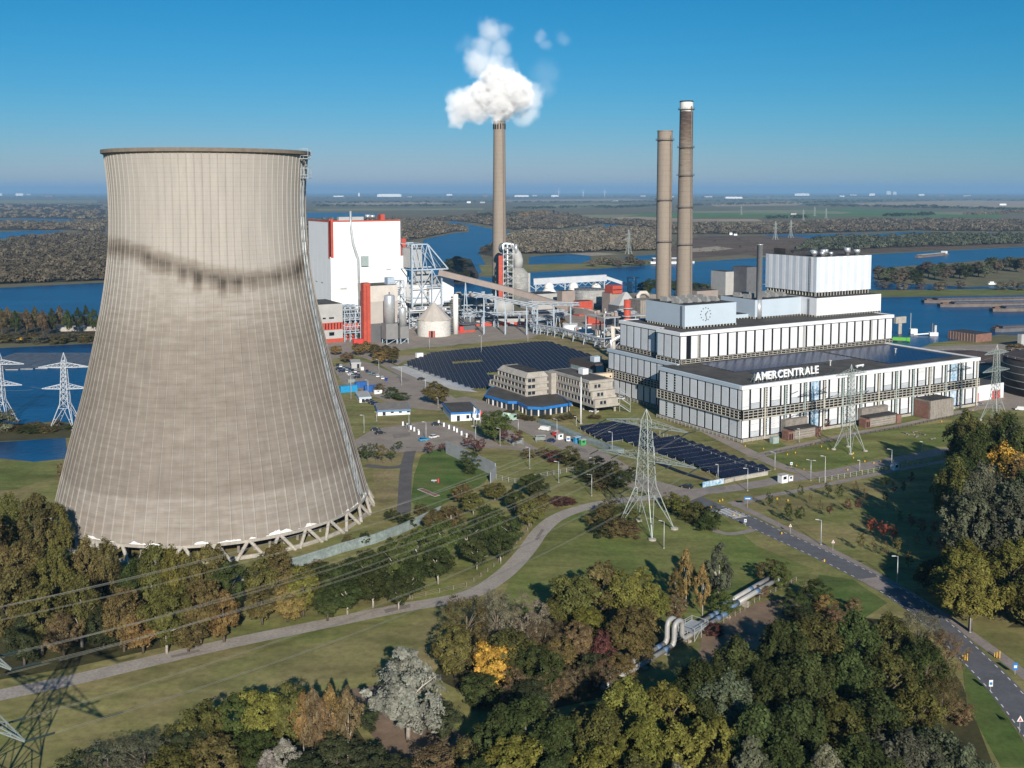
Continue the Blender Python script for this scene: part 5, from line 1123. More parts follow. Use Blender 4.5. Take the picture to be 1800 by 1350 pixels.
# pale pipe bridges
def pipe_bridge(label, pts3, w=3, h=2.2, m=PBLUE, sup=3):
    o0 = Vector((pts3[0].x, pts3[0].y, 0)); q = thing('pipe_bridge', label, 'pipe bridge', o0); pts = [p - o0 for p in pts3]; g = MB()
    for a, b_ in zip(pts, pts[1:]):
        d = (b_ - a); n = max(2, int(d.length / 5)); nrm = Vector((d.y, -d.x, 0)).normalized() * w / 2
        for s in (-1, 1):
            for dz in (0, h): g.beam(a + nrm * s + Vector((0, 0, dz)), b_ + nrm * s + Vector((0, 0, dz)), .35)
            for i in range(n): g.beam(a.lerp(b_, i / n) + nrm * s, a.lerp(b_, (i + 1) / n) + nrm * s + Vector((0, 0, h)), .22); g.beam(a.lerp(b_, i / n) + nrm * s, a.lerp(b_, i / n) + nrm * s + Vector((0, 0, h)), .22)
        for s in (-.5, .1, .6): MB().tube([a + nrm * s + Vector((0, 0, .8)), b_ + nrm * s + Vector((0, 0, .8))], .45, 8).build('pipe', ALU if s < .3 else GREYC, q)
        MB().beam(a + Vector((0, 0, h + .2)), b_ + Vector((0, 0, h + .2)), w * .7, .2).build('walkway', GREYC, q)
        for i in range(sup):
            p_ = a.lerp(b_, (i + .5) / sup); sg = MB()
            for s in (-1, 1): sg.beam((p_.x + nrm.x * s * 1.5, p_.y + nrm.y * s * 1.5, 0), (p_.x + nrm.x * s, p_.y + nrm.y * s, p_.z), .45)
            sg.beam((p_.x + nrm.x * 1.3, p_.y + nrm.y * 1.3, p_.z * .4), (p_.x - nrm.x * 1.2, p_.y - nrm.y * 1.2, p_.z * .7), .25); sg.beam((p_.x - nrm.x * 1.3, p_.y - nrm.y * 1.3, p_.z * .4), (p_.x + nrm.x * 1.2, p_.y + nrm.y * 1.2, p_.z * .7), .25)
            sg.build('support', m, q)['kind'] = 'stuff'
    g.build('truss', m, q)['kind'] = 'stuff'
pipe_bridge('pale pipe bridge sloping from the pipe deck to the red block', [W(832, 519, 750), W(945, 541, 745)])
pipe_bridge('level pale pipe bridge ending at the red block', [W(930, 535, 752), W(1018, 537, 745)])
pipe_bridge('long low pipe bridge on trestles behind the lawn', [P(815, 556, 9), P(900, 553, 9), P(1000, 549, 9)], sup=4)
pipe_bridge('low pipe bridge crossing the yard toward the white tanks', [P(935, 574, 4.5), P(985, 582, 4.5), P(1060, 602, 4.5)], sup=4)
pipe_bridge('short pipe bridge beside the round yellowish tree', [P(930, 566, 7), P(1000, 552, 9)], sup=3)
# red block and taupe boxes in the middle
q, L_, W_, h_ = bbox('red_block', 'plain red block at the end of the level pipe bridge', 1018, 556, 1008, 1042, 530, RED, ROOFD)
bbox('taupe_block', 'taupe box building behind the brown conveyor and before the grey tank', 988, 548, 979, 1011, 512, TAUPE, ROOFD)
bbox('taupe_block', 'taupe box building beneath the red roof box', 1072, 552, 1058, 1095, 516, TAUPE, ROOFD)
q, L_, W_, h_ = bbox('red_roof_box', 'red box with a dark slit on top of the taupe building', 1077, 516.5, 1063, 1094, 503, RED, RED, z0=zat(P(1072, 552).y, 516.5))
MB().box(.3, -.1, h_ * .45, L_ - .3, .01, h_ * .55).build('slit', DARK, q)
bbox('grey_block', 'low grey flat block left of the taupe box', 935, 545, 925, 985, 518, GREYC, ROOFD, Wd=20)
bbox('red_annex', 'small red annex under the curved conveyor', 1034, 572, 1030, 1062, 556, RED, RED)
def tank(label, cx, cy, rpx, yt, m, cone=.0, dome=False, cat='tank', rings=0, roofm=None, n=40):
    b = P(cx, cy); r = rpx * b.y / FPX; h = zat(b.y, yt); q = thing('storage_tank', label, cat, b)
    MB().lathe([(r, 0), (r, h)], n, cap1=True).build('shell', m, q, True)
    if dome: MB().lathe([(r * math.cos(t), h + cone * r * math.sin(t)) for t in np.linspace(0, 1.5, 8)], n).build('dome_roof', roofm or m, q, True)
    elif cone: MB().lathe([(r + .3, h - .05), (r + .3, h + .15), (.6, h + cone * r)], n).build('roof', roofm or m, q)
    for i in range(rings): MB().lathe([(r + .15, h * (i + 1) / (rings + 1)), (r + .15, h * (i + 1) / (rings + 1) + .3)], n).build('ring', STEEL, q)
    g = MB()
    for i in range(24): a_ = 2 * math.pi * i / 24; g.beam((r * math.cos(a_), r * math.sin(a_), h), (r * math.cos(a_), r * math.sin(a_), h + 1.1), .12)
    g.lathe([(r - .05, h + 1.05), (r + .05, h + 1.05), (r + .05, h + 1.15), (r - .05, h + 1.15)], n, cap0=False, cap1=False).build('railing', STEEL, q)['kind'] = 'stuff'
    return q
tank('large grey tank with dark doorway between the white domes and red roof box', 1036, 540, 27, 508, TANKG, .08, rings=4, roofm=GREYD)
tank('grey tank with low dark roof behind the taupe box', 950, 535, 18, 514, TANKG, .1, roofm=GREYD)
tank('white tank with red strip beside the round yellowish tree', 1002, 588, 13, 570, WHITE2, .06)
tank('small cream tank next to the white boxes', 1054, 593, 6, 583, BEIGE, .1)
q, L_, W_, h_ = bbox('white_shed', 'white box shed with red strip beside the white tank', 1018, 592, 1010, 1040, 576, WHITE2, GREYC); MB().box(-.1, W_ * .4, .3, .02, W_ * .55, h_ - .3).build('red_strip', REDD, q)
bbox('white_shed', 'low white shed in front of the dark plant beside the white tank', 1034, 598, 1026, 1058, 586, WHITE2, GREYC)
# three white domes under the pale gallery
for cx, cy, lab in ((965, 527, 'white cone dome nearest the scrubber under the pale gallery'), (1008, 526, 'middle white cone dome under the pale gallery'), (1048, 523, 'white cone dome at the stair end of the pale gallery')):
    b = P(cx, cy); r = 21 * b.y / FPX; q = thing('storage_dome', lab, 'dome', b); h1 = zat(b.y, 508); h2 = zat(b.y, 497)
    MB().lathe([(r, 0), (r, 3), (r * .42, h1), (r * .42, h1 + .6)], 30).build('cone', DOMEW, q, True); MB().lathe([(r * .42 * math.cos(t), h1 + .6 + (h2 - h1) * math.sin(t)) for t in np.linspace(0, 1.5, 7)], 24).build('cap', DOMEW, q, True)
    MB().box(-.8, -r * .62, h1 * .62, .8, -r * .50, h1 * .62 + 2.4).build('hatch', REDD, q)
g0 = P(938, 524); gl = thing('loading_gallery', 'long pale grey elevated gallery running above the white domes', 'gallery', g0)
a_ = W(938, 495, g0.y) - g0; b_ = W(1066, 488, g0.y) - g0
MB().beam(a_, b_, 6, 6).build('gallery_box', mat('gallery_grey', (0.50, 0.52, 0.55), 0.6, 0.08, 0.2), gl)
for t in (.03, .43, .97):
    p_ = a_.lerp(b_, t); g = MB().beam((p_.x, p_.y - 2, 0), (p_.x, p_.y - 2, p_.z - 3), 1.1).beam((p_.x, p_.y + 2, 0), (p_.x, p_.y + 2, p_.z - 3), 1.1)
    for s in (-1, 1): g.beam((p_.x, p_.y, p_.z - 8), (p_.x + s * 7, p_.y, p_.z - 3), .6)
    g.build('support', PBLUE, gl)
g = MB()
for i in range(12): t = i / 12; p_ = a_.lerp(b_, t); p2 = a_.lerp(b_, t + 1 / 24); p3 = a_.lerp(b_, t + 1 / 12); g.beam((p_.x, p_.y - 2.6, p_.z - 3), (p2.x, p2.y - 2.6, p2.z - 6), .4); g.beam((p2.x, p2.y - 2.6, p2.z - 6), (p3.x, p3.y - 2.6, p3.z - 3), .4)
g.build('truss', PBLUE, gl)['kind'] = 'stuff'
MB().beam(b_, W(1111, 503, g0.y) - g0, 4, 3).build('sloped_leg', MATS['gallery_grey'], gl)
fq, h = frame_tower('loading_tower', 'pale steel loading tower at the foot of the sloping gallery', 1104, 522, 8, 6, 489, 4, PBLUE, ang=0); MB().box(1, 1, 0, 4, 4, h * .8).build('column', WHITE2, fq); MB().box(-1, -1, h, 11, 7, h + .6).build('roof', GREYC, fq)
# ---------------- dark flue gas plant left of the clock box
fg = clutter('flue_gas_plant', 'tangle of grey ducts and frames around a red stack', 1062, 612, 34, 22, 20, 21, 70, mats=[GREYC, TAUPE, ALU, GREYD, CONC, STEEL])
b = P(1102, 612); q = thing('red_stack', 'red banded steel stack in the tangle of grey ducts', 'stack', b); h = zat(b.y, 527)
MB().lathe([(2.3, 0), (2.3, h)], 16).build('shaft', RED, q, True)
for t in (.2, .45, .66, .82): MB().lathe([(3.6, h * t), (3.6, h * t + .5)], 16).build('ring_platform', STEEL, q)
b = P(1095, 570); q = thing('cone_hood', 'grey cone hood and casing above the tangle of ducts', 'hood', b, A); zc = zat(b.y, 514); zb_ = zat(b.y, 535)
MB()._add([(-9, -7, zb_), (9, -7, zb_), (9, 7, zb_), (-9, 7, zb_), (2, 0, zc), (4, 0, zc), (4, 2, zc), (2, 2, zc)], [(0, 1, 5, 4), (1, 2, 6, 5), (2, 3, 7, 6), (3, 0, 4, 7), (4, 5, 6, 7)]).build('hood', GREYC, q)
MB().box(9, -8, zb_ - 12, 26, 8, zc - 2).build('casing', CONCD, q); MB().box(-9.2, -7.2, 0, 9.2, 7.2, zb_).build('frame_box', GREYD, q)
MB().tube([(8, -9, zb_ - 14), (8, -9, zc - 2), (10, -9, zc), (15, -9, zc), (18, -9, zc - 3)], 1.6, 10).build('bent_pipe', BEIGE, q, True)
b = P(1125, 585); q = thing('filter_casing', 'ribbed dark grey filter casing against the clock box', 'casing', b, A); h = zat(b.y, 528); MB().box(0, 0, h * .45, 17, 14, h).build('casing', CONCD, q)
for k in range(10): MB().box(.6 + k * 1.7, -.3, h * .5, 1.0 + k * 1.7, .02, h * .97).build('rib', CONC, q)
for x in (1, 16): MB().box(x - .5, 1, 0, x + .5, 13, h * .45).build('leg', GREYD, q)
for (p0, p1, r, m, lab) in ((W(1075, 600, 640), W(1112, 578, 640), 1.6, ALU, 'thick silver pipe leaning below the cone hood'), (W(1078, 575, 640), W(1100, 580, 640), 1.8, BEIGE, 'beige elbow pipe beside the red stack')):
    tag(MB().tube([Vector((p0.x, p0.y, 0)), p0, p1, Vector((p1.x + 2, p1.y, 0))], r, 10).build('process_pipe', m, smooth=True), lab, 'pipe')
# ---------------- plant between chimneys and striped tower
bbox('grey_block', 'grey cladded block with steel stairs near the red shaft behind the roof boxes', 1275, 520, 1264, 1294, 478, GREYC, ROOFD, Wd=22)
bbox('red_shaft', 'red shaft standing behind the plain roof box', 1305, 521, 1299, 1309, 469, RED, ROOFD, Wd=8)
bbox('dark_block', 'dark clad block between red shaft and steel stack', 1312, 522, 1308, 1332, 470, GREYD, ROOFD, Wd=20)
bbox('taupe_shed', 'low taupe sheds behind the paired chimneys', 1225, 528, 1215, 1262, 512, TAUPE, ROOFD, Wd=16)
bbox('blue_shed', 'white and blue shed behind the roof boxes', 1252, 512, 1246, 1266, 501, WHITE2, GREYC)
bbox('taupe_shed', 'long low taupe wall at the foot of the shorter paired chimney', 1128, 541, 1120, 1160, 522, TAUPE, ROOFD, Wd=14)
# ---------------- right bank: tanks, brick store, mooring
tank('wide brown tank with shallow dome beside the harbour', 1707, 650, 77, 628, CONC, .16, rings=1, roofm=mat('tank_roof_brown', (0.085, 0.06, 0.052), 0.8, 0.2, 0.1))
tank('dark ribbed tank cut by the frame edge near the white red door building', 1850, 690, 82, 628, mat('dark_tank', (0.05, 0.045, 0.042), 0.7, 0.25, 0.2), .14, rings=4, roofm=MATS['tank_roof_brown'])
q, L_, W_, h_ = bbox('brick_store', 'brick store with ribbed brown side wall next to the wide tank', 1716, 602, 1666, 1743, 588, BRICK, ROOFD)
for k in range(10): MB().box(-.2, W_ * k / 10, 0, .02, W_ * k / 10 + .5, h_).build('rib', TAUPE, q)
bbox('store_shed', 'grey shed behind the dark tank at the harbour', 1795, 612, 1788, 1830, 588, GREYC, GREYD)
q, L_, W_, h_ = bbox('concrete_bunker', 'concrete bunker raised on a leg at the quay edge', 1575, 569, 1571, 1593, 558, CONC, CONC, z0=8); MB().box(L_ * .35, W_ * .3, -8, L_ * .65, W_ * .6, 0).build('leg', CONC, q)
b = P(1640, 590); q = thing('quay_crane', 'small grey crane with twin jaws on the quay', 'crane', b); MB().box(-3, -2, 0, 3, 2, 2.5).build('base', WHITE2, q); MB().box(-1.2, -.5, 2.5, -.3, .5, 9).build('jaw', GREYD, q); MB().box(.8, -.5, 2.5, 2.4, .5, 7.5).build('jaw', STEEL, q); MB().beam((-14, 0, .8), (-3, 0, 1.6), .8).build('boom', WHITE2, q)
b = P(1605, 586); q = thing('quay_cabin', 'white cabin with mast on the quay', 'cabin', b); MB().box(-2.5, -2, 0, 2.5, 2, 3.5).build('cabin', WHITE2, q); MB().beam((-2, 0, 3), (-2, 0, 15), .3).build('mast', STEEL, q)
b = P(1585, 601); q = thing('green_truck', 'green truck parked beyond the boiler house end', 'truck', b, -.3); MB().box(-6, -1.2, 1, 3, 1.2, 3.2).build('cargo', mat('truck_green', (0.12, 0.42, 0.05), 0.5, 0.1, 1), q); MB().box(3.2, -1.2, .6, 5.4, 1.2, 3.3).build('cab', MATS['truck_green'], q)
for x in (-5, -3.6, 4): 
    for s in (-1.1, 1.1): MB().tube([(x, s - .15, .5), (x, s + .15, .5)], .5, 10).build('wheel', RUBBER, q)
# barges and ships
def barge(label, x0, y0, x1, y1, wid, m, hold=COAL, house=False):
    a = P(x0, y0); b_ = P(x1, y1); d = b_ - a; L = d.length; q = thing('barge', label, 'barge', a, math.atan2(d.y, d.x)); w = wid / 2
    hull = [(0, -w * .5), (L * .06, -w), (L, -w), (L, w), (L * .06, w), (0, w * .5)]
    MB().prism(hull, .0, 2.6).build('hull', m, q); MB().box(L * .09, -w * .82, 2.6, L * .9, w * .82, 3.8).build('coaming', mat('rust_coaming', (0.09, 0.075, 0.07), 0.85, 0.3, 0.3), q)
    for k in range(8): MB().box(L * (.10 + k * .0985), -w * .78, 3.8, L * (.195 + k * .0985), w * .78, 4.3).build('hatch_cover', hold, q)
    MB().box(L * .02, -w * .4, 2.6, L * .06, w * .4, 3.6).build('bow_winch', RUST, q)
    if house: MB().box(L * .92, -w * .7, 2.6, L * .985, w * .7, 6.5).build('wheelhouse', WHITE2, q)
HULL = mat('barge_hull', (0.17, 0.14, 0.12), 0.8, 0.25, 0.15)
COVER = mat('hatch_navy', (0.09, 0.11, 0.16), 0.5, 0.2, 0.1)
barge('moored barge with dark hatch covers farthest out in the harbour', 1622, 532, 1850, 528, 11, HULL, COVER)
barge('moored barge with long dark hatch covers in the middle of the harbour', 1650, 539, 1900, 536, 11, HULL, COVER)
barge('moored barge nearest the quay with rusty bow', 1742, 547, 1960, 543, 11, HULL, COVER)
barge('dark barge tied up behind the brick store', 1745, 583, 1860, 578, 10, GREYD, COVER, True)
barge('cargo ship with white wheelhouse under way on the river', 1611, 453, 1662, 448, 11, HULL, GREYC, True)
b = P(1743, 500); q = thing('motor_boat', 'small white motor boat on the creek below the tree belt', 'boat', b, .2); MB().prism([(-5, -1.8), (3, -1.8), (6, 0), (3, 1.8), (-5, 1.8)], 0, 1.5).build('hull', WHITE2, q); MB().box(-3, -1.3, 1.5, 2, 1.3, 3.2).build('cabin', WHITE2, q)
b = P(1178, 463); q = thing('ferry', 'white ferry moored at the far bank beyond the paired chimneys', 'boat', b, .1); MB().prism([(-30, -6), (30, -6), (36, 0), (30, 6), (-30, 6)], 0, 3).build('hull', WHITE2, q); MB().box(-26, -5, 3, 24, 5, 7.5).build('cabin', GREYD, q); MB().box(-27, -5.2, 7.5, 25, 5.2, 8.3).build('roof', WHITE2, q)
# ================================================================== PYLONS AND LINES
def pylon_meshes(H, base, waist_z, waist, top_w, arms, m=PYLON, th=.19, peak=3.5):
    """arms: list of (z, half length). Local x = arm direction."""
    parts = {}
    def hw(z):
        if z < waist_z: return base / 2 + (waist / 2 - base / 2) * z / waist_z
        return waist / 2 + (top_w / 2 - waist / 2) * (z - waist_z) / (H - peak - waist_z)
    legs = []
    for sx in (-1, 1):
        for sy in (-1, 1):
            mb = MB(); zs = [0, waist_z, H - peak]
            for a, b in zip(zs, zs[1:]): mb.beam((sx * hw(a), sy * hw(a), a), (sx * hw(b), sy * hw(b), b), th * 1.35)
            mb.beam((sx * hw(H - peak), sy * hw(H - peak), H - peak), (0, 0, H), th); legs.append(mb.mesh('leg', m))
    br = MB(); z = 0.0; lv = [0.0]
    while z < H - peak - .5: z += max(1.8, hw(z) * 1.75); lv.append(min(z, H - peak))
    for a, b in zip(lv, lv[1:]):
        ha, hb = hw(a), hw(b); F = [((-1, -1), (1, -1)), ((1, -1), (1, 1)), ((1, 1), (-1, 1)), ((-1, 1), (-1, -1))]
        for (ax, ay), (bx, by) in F:
            if a == 0:   # open K at the foot
                mid = ((ax + bx) / 2 * hb, (ay + by) / 2 * hb, b); br.beam((ax * ha, ay * ha, a), mid, th * .8); br.beam((bx * ha, by * ha, a), mid, th * .8)
                br.beam((ax * (ha + hb) / 2, ay * (ha + hb) / 2, b / 2), ((ax * ha + mid[0]) / 2, (ay * ha + mid[1]) / 2, b / 2), th * .6); br.beam((bx * (ha + hb) / 2, by * (ha + hb) / 2, b / 2), ((bx * ha + mid[0]) / 2, (by * ha + mid[1]) / 2, b / 2), th * .6)
            else: br.beam((ax * ha, ay * ha, a), (bx * hb, by * hb, b), th * .7); br.beam((bx * ha, by * ha, a), (ax * hb, ay * hb, b), th * .7)
            br.beam((ax * hb, ay * hb, b), (bx * hb, by * hb, b), th * .7)
    parts['bracing'] = br.mesh('bracing', m); arm_m = []
    for z, L in arms:
        for s in (-1, 1):
            w = hw(z); a = MB(); tip = (s * L, 0, z)
            for y in (-1, 1):
                a.beam((s * w, y * w, z), tip, th); a.beam((s * w, y * w, z + 2.0), (tip[0], 0, z + .15), th * .8); n = 5
                for i in range(n):
                    t0, t1 = i / n, (i + 1) / n; p0 = Vector((s * w, y * w, z)).lerp(Vector(tip), t0); p1 = Vector((s * w, y * w, z + 2)).lerp(Vector(tip), t1); p2 = Vector((s * w, y * w, z + 2)).lerp(Vector(tip), t0); a.beam(p0, p1, th * .55); a.beam(p0, p2, th * .5)
                    q0 = Vector((s * w, -y * w, z)).lerp(Vector(tip), t1); a.beam(p0, q0, th * .5)
            arm_m.append(a.mesh('cross_arm', m))
    ft = MB().lathe([(base * .07 + .35, -.2), (base * .07 + .3, .5), (.25, .7)], 10).mesh('footing', CONC)
    return dict(legs=legs, bracing=parts['bracing'], arms=arm_m, foot=ft, base=base)
INSUL = mat('insulator_dark', (0.03, 0.05, 0.05), 0.4, 0.2, 2)
def pylon(meshes, label, loc, rz, group=None, name='pylon'):
    q = thing(name, label, 'pylon', loc, rz, group)
    for me in meshes['legs']: inst('leg', me, q)
    inst('bracing', meshes['bracing'], q)['kind'] = 'stuff'
    for me in meshes['arms']: inst('cross_arm', me, q)
    for sx in (-1, 1):
        for sy in (-1, 1): inst('footing', meshes['foot'], q, (sx * meshes['base'] / 2, sy * meshes['base'] / 2, 0))
    return q
BIGA = [(22.3, 17.5), (32.6, 14.5)]
big = pylon_meshes(37.8, 13.0, 14, 4.6, 2.2, BIGA)
PC = P(1134, 932); RZC = math.atan2(303.86 - 324.4, 52.86 - 27.37)
pylon(big, 'large lattice pylon standing on the lawn beside the concrete road', PC, RZC)
PL = Vector((-87, 158, 0)); dline = (PC - PL); RZL = math.atan2(dline.y, dline.x) - math.pi / 2 + .1
pylon(big, 'lattice pylon at the near end of the power line beyond the meadow', PL, RZL)
slim = pylon_meshes(35.0, 8.6, 11, 3.0, 1.6, [(23, 10), (31, 9)], th=.15)
PR = P(1493, 792); pylon(slim, 'slim lattice pylon on the lawn before the hall front', PR, .55)
PRR = P(1748, 740); pylon(slim, 'slim lattice pylon by the white red door building', PRR, .55)
wh = pylon_meshes(33.5, 10.5, 11, 3.4, 1.6, [(17.5, 9.8), (27, 11)], m=mat('white_pylon_steel', (0.52, 0.56, 0.60), 0.5, 0.1, 1), th=.2)
PW = P(116, 752); pylon(wh, 'whitish lattice pylon on the reed bank before the solar rafts', PW, .05)
PW2 = P(2, 745); pylon(wh, 'pale lattice pylon beside the whitish pylon at the pond', PW2, .05)
farp = pylon_meshes(40, 8, 14, 3, 1.6, [(24, 9), (32, 7)], m=PYLON, th=.32)
for i, (x, y) in enumerate(((1412, 388), (1390, 418), (1363, 421), (1105, 446), (1303, 378), (1432, 380), (1452, 384))): pylon(farp, 'tiny lattice pylon in the far wooded plain', P(x, y), .6, 'far pylons in the plain')
def arm_tip(loc, rz, z, x, y=0): return Vector((loc.x + x * math.cos(rz) - y * math.sin(rz), loc.y + x * math.sin(rz) + y * math.cos(rz), z))
CABLE = mat('power_cable', (0.34, 0.32, 0.27), 0.5, 0.1, 1, metal=.3)
def cable(a, b, sag, r=.05, n=18):
    return MB().tube([a.lerp(b, t) - Vector((0, 0, sag * 4 * t * (1 - t))) for t in np.linspace(0, 1, n + 1)], r, 5)
ncab = 0
def line(a, b, sag, label, r=.024, ins=True, bundle=.45):
    q = thing('power_cable', label, 'cable', a, 0, 'cables of the large power line'); A0 = a.copy()
    d = (b - a).normalized(); s0 = a + d * 4.5 - Vector((0, 0, .5)); s1 = b - d * 4.5 - Vector((0, 0, .5)); nrm = Vector((-d.y, d.x, 0)).normalized()
    for s in ((-1, 1) if bundle else (0,)): cable(s0 - A0 + nrm * s * bundle / 2, s1 - A0 + nrm * s * bundle / 2, sag, r).build('conductor', CABLE, q)
    if ins:
        for p0, p1 in ((a, s0), (b, s1)): MB().tube([p0 - A0, p1 - A0], .16, 6).build('insulator', INSUL, q)
for (z, L) in BIGA:
    for x, tag_ in ((-L, 'outer'), (-L * .55, 'inner'), (L * .55, 'inner'), (L, 'outer')):
        line(arm_tip(PL, RZL, z, x), arm_tip(PC, RZC, z, x), 5.5, 'twin grey power cable strung between the two large pylons')
line(Vector((PL.x, PL.y, 37.6)), Vector((PC.x, PC.y, 37.6)), 4.5, 'single thin earth wire between the pylon peaks', .035, False, 0)
for (z, L) in BIGA:   # on towards the plant
    for x in (-L, L): line(arm_tip(PC, RZC, z, x), arm_tip(PR, .55, z + 1, x * .6), 6, 'dark sagging cable from the large pylon to the slim pylon', .03, True, 0)
for z, L in ((23, 10), (31, 9)):
    for x in (-L, L): line(arm_tip(PR, .55, z, x), arm_tip(PRR, .55, z, x), 3, 'thin cable between the two slim pylons', .03, False, 0)
for z, L in ((17.5, 9.8), (27, 11)):
    for x in (-L, L): line(arm_tip(PW2, .05, z, x), arm_tip(PW, .05, z, x), 1, 'thin cable between the two pale pylons', .03, False, 0)
# ================================================================== DISTRICT HEATING PIPELINE
def pxz(x, y, z): return P(x, y, z)
pl = thing('heating_pipeline', 'twin grey pipeline with blue joints and a tall expansion loop', 'pipeline', P(1200, 1130)); o_ = P(1200, 1130)
dirp = (P(1362, 1022, 1.2) - P(1120, 1166, 1.2)).normalized(); nrm = Vector((-dirp.y, dirp.x, 0))
PIPE = mat('pipe_jacket', (0.38, 0.375, 0.36), 0.5, 0.12, 0.4, metal=.15); BLUEJ = mat('pipe_blue', (0.10, 0.17, 0.28), 0.5, 0.2, 1)
start = P(1120, 1166, 1.2); L1 = (P(1172, 1134, 1.2) - start).length; L2 = (P(1288, 1070, 1.2) - start).length; L3 = (P(1362, 1022, 1.2) - start).length
for s in (0, 1):
    off_ = nrm * (.95 if s else -.95)
    def at(l, z): v = start + dirp * l + off_; return Vector((v.x, v.y, z)) - o_
    MB().tube([at(-14, 1.2), at(L1, 1.2)], .6, 14).build('pipe', PIPE, pl, True)
    MB().tube([at(L1, 1.2), at(L1 + .9, 1.5), at(L1 + 1.3, 2.4), at(L1 + 1.3, 5.0), at(L1 + 1.7, 5.9), at(L1 + 2.5, 6.2), at(L1 + 3.3, 6.2), at(L1 + 4.1, 5.9), at(L1 + 4.5, 5.0), at(L1 + 4.5, 2.4), at(L1 + 5.0, 1.5), at(L1 + 6.2, 1.2), at(L2 - 6, 1.2)], .6, 14).build('expansion_loop', PIPE, pl, True)
    MB().tube([at(L2 - 6, 1.2), at(L2 - 3, 1.2)], .66, 14).build('blue_joint', BLUEJ, pl, True)
    MB().tube([at(L2 - 1.5, 2.2), at(L2 + 2, 2.2)], .7, 14).build('blue_joint', BLUEJ, pl, True); MB().tube([at(L2 + 2, 2.2), at(L3, 2.2)], .62, 14).build('pipe', PIPE, pl, True)
    for l in (L2 + 11, L1 + 20, L3 - 1, L1 - 3): MB().tube([at(l, 1.2 if l < L2 else 2.2), at(l + 1.6, 1.2 if l < L2 else 2.2)], .66, 14).build('band', BLUEJ if l != L3 - 1 else STEEL, pl, True)
for l in np.arange(-8, L3, 9):
    v = start + dirp * l - o_; MB().box(-1.8, -.35, 0, 1.8, .35, 1.5 if l > L2 else .5).build('saddle', CONC, pl, loc=(v.x, v.y, 0), rz=math.atan2(nrm.y, nrm.x))
v = start + dirp * (L1 + 8) - o_; ra = math.atan2(dirp.y, dirp.x); g = MB()
for x in (0, 3, 6):
    for y in (-2.2, 2.2): g.beam((x, y, 0), (x, y, 3.2), .14)
for y in (-2.2, 2.2):
    for z in (2.2, 2.7, 3.2): g.beam((0, y, z), (6, y, z), .09)
    g.beam((0, y, 0), (3, y, 2.2), .1); g.beam((3, y, 2.2), (6, y, 0), .1)
for x in (0, 6): g.beam((x, -2.2, 3.2), (x, 2.2, 3.2), .1)
g.box(-.2, -2.3, 2.05, 6.2, 2.3, 2.15); g.build('walkway', STEEL, pl, loc=(v.x, v.y, 0), rz=ra)['kind'] = 'stuff'
# ================================================================== LAMP POSTS
def lamp_proto(h, arm, double=False):
    q = thing('street_lamp', 'x', 'street lamp', (0, 0, 0))
    MB().lathe([(.16, 0), (.12, h * .4), (.08, h)], 8).build('pole', LAMPW if h > 8.5 else STEEL, q, True)
    for s in ((-1, 1) if double else (1,)):
        ar = MB().beam((0, 0, h - .05), (s * arm, 0, h + .1), .1).build('arm', STEEL, q); MB().box(s * arm - .5, -.18, h, s * arm + .5, .18, h + .2).build('lamp_head', LAMPW, ar)
    MB().lathe([(.3, 0), (.3, .25)], 8).build('foot', CONC, q)
    return q
LAMPS = [(1167, 964, 918, 'grey lamp post beside the large pylon foot'), (1443, 958, 915, 'lamp post beside the cycle path near the crossing'), (1577, 1026, 977, 'lamp post on the verge above the asphalt road'), (1705, 1112, 1060, 'lamp post between cycle path and asphalt road bend'),
         (1044, 846, 805, 'lamp post beside the shrubs along the avenue'), (1040, 872, 835, 'lamp post near the access road start'), (931, 824, 787, 'lamp post on the lawn below the avenue'), (982, 848, 811, 'lamp post on the lawn beside the wire fence'), (1314, 863, 824, 'lamp post beside the painted wall'),
         (1262, 846, 818, 'lamp post at the solar field corner'), (1362, 825, 795, 'lamp post on the lawn before the hall corner'), (1405, 777, 755, 'lamp post at the foot of the first annex'), (1425, 845, 808, 'double lamp post beside the gate'), (1450, 848, 803, 'tall lamp post beside the gate fence'),
         (1511, 828, 812, 'lamp post at the barrier island'), (1567, 825, 790, 'tall lamp post on the barrier island'), (1621, 794, 778, 'white post on the lawn edge'), (836, 776, 748, 'lamp post at the gate road'), (879, 783, 753, 'green lamp post below the leafy tree'), (770, 716, 700, 'lamp post before the leafy gate tree'),
         (706, 676, 645, 'lamp post beside the sunken basin'), (748, 690, 662, 'lamp post on the grass strip by the basin'), (666, 655, 632, 'lamp post at the parking lot end'), (640, 760, 730, 'lamp post on the dry grass beside the cooling tower'), (662, 740, 725, 'lamp post behind the workshop hut'), (719, 758, 728, 'lamp post at the white pillar row'),
         (749, 775, 742, 'lamp post in the middle of the parking lot'), (911, 762, 738, 'lamp post on the avenue verge'), (979, 772, 737, 'lamp post by the entrance barriers'), (1013, 748, 735, 'lamp post beside the white mast'), (1076, 797, 760, 'lamp post on the sloping wall'), (1150, 822, 785, 'lamp post behind the large pylon'),
         (846, 620, 590, 'lamp post at the far edge of the large solar field'), (755, 613, 592, 'lamp post before the cone silo'), (928, 603, 575, 'lamp post in the yard beyond the large solar field'), (1120, 880, 858, 'small lamp post at the concrete road bend'), (617, 700, 660, 'lamp post beside the site cabin'), (647, 690, 668, 'lamp post between the blue containers'), (687, 700, 683, 'lamp post beside the dark shrubs')]
protos = {}
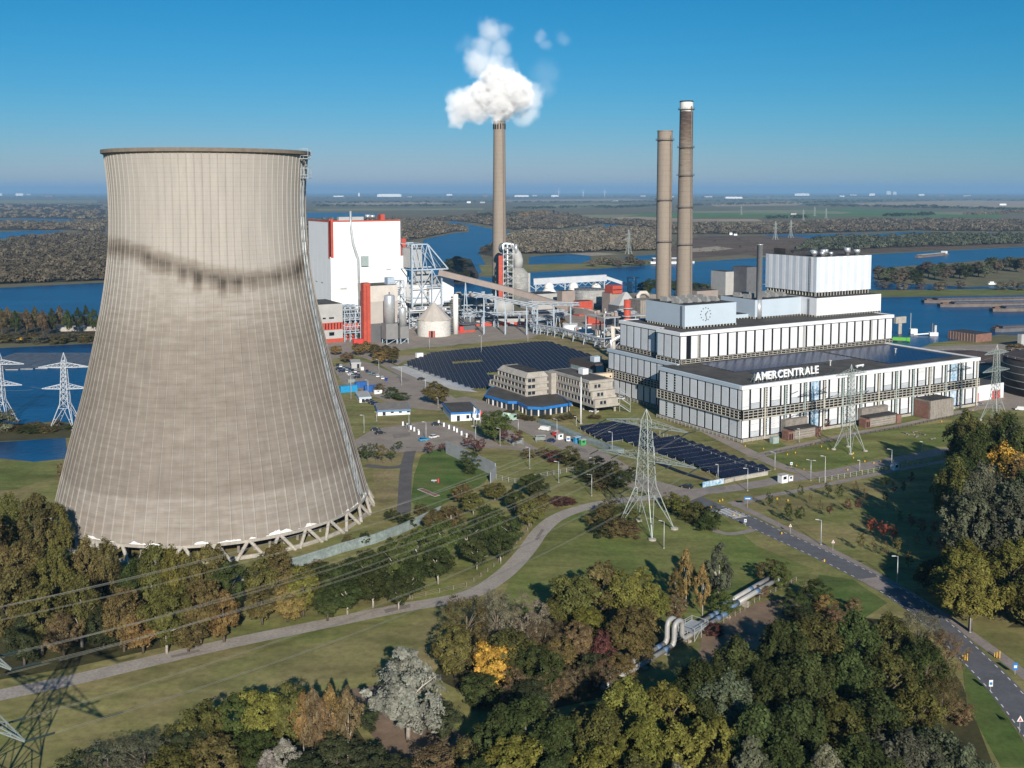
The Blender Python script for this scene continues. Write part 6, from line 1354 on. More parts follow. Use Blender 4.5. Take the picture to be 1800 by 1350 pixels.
for i, (x, y, yt, lab) in enumerate(LAMPS):
    b = P(x, y); h = max(4.0, round((zat(b.y, yt)) * 2) / 2); dbl = 'double' in lab
    if (h, dbl) not in protos:
        q = lamp_proto(h, 1.2 if h > 6 else .5, dbl); protos[(h, dbl)] = q; q.location = b; q.rotation_euler = (0, 0, 2.6 + (i % 3) * .3); q['label'] = lab; q['group'] = 'street lamps of the site'
    else: dup(protos[(h, dbl)], b, 2.6 + (i % 3) * .3, lab, 'street lamps of the site')
# ================================================================== VEHICLES
def car_proto(rgb, kind):
    q = thing('parked_car', 'x', 'car', (0, 0, 0)); pm = mat('car_%d_%d_%d' % tuple(int(c * 100) for c in rgb), rgb, 0.3, 0.04, 1, spec=.6)
    if kind == 'van': body = [(-2.5, .35), (2.5, .35), (2.55, .9), (2.0, 1.1), (1.5, 2.0), (-2.4, 2.1), (-2.5, 1.9)]; cab = [(1.5, 1.2), (1.85, 1.2), (1.45, 1.9), (1.1, 1.9)]
    else: body = [(-2.2, .3), (2.2, .3), (2.25, .7), (1.2, .92), (-1.6, .98), (-2.2, .9)]; cab = [(-1.75, .95), (1.15, .9), (.45, 1.42), (-1.2, 1.45)]
    MB().side(body, -.88, .88).build('body', pm, q)
    MB().side(cab, -.80, .80).build('window', GLASS, q)
    if kind != 'van': MB().side([(-1.3, 1.44), (.5, 1.41), (.4, 1.49), (-1.15, 1.51)], -.74, .74).build('roof', pm, q)
    for x in (-1.4, 1.4):
        for s in (-.82, .82): wo = MB().tube([(x, s - .11, .33), (x, s + .11, .33)], .33, 10).build('wheel', RUBBER, q); MB().tube([(x, s * 1.13 - .02, .33), (x, s * 1.13 + .02, .33)], .2, 8).build('rim', ALU, wo)
    for s in (-.6, .6): MB().box(2.2, s - .2, .6, 2.28, s + .2, .75).build('headlight', LAMPW, q)
    return q
CC = dict(white=(.75, .75, .75), black=(.02, .02, .022), navy=(.02, .03, .09), blue=(.02, .06, .32), grey=(.2, .21, .22), sky=(.03, .28, .55), teal=(.10, .19, .22))
CARS = [(637, 651, 'white', 'van', 'white van at the head of the parked row'), (645, 654, 'navy', 'car', 'dark car parked next to the white van'), (650, 657, 'teal', 'car', 'teal car third in the parked row'), (657, 659, 'teal', 'car', 'blue grey car in the middle of the parked row'), (664, 662.5, 'white', 'car', 'white car before the blue end car'), (672, 666, 'white', 'car', 'second white car beside the blue end car'), (679, 669, 'blue', 'car', 'blue car at the end of the parked row'),
        (602, 654, 'navy', 'car', 'dark car behind the white hatchback'), (597, 650, 'black', 'car', 'black car beside the cooling tower flank'), (617, 659, 'white', 'car', 'white hatchback across the lot from the parked row'), (622, 662, 'grey', 'car', 'silver car beside the white hatchback'), (629, 665, 'black', 'car', 'black car opposite the parked row'), (647, 707, 'black', 'car', 'black car next to the site cabin'), (655, 709, 'black', 'car', 'black car behind the workshop hut'), (660, 711, 'navy', 'car', 'navy car nearest the workshop hut'),
        (660, 757, 'black', 'car', 'black car at the hedge of the lower lot'), (668, 763, 'black', 'car', 'second black car at the lower lot hedge'), (719, 750, 'grey', 'car', 'grey car at the white pillar row'), (767, 748, 'black', 'car', 'black car near the white pillars by the road'), (745, 775, 'sky', 'car', 'bright blue car beside the white hatchback in the lower lot'), (763, 770, 'white', 'car', 'white hatchback beside the bright blue car'), (957, 757, 'white', 'van', 'white and blue van on the avenue'), (967, 777, 'navy', 'car', 'dark car driving down the avenue'), (1207, 858, 'black', 'car', 'black car at the avenue junction'), (1044, 725, 'white', 'car', 'white car under the stilted office block'), (1720, 712, 'grey', 'car', 'grey car before the red doors'), (1795, 722, 'white', 'van', 'white van on the paved yard by the dark tank'), (1090, 702, 'white', 'car', 'white car beside the hall side wall'), (741, 668, 'black', 'car', 'small dark car on the pale apron')]
cp = {}
for i, (x, y, c, k, lab) in enumerate(CARS):
    rz = {0: .5, 1: .6}.get(i % 2) + (1.2 if 637 <= x <= 680 and y < 670 else 0) if y < 700 else (2.6 if x > 900 else .2 + .3 * (i % 3))
    if (c, k) not in cp: q = car_proto(CC[c], k); cp[(c, k)] = q; q.location = P(x, y) + Vector((0, 0, .07)); q.rotation_euler = (0, 0, rz); q['label'] = lab; q['group'] = 'vehicles on the site'
    else: dup(cp[(c, k)], P(x, y) + Vector((0, 0, .07)), rz, lab, 'vehicles on the site')
for i in range(16):
    x, y = ((594 + (i % 8) * 5.2, 643 + (i % 8) * 1.9 + (i // 8) * 5.5)); ck = [('black', 'car'), ('grey', 'car'), ('navy', 'car'), ('white', 'car'), ('teal', 'car')][(i * 3) % 5]
    dup(cp[ck], P(x, y) + Vector((0, 0, .07)), 1.6 + .1 * (i % 3), {'black': 'black', 'grey': 'silver grey', 'navy': 'navy', 'white': 'white', 'teal': 'blue grey'}[ck[0]] + ' car in the crowded upper parking rows by the garage', 'cars in the upper parking rows')
def container(label, x, y, m, L=6, W_=2.4, h=2.5, rz=.4):
    q = thing('container', label, 'container', P(x, y), rz, 'containers on the parking lot'); MB().box(-L / 2, -W_ / 2, .1, L / 2, W_ / 2, h).build('box', m, q)
    for k in range(8): MB().box(-L / 2 + .3 + k * L / 8, -W_ / 2 - .06, .2, -L / 2 + .55 + k * L / 8, -W_ / 2 + .01, h - .1).build('rib', m, q)
    MB().box(L / 2, -W_ / 2 + .1, .2, L / 2 + .06, W_ / 2 - .1, h - .1).build('door', m, q)
container('bright blue container behind the site cabin', 612, 689, CYANC, 9, 3, 3.4, .5); container('royal blue container with pink drum beside it', 634, 681, BLUEC, 6, 2.6, 3.0); container('royal blue container nearest the dark shrubs', 652, 688, BLUEC, 7, 2.6, 3.2); container('pale green skip among the containers', 617, 672, PALEG, 4, 2.2, 1.8); container('white tarpaulin skip beside the royal blue container', 664, 692, WHITE2, 4, 2, 2)
q = thing('tank_truck', 'pale green tank truck on the avenue by the leafy tree', 'truck', P(890, 738), math.radians(-38)); MB().tube([(-4, 0, 2.2), (2.5, 0, 2.2)], 1.15, 14).build('tank', mat('mint', (.45, .62, .50), .4, .1, 1), q, True); MB().box(2.9, -1.2, .6, 5, 1.2, 3.2).build('cab', MATS['mint'], q); MB().box(4.95, -1.05, 1.8, 5.05, 1.05, 2.9).build('windscreen', GLASS, q); MB().box(-4.2, -1.0, .7, 3, 1.0, 1.1).build('chassis', DARK, q)
for x in (-3, -1.8, 3.8):
    for s in (-1.1, 1.1): MB().tube([(x, s - .16, .5), (x, s + .16, .5)], .5, 10).build('wheel', RUBBER, q)
# ================================================================== SIGNS, POSTS, PILLARS, FLAGS
yp = tag(MB().lathe([(.22, 0), (.22, .5), (.16, .62)], 8).build('marker_stone', YELL), 'x', 'marker'); first = True
YP = [(1384, 800), (1400, 820), (1413, 826), (1342, 790), (1310, 785), (1444, 786), (1455, 790), (1490, 768), (1500, 806), (1515, 829), (1536, 815), (1548, 812), (1557, 816), (1565, 820), (1575, 815), (1590, 810), (1603, 812), (1612, 808), (1630, 818), (1520, 812), (1570, 797), (1593, 800), (1366, 878), (1385, 881), (1300, 908), (1374, 939), (1449, 987), (1600, 872), (1290, 906), (1250, 893), (1270, 880), (1655, 742), (1710, 722), (1500, 798), (1490, 827), (1398, 797), (1430, 781), (1265, 882)]
for x, y in YP:
    if first: yp.location = P(x, y); yp['label'] = 'low yellow marker stone along the road edge'; yp['group'] = 'yellow marker stones'; first = False
    else: o = yp.copy(); COL.objects.link(o); o.location = P(x, y)
for px, rng in ((((708, 748), (716, 751), (722, 755), (728, 758), (735, 762), (736, 764)), 0), (((771, 746), (780, 750), (789, 754), (798, 757), (803, 760), (811, 765), (820, 769)), 1)):
    for x, y in px: q = thing('white_pillar', 'white square pillar in the row dividing the lower parking lot' if not rng else 'white square pillar in the row beside the gate road', 'pillar', P(x, y), .3, 'white pillars of the parking lot' if not rng else 'white pillars by the gate road'); MB().box(-.35, -.35, 0, .35, .35, 1.8).build('shaft', WHITE2, q); MB().box(-.42, -.42, 1.8, .42, .42, 1.95).build('cap', GREYC, q)
for i, (x, y) in enumerate(((1692, 1160), (1696, 1161), (1700, 1162), (1748, 1155), (1752, 1157), (1757, 1158))):
    q = thing('yellow_post', 'yellow chicane post of the pair beside the asphalt road', 'post', P(x, y), 0, 'yellow chicane posts'); MB().box(-.09, -.09, 0, .09, .09, 1.1 + .35 * (i % 3)).build('shaft', YELL, q); MB().box(-.18, -.18, 0, .18, .18, .1).build('base', DARK, q)
def sign_post(label, x, y, h, w, hh, m, tri=False):
    q = thing('road_sign', label, 'road sign', P(x, y), 0); MB().lathe([(.05, 0), (.05, h)], 6).build('pole', STEEL, q)
    if tri: MB().side([(-w / 2, h - .1), (w / 2, h - .1), (0, h + hh)], -.12, -.06).build('plate', MARK, q); MB().side([(-w / 4, h + .05), (w / 4, h + .05), (0, h + hh * .6)], -.15, -.121).build('emblem', REDD, q)
    else: MB().box(-w / 2, -.12, h - hh, w / 2, -.06, h + .1).build('plate', m, q); MB().box(-w / 3, -.14, h - hh * .7, w / 3, -.121, h - hh * .3).build('emblem', BLUEF if m is MARK else MARK, q)
sign_post('white rectangular sign on the verge beside the asphalt road', 1741, 1217, 2.6, .8, 1.3, MARK); sign_post('blue framed sign by the cycle path', 1784, 1186, 2.6, 1.0, 1.5, BLUEF); sign_post('triangular sign at the lower road edge', 1792, 1288, 2.4, 1.3, 1.1, MARK, True)
sign_post('small red rimmed triangle sign near the crossing', 1389, 939, 2.4, 1.0, .9, MARK, True); sign_post('small warning sign farther down the cycle path', 1464, 968, 2.4, 1.0, .9, MARK, True); sign_post('blue direction board at the road junction', 1314, 893, 3.6, 2.4, .8, BLUEF); sign_post('white sign at the road island hedge', 1310, 925, 2.2, .8, .9, MARK); sign_post('white sign board at the entrance road', 999, 778, 2.6, 1.6, 2.0, MARK); sign_post('white sign box on the lawn beside the junction', 1391, 822, 2.0, .9, .9, MARK)
for i, (x, y, c) in enumerate(((838, 752, BLUEF), (844, 754, REDD), (833, 748, MARK))):
    b = P(x, y); q = thing('flagpole', ['white flagpole with limp blue flag by the gatehouse', 'white flagpole with limp red flag by the gatehouse', 'white flagpole with limp white flag by the gatehouse'][i], 'flagpole', b); MB().lathe([(.14, 0), (.07, 8.6)], 8).build('pole', WHITE2, q, True); MB().side([(.1, 8.2), (.9, 7.6), (.7, 5.6), (.1, 5.9)], -.06, .06).build('flag', c, q)
for lab, x, y, m, s in (('red kiosk at the entrance barrier', 976, 766, REDD, 1.1), ('white barrier post group at the entrance', 984, 772, WHITE2, 1.2), ('blue drum shaped ticket unit at the entrance', 1014, 778, CYANC, 1.3), ('green box at the end of the entrance island', 1024, 782, mat('green_paint', (.05, .35, .10), .6, .1, 1), 1.2), ('white barrier machine at the site gate', 1376, 848, WHITE2, 1.5), ('white cabinet on the barrier island', 1573, 826, WHITE2, 1.3), ('white cabinet at the parking fence', 1388, 845, WHITE2, 1.0)):
    q = thing('kiosk', lab, 'kiosk', P(x, y), A); MB().box(-s, -s * .7, 0, s, s * .7, s * 1.9).build('body', m, q); MB().box(-s * 1.1, -s * .8, s * 1.9, s * 1.1, s * .8, s * 2.05).build('roof', GREYC, q); MB().box(-s * .5, -s * .73, s * .9, s * .5, -s * .69, s * 1.6).build('window', GLASS, q)
# shelter glass cages beside the avenue
for x, y, lab in ((910, 782, 'glass bus shelter on the lawn below the avenue'), (950, 776, 'glass shelter beside the round clipped hedge')):
    q = thing('shelter', lab, 'shelter', P(x, y), .3); g = MB()
    for xx in (-2, 2):
        for yy in (-.8, .8): g.beam((xx, yy, 0), (xx, yy, 2.5), .1)
    g.build('frame', STEEL, q); MB().box(-2.2, -1, 2.5, 2.2, 1, 2.62).build('roof', GREYC, q); MB().box(-2, .78, .3, 2, .82, 2.4).build('pane', PALEG, q)
# fences
def fence(label, px, h=1.6, step=3.0, m=STEEL, name='wire_fence'):
    line_ = [P(x, y).xy for x, y in px]; o0 = line_[0]; q = thing(name, label, 'fence', (*o0, 0)); post = MB().box(-.06, -.06, 0, .06, .06, h).mesh('post', m)
    for p_, a in walk(line_, step): inst('post', post, q, (p_.x - o0.x, p_.y - o0.y, 0))
    g = MB()
    for a, b in zip(line_, line_[1:]):
        for z in (h * .95, h * .6, h * .25): g.beam((a.x - o0.x, a.y - o0.y, z), (b.x - o0.x, b.y - o0.y, z), .045)
    g.build('wire', m, q)['kind'] = 'stuff'
WOODP = mat('weathered_wood', (.30, .25, .19), .9, .2, 2)
fence('wire fence along the upper side of the concrete road', [(700, 1060), (760, 1045), (820, 1032), (865, 1000), (905, 960), (935, 925)], 1.2, 4, WOODP)
fence('wooden post fence beside the heating pipeline', [(1200, 1138), (1240, 1112), (1290, 1085), (1330, 1058), (1400, 1022)], 1.3, 2.6, WOODP)
fence('steel fence around the expansion loop', [(1180, 1140), (1192, 1135), (1240, 1105)], 2.2, 1.6)
fence('site fence between the solar field and the service road', [(1160, 765), (1230, 795), (1300, 822), (1345, 835)], 2.0, 3)
fence('site fence beside the barrier island', [(1440, 848), (1500, 838), (1580, 823), (1640, 812)], 1.8, 3)
fence('wire fence across the lawn by the noise barrier', [(872, 842), (905, 850), (960, 838), (1010, 828)], 1.8, 3)
fence('black guard rail at the top of the hall lawn', [(1345, 800), (1400, 789), (1500, 767), (1600, 749), (1700, 727)], .9, 3, DARK)
# stones / picnic benches on the lawn
for x, y in ((1590, 762), (1602, 765), (1612, 768), (1622, 764), (1608, 760), (1640, 772)): q = thing('stone_bench', 'low stone bench of the ring on the hall lawn', 'bench', P(x, y), x * .1, 'stone benches on the lawn'); MB().box(-1.6, -.35, .35, 1.6, .35, .5).build('seat', CONCD, q); MB().box(-1.3, -.3, 0, -1, .3, .35).build('leg', CONC, q); MB().box(1, -.3, 0, 1.3, .3, .35).build('leg', CONC, q)
q = thing('helipad_slab', 'narrow concrete slab lying on the bright green lawn', 'slab', P(753, 866), math.radians(-52)); MB().box(-5.5, -1.1, 0.06, 5.5, 1.1, .2).build('slab', CONC, q); MB().box(-4.6, -.8, .2, 5.2, .8, .24).build('inlay', BRICK, q)
q = thing('picnic_table', 'red and white picnic set on the bright green lawn', 'table', P(763, 848)); MB().box(-1.0, -.7, .7, 1.0, .7, .8).build('top', WHITE2, q); MB().box(-.1, -.1, 0, .1, .1, .7).build('leg', STEEL, q); MB().box(1.3, -.7, .1, 1.8, .7, 1.4).build('red_seat', REDD, q)
# ================================================================== SOLAR RAFTS, FAR BUILDINGS, WIND TURBINES
for i in range(9):
    x0 = -20 + i * 22; b0 = P(x0, 622); b1 = P(x0, 654 - (i * 1.2)); q = thing('solar_raft', 'floating strip of solar panels on the pond behind the tower', 'solar panels', P(x0 + 10, 638), 0, 'floating solar rafts'); c_ = P(x0 + 10, 638); w_ = (P(x0 + 21, 638) - P(x0, 638)).x / 2
    for k in range(6):
        xx = -w_ + 2 * w_ * k / 6; MB()._add([(xx, b1.y - c_.y, .5), (xx + w_ / 3 - .45, b1.y - c_.y, .5), (xx + w_ / 3 - .45, b0.y - c_.y, .75), (xx, b0.y - c_.y, .75)], [(0, 1, 2, 3)]).build('solar_panel', mat('raft_cells', (.17, .19, .215), .7, .3, .3, spec=.08), q)
    MB().box(-w_, b1.y - c_.y - .6, .1, w_, b1.y - c_.y, .45).build('float', GREYC, q)
def turbine(x, y, hub, rot, label):
    b = P(x, y); q = thing('wind_turbine', label, 'wind turbine', b, 0, 'wind turbines on the horizon'); m = mat('turbine_white', (.85, .85, .86), .5, .02, .1)
    MB().lathe([(4, 0), (2.4, hub)], 12).build('tower', m, q, True); MB().box(-2.5, -6, hub - 2, 2.5, 5, hub + 3).build('nacelle', m, q)
    for k in range(3):
        a = rot + k * 2.094; MB().beam((0, -7, hub), (50 * math.sin(a), -7, hub + 50 * math.cos(a)), 3.0, 1.4).build('blade', m, q)
turbine(982, 347, 105, .3, 'white wind turbine on the horizon behind the slender chimney'); turbine(1025, 347, 105, .8, 'white wind turbine on the horizon between the chimneys'); turbine(1063, 347, 105, .1, 'white wind turbine on the horizon nearest the paired chimneys')
FB = [(684, 346, 42, 5, 0), (790, 344, 10, 3, 0), (853, 346, 8, 4, 1), (917, 346, 25, 3, 0), (940, 345, 8, 3, 2), (975, 346, 12, 3, 0), (1130, 346, 10, 3, 2), (1245, 347, 14, 3, 2), (1290, 349, 30, 3, 0), (1410, 344, 26, 4, 0), (1500, 344, 12, 3, 2), (1533, 344, 10, 4, 0), (1562, 342, 8, 6, 0), (1573, 342, 6, 5, 0), (1620, 344, 10, 3, 0), (1763, 361, 12, 3, 0), (1700, 345, 14, 2, 2), (1655, 345, 9, 3, 1), (824, 357, 7, 3, 0), (848, 357, 9, 3, 2), (34, 344, 13, 4, 0), (50, 343, 8, 3, 2), (0, 344, 6, 4, 0), (86, 346, 14, 3, 1), (631, 345, 3, 6, 0), (595, 346, 18, 2, 0), (720, 347, 8, 2, 2), (1480, 346, 9, 2, 0), (1350, 347, 8, 2, 1), (1080, 354, 12, 2, 2), (1395, 378, 10, 4, 2), (1180, 347, 10, 3, 2), (1285, 413, 5, 4, 0), (1293, 414, 6, 3, 0)]
for i, (x, y, w, h, k) in enumerate(FB):
    b = P(x, y); s = b.y / FPX; W2 = w * s; H2 = h * s; q = thing('far_building', ['white low building far out in the plain', 'reddish low building far out in the plain', 'grey low building far out in the plain'][k], 'building', b, 0, ['far white buildings', 'far reddish buildings', 'far grey buildings'][k]); m = [WHITE2, BRICK, GREYC][k]
    MB().box(-W2 / 2, 0, 0, W2 / 2, W2 * .5, H2 * .8).build('wall', m, q); MB().side([(-W2 / 2, H2 * .8), (W2 / 2, H2 * .8), (W2 * .4, H2), (-W2 * .4, H2)], 0, W2 * .5).build('roof', m if k == 0 else ROOF, q)
q, L_, W_, h_ = bbox('quay_wall_shed', 'long low pale wall at the river bank behind the pond', 98, 583, 90, 170, 576, CONC, CONC, ang=.12, Wd=10)
tag(MB().box(-3, -2, 0, 3, 2, 2.2).box(-3.1, -2.1, 2.2, 1, 2.1, 2.5).build('yellow_box', YELL, loc=P(38, 597)), 'small yellow box on the bank behind the pond', 'box')
# ================================================================== VEGETATION
def leaf_mat():
    m = bpy.data.materials.new('foliage'); m.use_nodes = True; nt = m.node_tree; N = nt.nodes; L = nt.links
    for nd in list(N):
        if nd.type == 'BSDF_PRINCIPLED': N.remove(nd)
    out = [n for n in N if n.type == 'OUTPUT_MATERIAL'][0]; oi = N.new('ShaderNodeObjectInfo'); at = N.new('ShaderNodeAttribute'); at.attribute_name = 'var'
    g = N.new('ShaderNodeNewGeometry')
    a = N.new('ShaderNodeMath'); a.operation = 'MULTIPLY_ADD'; L.new(at.outputs['Fac'], a.inputs[0]); a.inputs[1].default_value = 0.8; a.inputs[2].default_value = 0.42
    b = N.new('ShaderNodeMath'); b.operation = 'MULTIPLY_ADD'; L.new(g.outputs['Random Per Island'], b.inputs[0]); b.inputs[1].default_value = 0.36; b.inputs[2].default_value = 0.82
    c = N.new('ShaderNodeMath'); c.operation = 'MULTIPLY'; L.new(a.outputs[0], c.inputs[0]); L.new(b.outputs[0], c.inputs[1])
    r = N.new('ShaderNodeMath'); r.operation = 'MULTIPLY_ADD'; L.new(oi.outputs['Random'], r.inputs[0]); r.inputs[1].default_value = 0.35; r.inputs[2].default_value = 0.82
    d = N.new('ShaderNodeMath'); d.operation = 'MULTIPLY'; L.new(c.outputs[0], d.inputs[0]); L.new(r.outputs[0], d.inputs[1])
    hs = N.new('ShaderNodeHueSaturation'); hm = N.new('ShaderNodeMath'); hm.operation = 'MULTIPLY_ADD'; L.new(g.outputs['Random Per Island'], hm.inputs[0]); hm.inputs[1].default_value = 0.03; hm.inputs[2].default_value = 0.485; L.new(hm.outputs[0], hs.inputs['Hue']); L.new(oi.outputs['Color'], hs.inputs['Color'])
    mx = N.new('ShaderNodeVectorMath'); mx.operation = 'SCALE'; L.new(hs.outputs[0], mx.inputs[0]); L.new(d.outputs[0], mx.inputs[3])
    df = N.new('ShaderNodeBsdfDiffuse'); tr = N.new('ShaderNodeBsdfTranslucent'); ms = N.new('ShaderNodeMixShader'); ms.inputs[0].default_value = 0.10
    L.new(mx.outputs[0], df.inputs[0]); L.new(mx.outputs[0], tr.inputs[0]); L.new(df.outputs[0], ms.inputs[1]); L.new(tr.outputs[0], ms.inputs[2]); L.new(ms.outputs[0], out.inputs['Surface'])
    return m
LEAF = leaf_mat()
def leaves(cent, nrm, size, rng, aspect=.6):
    n = len(cent); t = rng.normal(size=(n, 3)); u = np.cross(nrm, t); u /= np.linalg.norm(u, axis=1, keepdims=True) + 1e-9; v = np.cross(nrm, u); s = size[:, None]
    q = np.stack([cent + u * s, cent + v * s * aspect, cent - u * s, cent - v * s * aspect], 1)
    return q.reshape(-1, 3), np.arange(n * 4).reshape(-1, 4)
def quad_mesh(name, v, f, var, m):
    me = bpy.data.meshes.new(name); nv, nf = len(v), len(f); me.vertices.add(nv); me.vertices.foreach_set('co', v.astype(np.float32).ravel()); me.loops.add(nf * 4); me.loops.foreach_set('vertex_index', f.astype(np.int32).ravel())
    me.polygons.add(nf); me.polygons.foreach_set('loop_start', np.arange(0, nf * 4, 4, dtype=np.int32)); me.update(calc_edges=True)
    a = me.attributes.new('var', 'FLOAT', 'FACE'); a.data.foreach_set('value', var.astype(np.float32)); me.materials.append(m); return me
def crown(kind, seed):
    """crown of a tree 10 m tall, about 7 m wide (scaled when placed)"""
    r = np.random.default_rng(seed); H = 10.0
    prm = dict(round=(110, 105, .165, 1.0), upright=(130, 90, .145, 2.1), column=(90, 85, .145, 1.6), silver=(120, 95, .15, 1.3), twig=(120, 70, .12, 1.4), small=(45, 40, .2, 1.1), bush=(80, 60, .18, .9), thin=(55, 34, .15, 1.5))[kind]
    nc, nl, ls, stretch = prm
    C = []
    while len(C) < nc:
        p = r.normal(size=3); p /= np.linalg.norm(p); rad = r.uniform(.35, 1) ** .55; p = p * rad
        if kind in ('bush',): q = np.array([p[0] * 3.4, p[1] * 3.4, 4.6 + p[2] * 4.6])
        elif kind in ('column', 'thin'): q = np.array([p[0] * 3.1, p[1] * 3.1, 5.6 + p[2] * 4.1]); tp = np.clip((9.9 - q[2]) / 4.5, .25, 1) * np.clip((q[2] - .6) / 2.2, .45, 1); q[:2] *= tp
        elif kind == 'upright': q = np.array([p[0] * 3.3, p[1] * 3.3, 5.6 + p[2] * 4.0]); tp = np.clip((10.2 - q[2]) / 3.2, .4, 1); q[:2] *= tp
        elif kind == 'silver': q = np.array([p[0] * 3.4, p[1] * 3.4, 5.3 + p[2] * 4.3]); tp = np.clip((10.4 - q[2]) / 5.5, .3, 1); q[:2] *= tp
        elif kind == 'small': q = np.array([p[0] * 3.3, p[1] * 3.3, 6.4 + p[2] * 3.3])
        else: q = np.array([p[0] * 3.3, p[1] * 3.3, 5.7 + p[2] * 3.9]); q[2] = max(q[2], 1.9)
        C.append(q)
    C = np.array(C); lob = r.normal(size=(7, 3)); lob /= np.linalg.norm(lob, axis=1, keepdims=True)
    mid = np.array([0, 0, 5.5]); dirs = (C - mid) / (np.linalg.norm(C - mid, axis=1, keepdims=True) + 1e-6)
    bump = 1 + .42 * np.max(dirs @ lob.T, axis=1) ** 3 - .24; C = mid + (C - mid) * bump[:, None]
    cr = r.uniform(.55, 1.0, nc) * (1.05 if kind in ('round', 'bush', 'small') else .72)
    cv = r.uniform(0, 1, nc)
    idx = np.repeat(np.arange(nc), nl); n = len(idx); d = r.normal(size=(n, 3)); d /= np.linalg.norm(d, axis=1, keepdims=True); d[:, 2] = np.where(d[:, 2] < -.35, -d[:, 2], d[:, 2])
    rad = r.uniform(.45, 1.05, n); off = d * (rad * cr[idx])[:, None]; off[:, 2] *= stretch
    cent = C[idx] + off; out = (cent - np.array([0, 0, 4.5])); out /= np.linalg.norm(out, axis=1, keepdims=True) + 1e-6
    nrm = d * .8 + out * .5 + r.normal(size=(n, 3)) * .45 + np.array([0, 0, .25]); nrm /= np.linalg.norm(nrm, axis=1, keepdims=True)
    v, f = leaves(cent, nrm, ls * r.uniform(.45, 1.45, n) * r.uniform(.75, 1.3, nc)[idx], r, .28 if kind == 'twig' else .62)
    top = np.percentile(v[:, 2], 99.6); v[:, 2] *= 10.0 / top
    return quad_mesh('crown', v, f, .7 * cv[idx] + .3 * r.uniform(0, 1, n), LEAF)
def trunk(kind, seed):
    r = random.Random(seed); mb = MB(); h = {'bush': 3.0, 'small': 4.5}.get(kind, 6.6); w = {'bush': .10, 'small': .09, 'column': .16, 'thin': .11}.get(kind, .26)
    bx, by = r.uniform(-.3, .3), r.uniform(-.3, .3)
    mb.tube([(0, 0, -.1), (bx * .3, by * .3, h * .4), (bx, by, h)], [w, w * .75, w * .3], 7)
    for k in range(6):
        a = r.uniform(0, 6.28); z0 = h * r.uniform(.25, .75); l = r.uniform(1.6, 2.8) * (.45 if kind in ('column', 'thin', 'small') else 1); up = r.uniform(1.5, 3.2)
        x0, y0 = bx * z0 / h * .6, by * z0 / h * .6
        mb.tube([(x0, y0, z0), (x0 + l * .5 * math.cos(a), y0 + l * .5 * math.sin(a), z0 + up * .6), (x0 + l * math.cos(a), y0 + l * math.sin(a), z0 + up)], [w * .45, w * .3, w * .12], 5)
    return mb
TP = {}
def tree_proto(kind, pale=False):
    if (kind, pale) not in TP:
        n = {'round': 8, 'upright': 8, 'column': 4, 'silver': 4, 'twig': 4, 'small': 4, 'bush': 6, 'thin': 3}[kind]
        if (kind, not pale) in TP: cs = [c for c, _ in TP[(kind, not pale)]]
        else: cs = [crown(kind, 100 + 17 * i + len(kind) * 31) for i in range(n)]
        TP[(kind, pale)] = [(c, trunk(kind, 5 + i).mesh('trunk', BIRCHB if pale else BARK, True)) for i, c in enumerate(cs)]
    return TP[(kind, pale)]
COLS = dict(dkgreen=(.062, .078, .026), green=(.09, .112, .034), olive=(.125, .12, .038), oliveb=(.145, .115, .046), ygreen=(.18, .17, .042), gold=(.52, .30, .06), ochre=(.26, .175, .068), brown=(.20, .14, .075), grey=(.25, .21, .148), silver=(.29, .28, .225), sgreen=(.12, .13, .08), red=(.34, .105, .06), dkred=(.13, .055, .045), willow=(.16, .15, .095), far=(.175, .145, .098), dark=(.055, .065, .03))
PHRASE = dict(dkgreen='dark green', green='fresh green', olive='olive green', oliveb='brownish olive', ygreen='yellow green', gold='bright golden yellow', ochre='ochre', brown='thin brown', grey='grey brown', silver='silvery white', sgreen='silver green', red='red leaved', dkred='dark purple red', willow='dull grey green', far='grey olive', dark='very dark green')
KN = dict(round=('leafy_tree', 'broad round'), upright=('poplar', 'tall feathery'), column=('poplar', 'slender column shaped'), silver=('willow', 'domed'), twig=('bare_tree', 'half bare twiggy'), small=('young_tree', 'small young'), bush=('shrub', 'rounded'), thin=('young_tree', 'thin young'))
RT = random.Random(11); TREES = []
def tree(px, py, h, w, kind, col, where, pale=False, jit=True):
    b = P(px, py, h); return tree_at(b.x, b.y, h, w, kind, col, where, pale)
def tree_at(x, y, h, w, kind, col, where, pale=False):
    c, t = RT.choice(tree_proto(kind, pale)); nm, ph = KN[kind]; word = 'shrub' if kind == 'bush' else 'tree'
    lab = '%s %s %s %s' % (ph, PHRASE[col], word, where); q = thing(nm, lab, word, (x, y, 0), RT.uniform(0, 6.28), '%s %ss %s' % (PHRASE[col], word, where))
    q.scale = (w / 7, w / 7, h / 10); o = inst('crown', c, q); k = RT.uniform(.9, 1.12); o.color = (*[v * k * RT.uniform(.95, 1.05) for v in COLS[col]], 1); inst('trunk', t, q); TREES.append((x, y)); return q
WL = 'in the belt before the cooling tower'
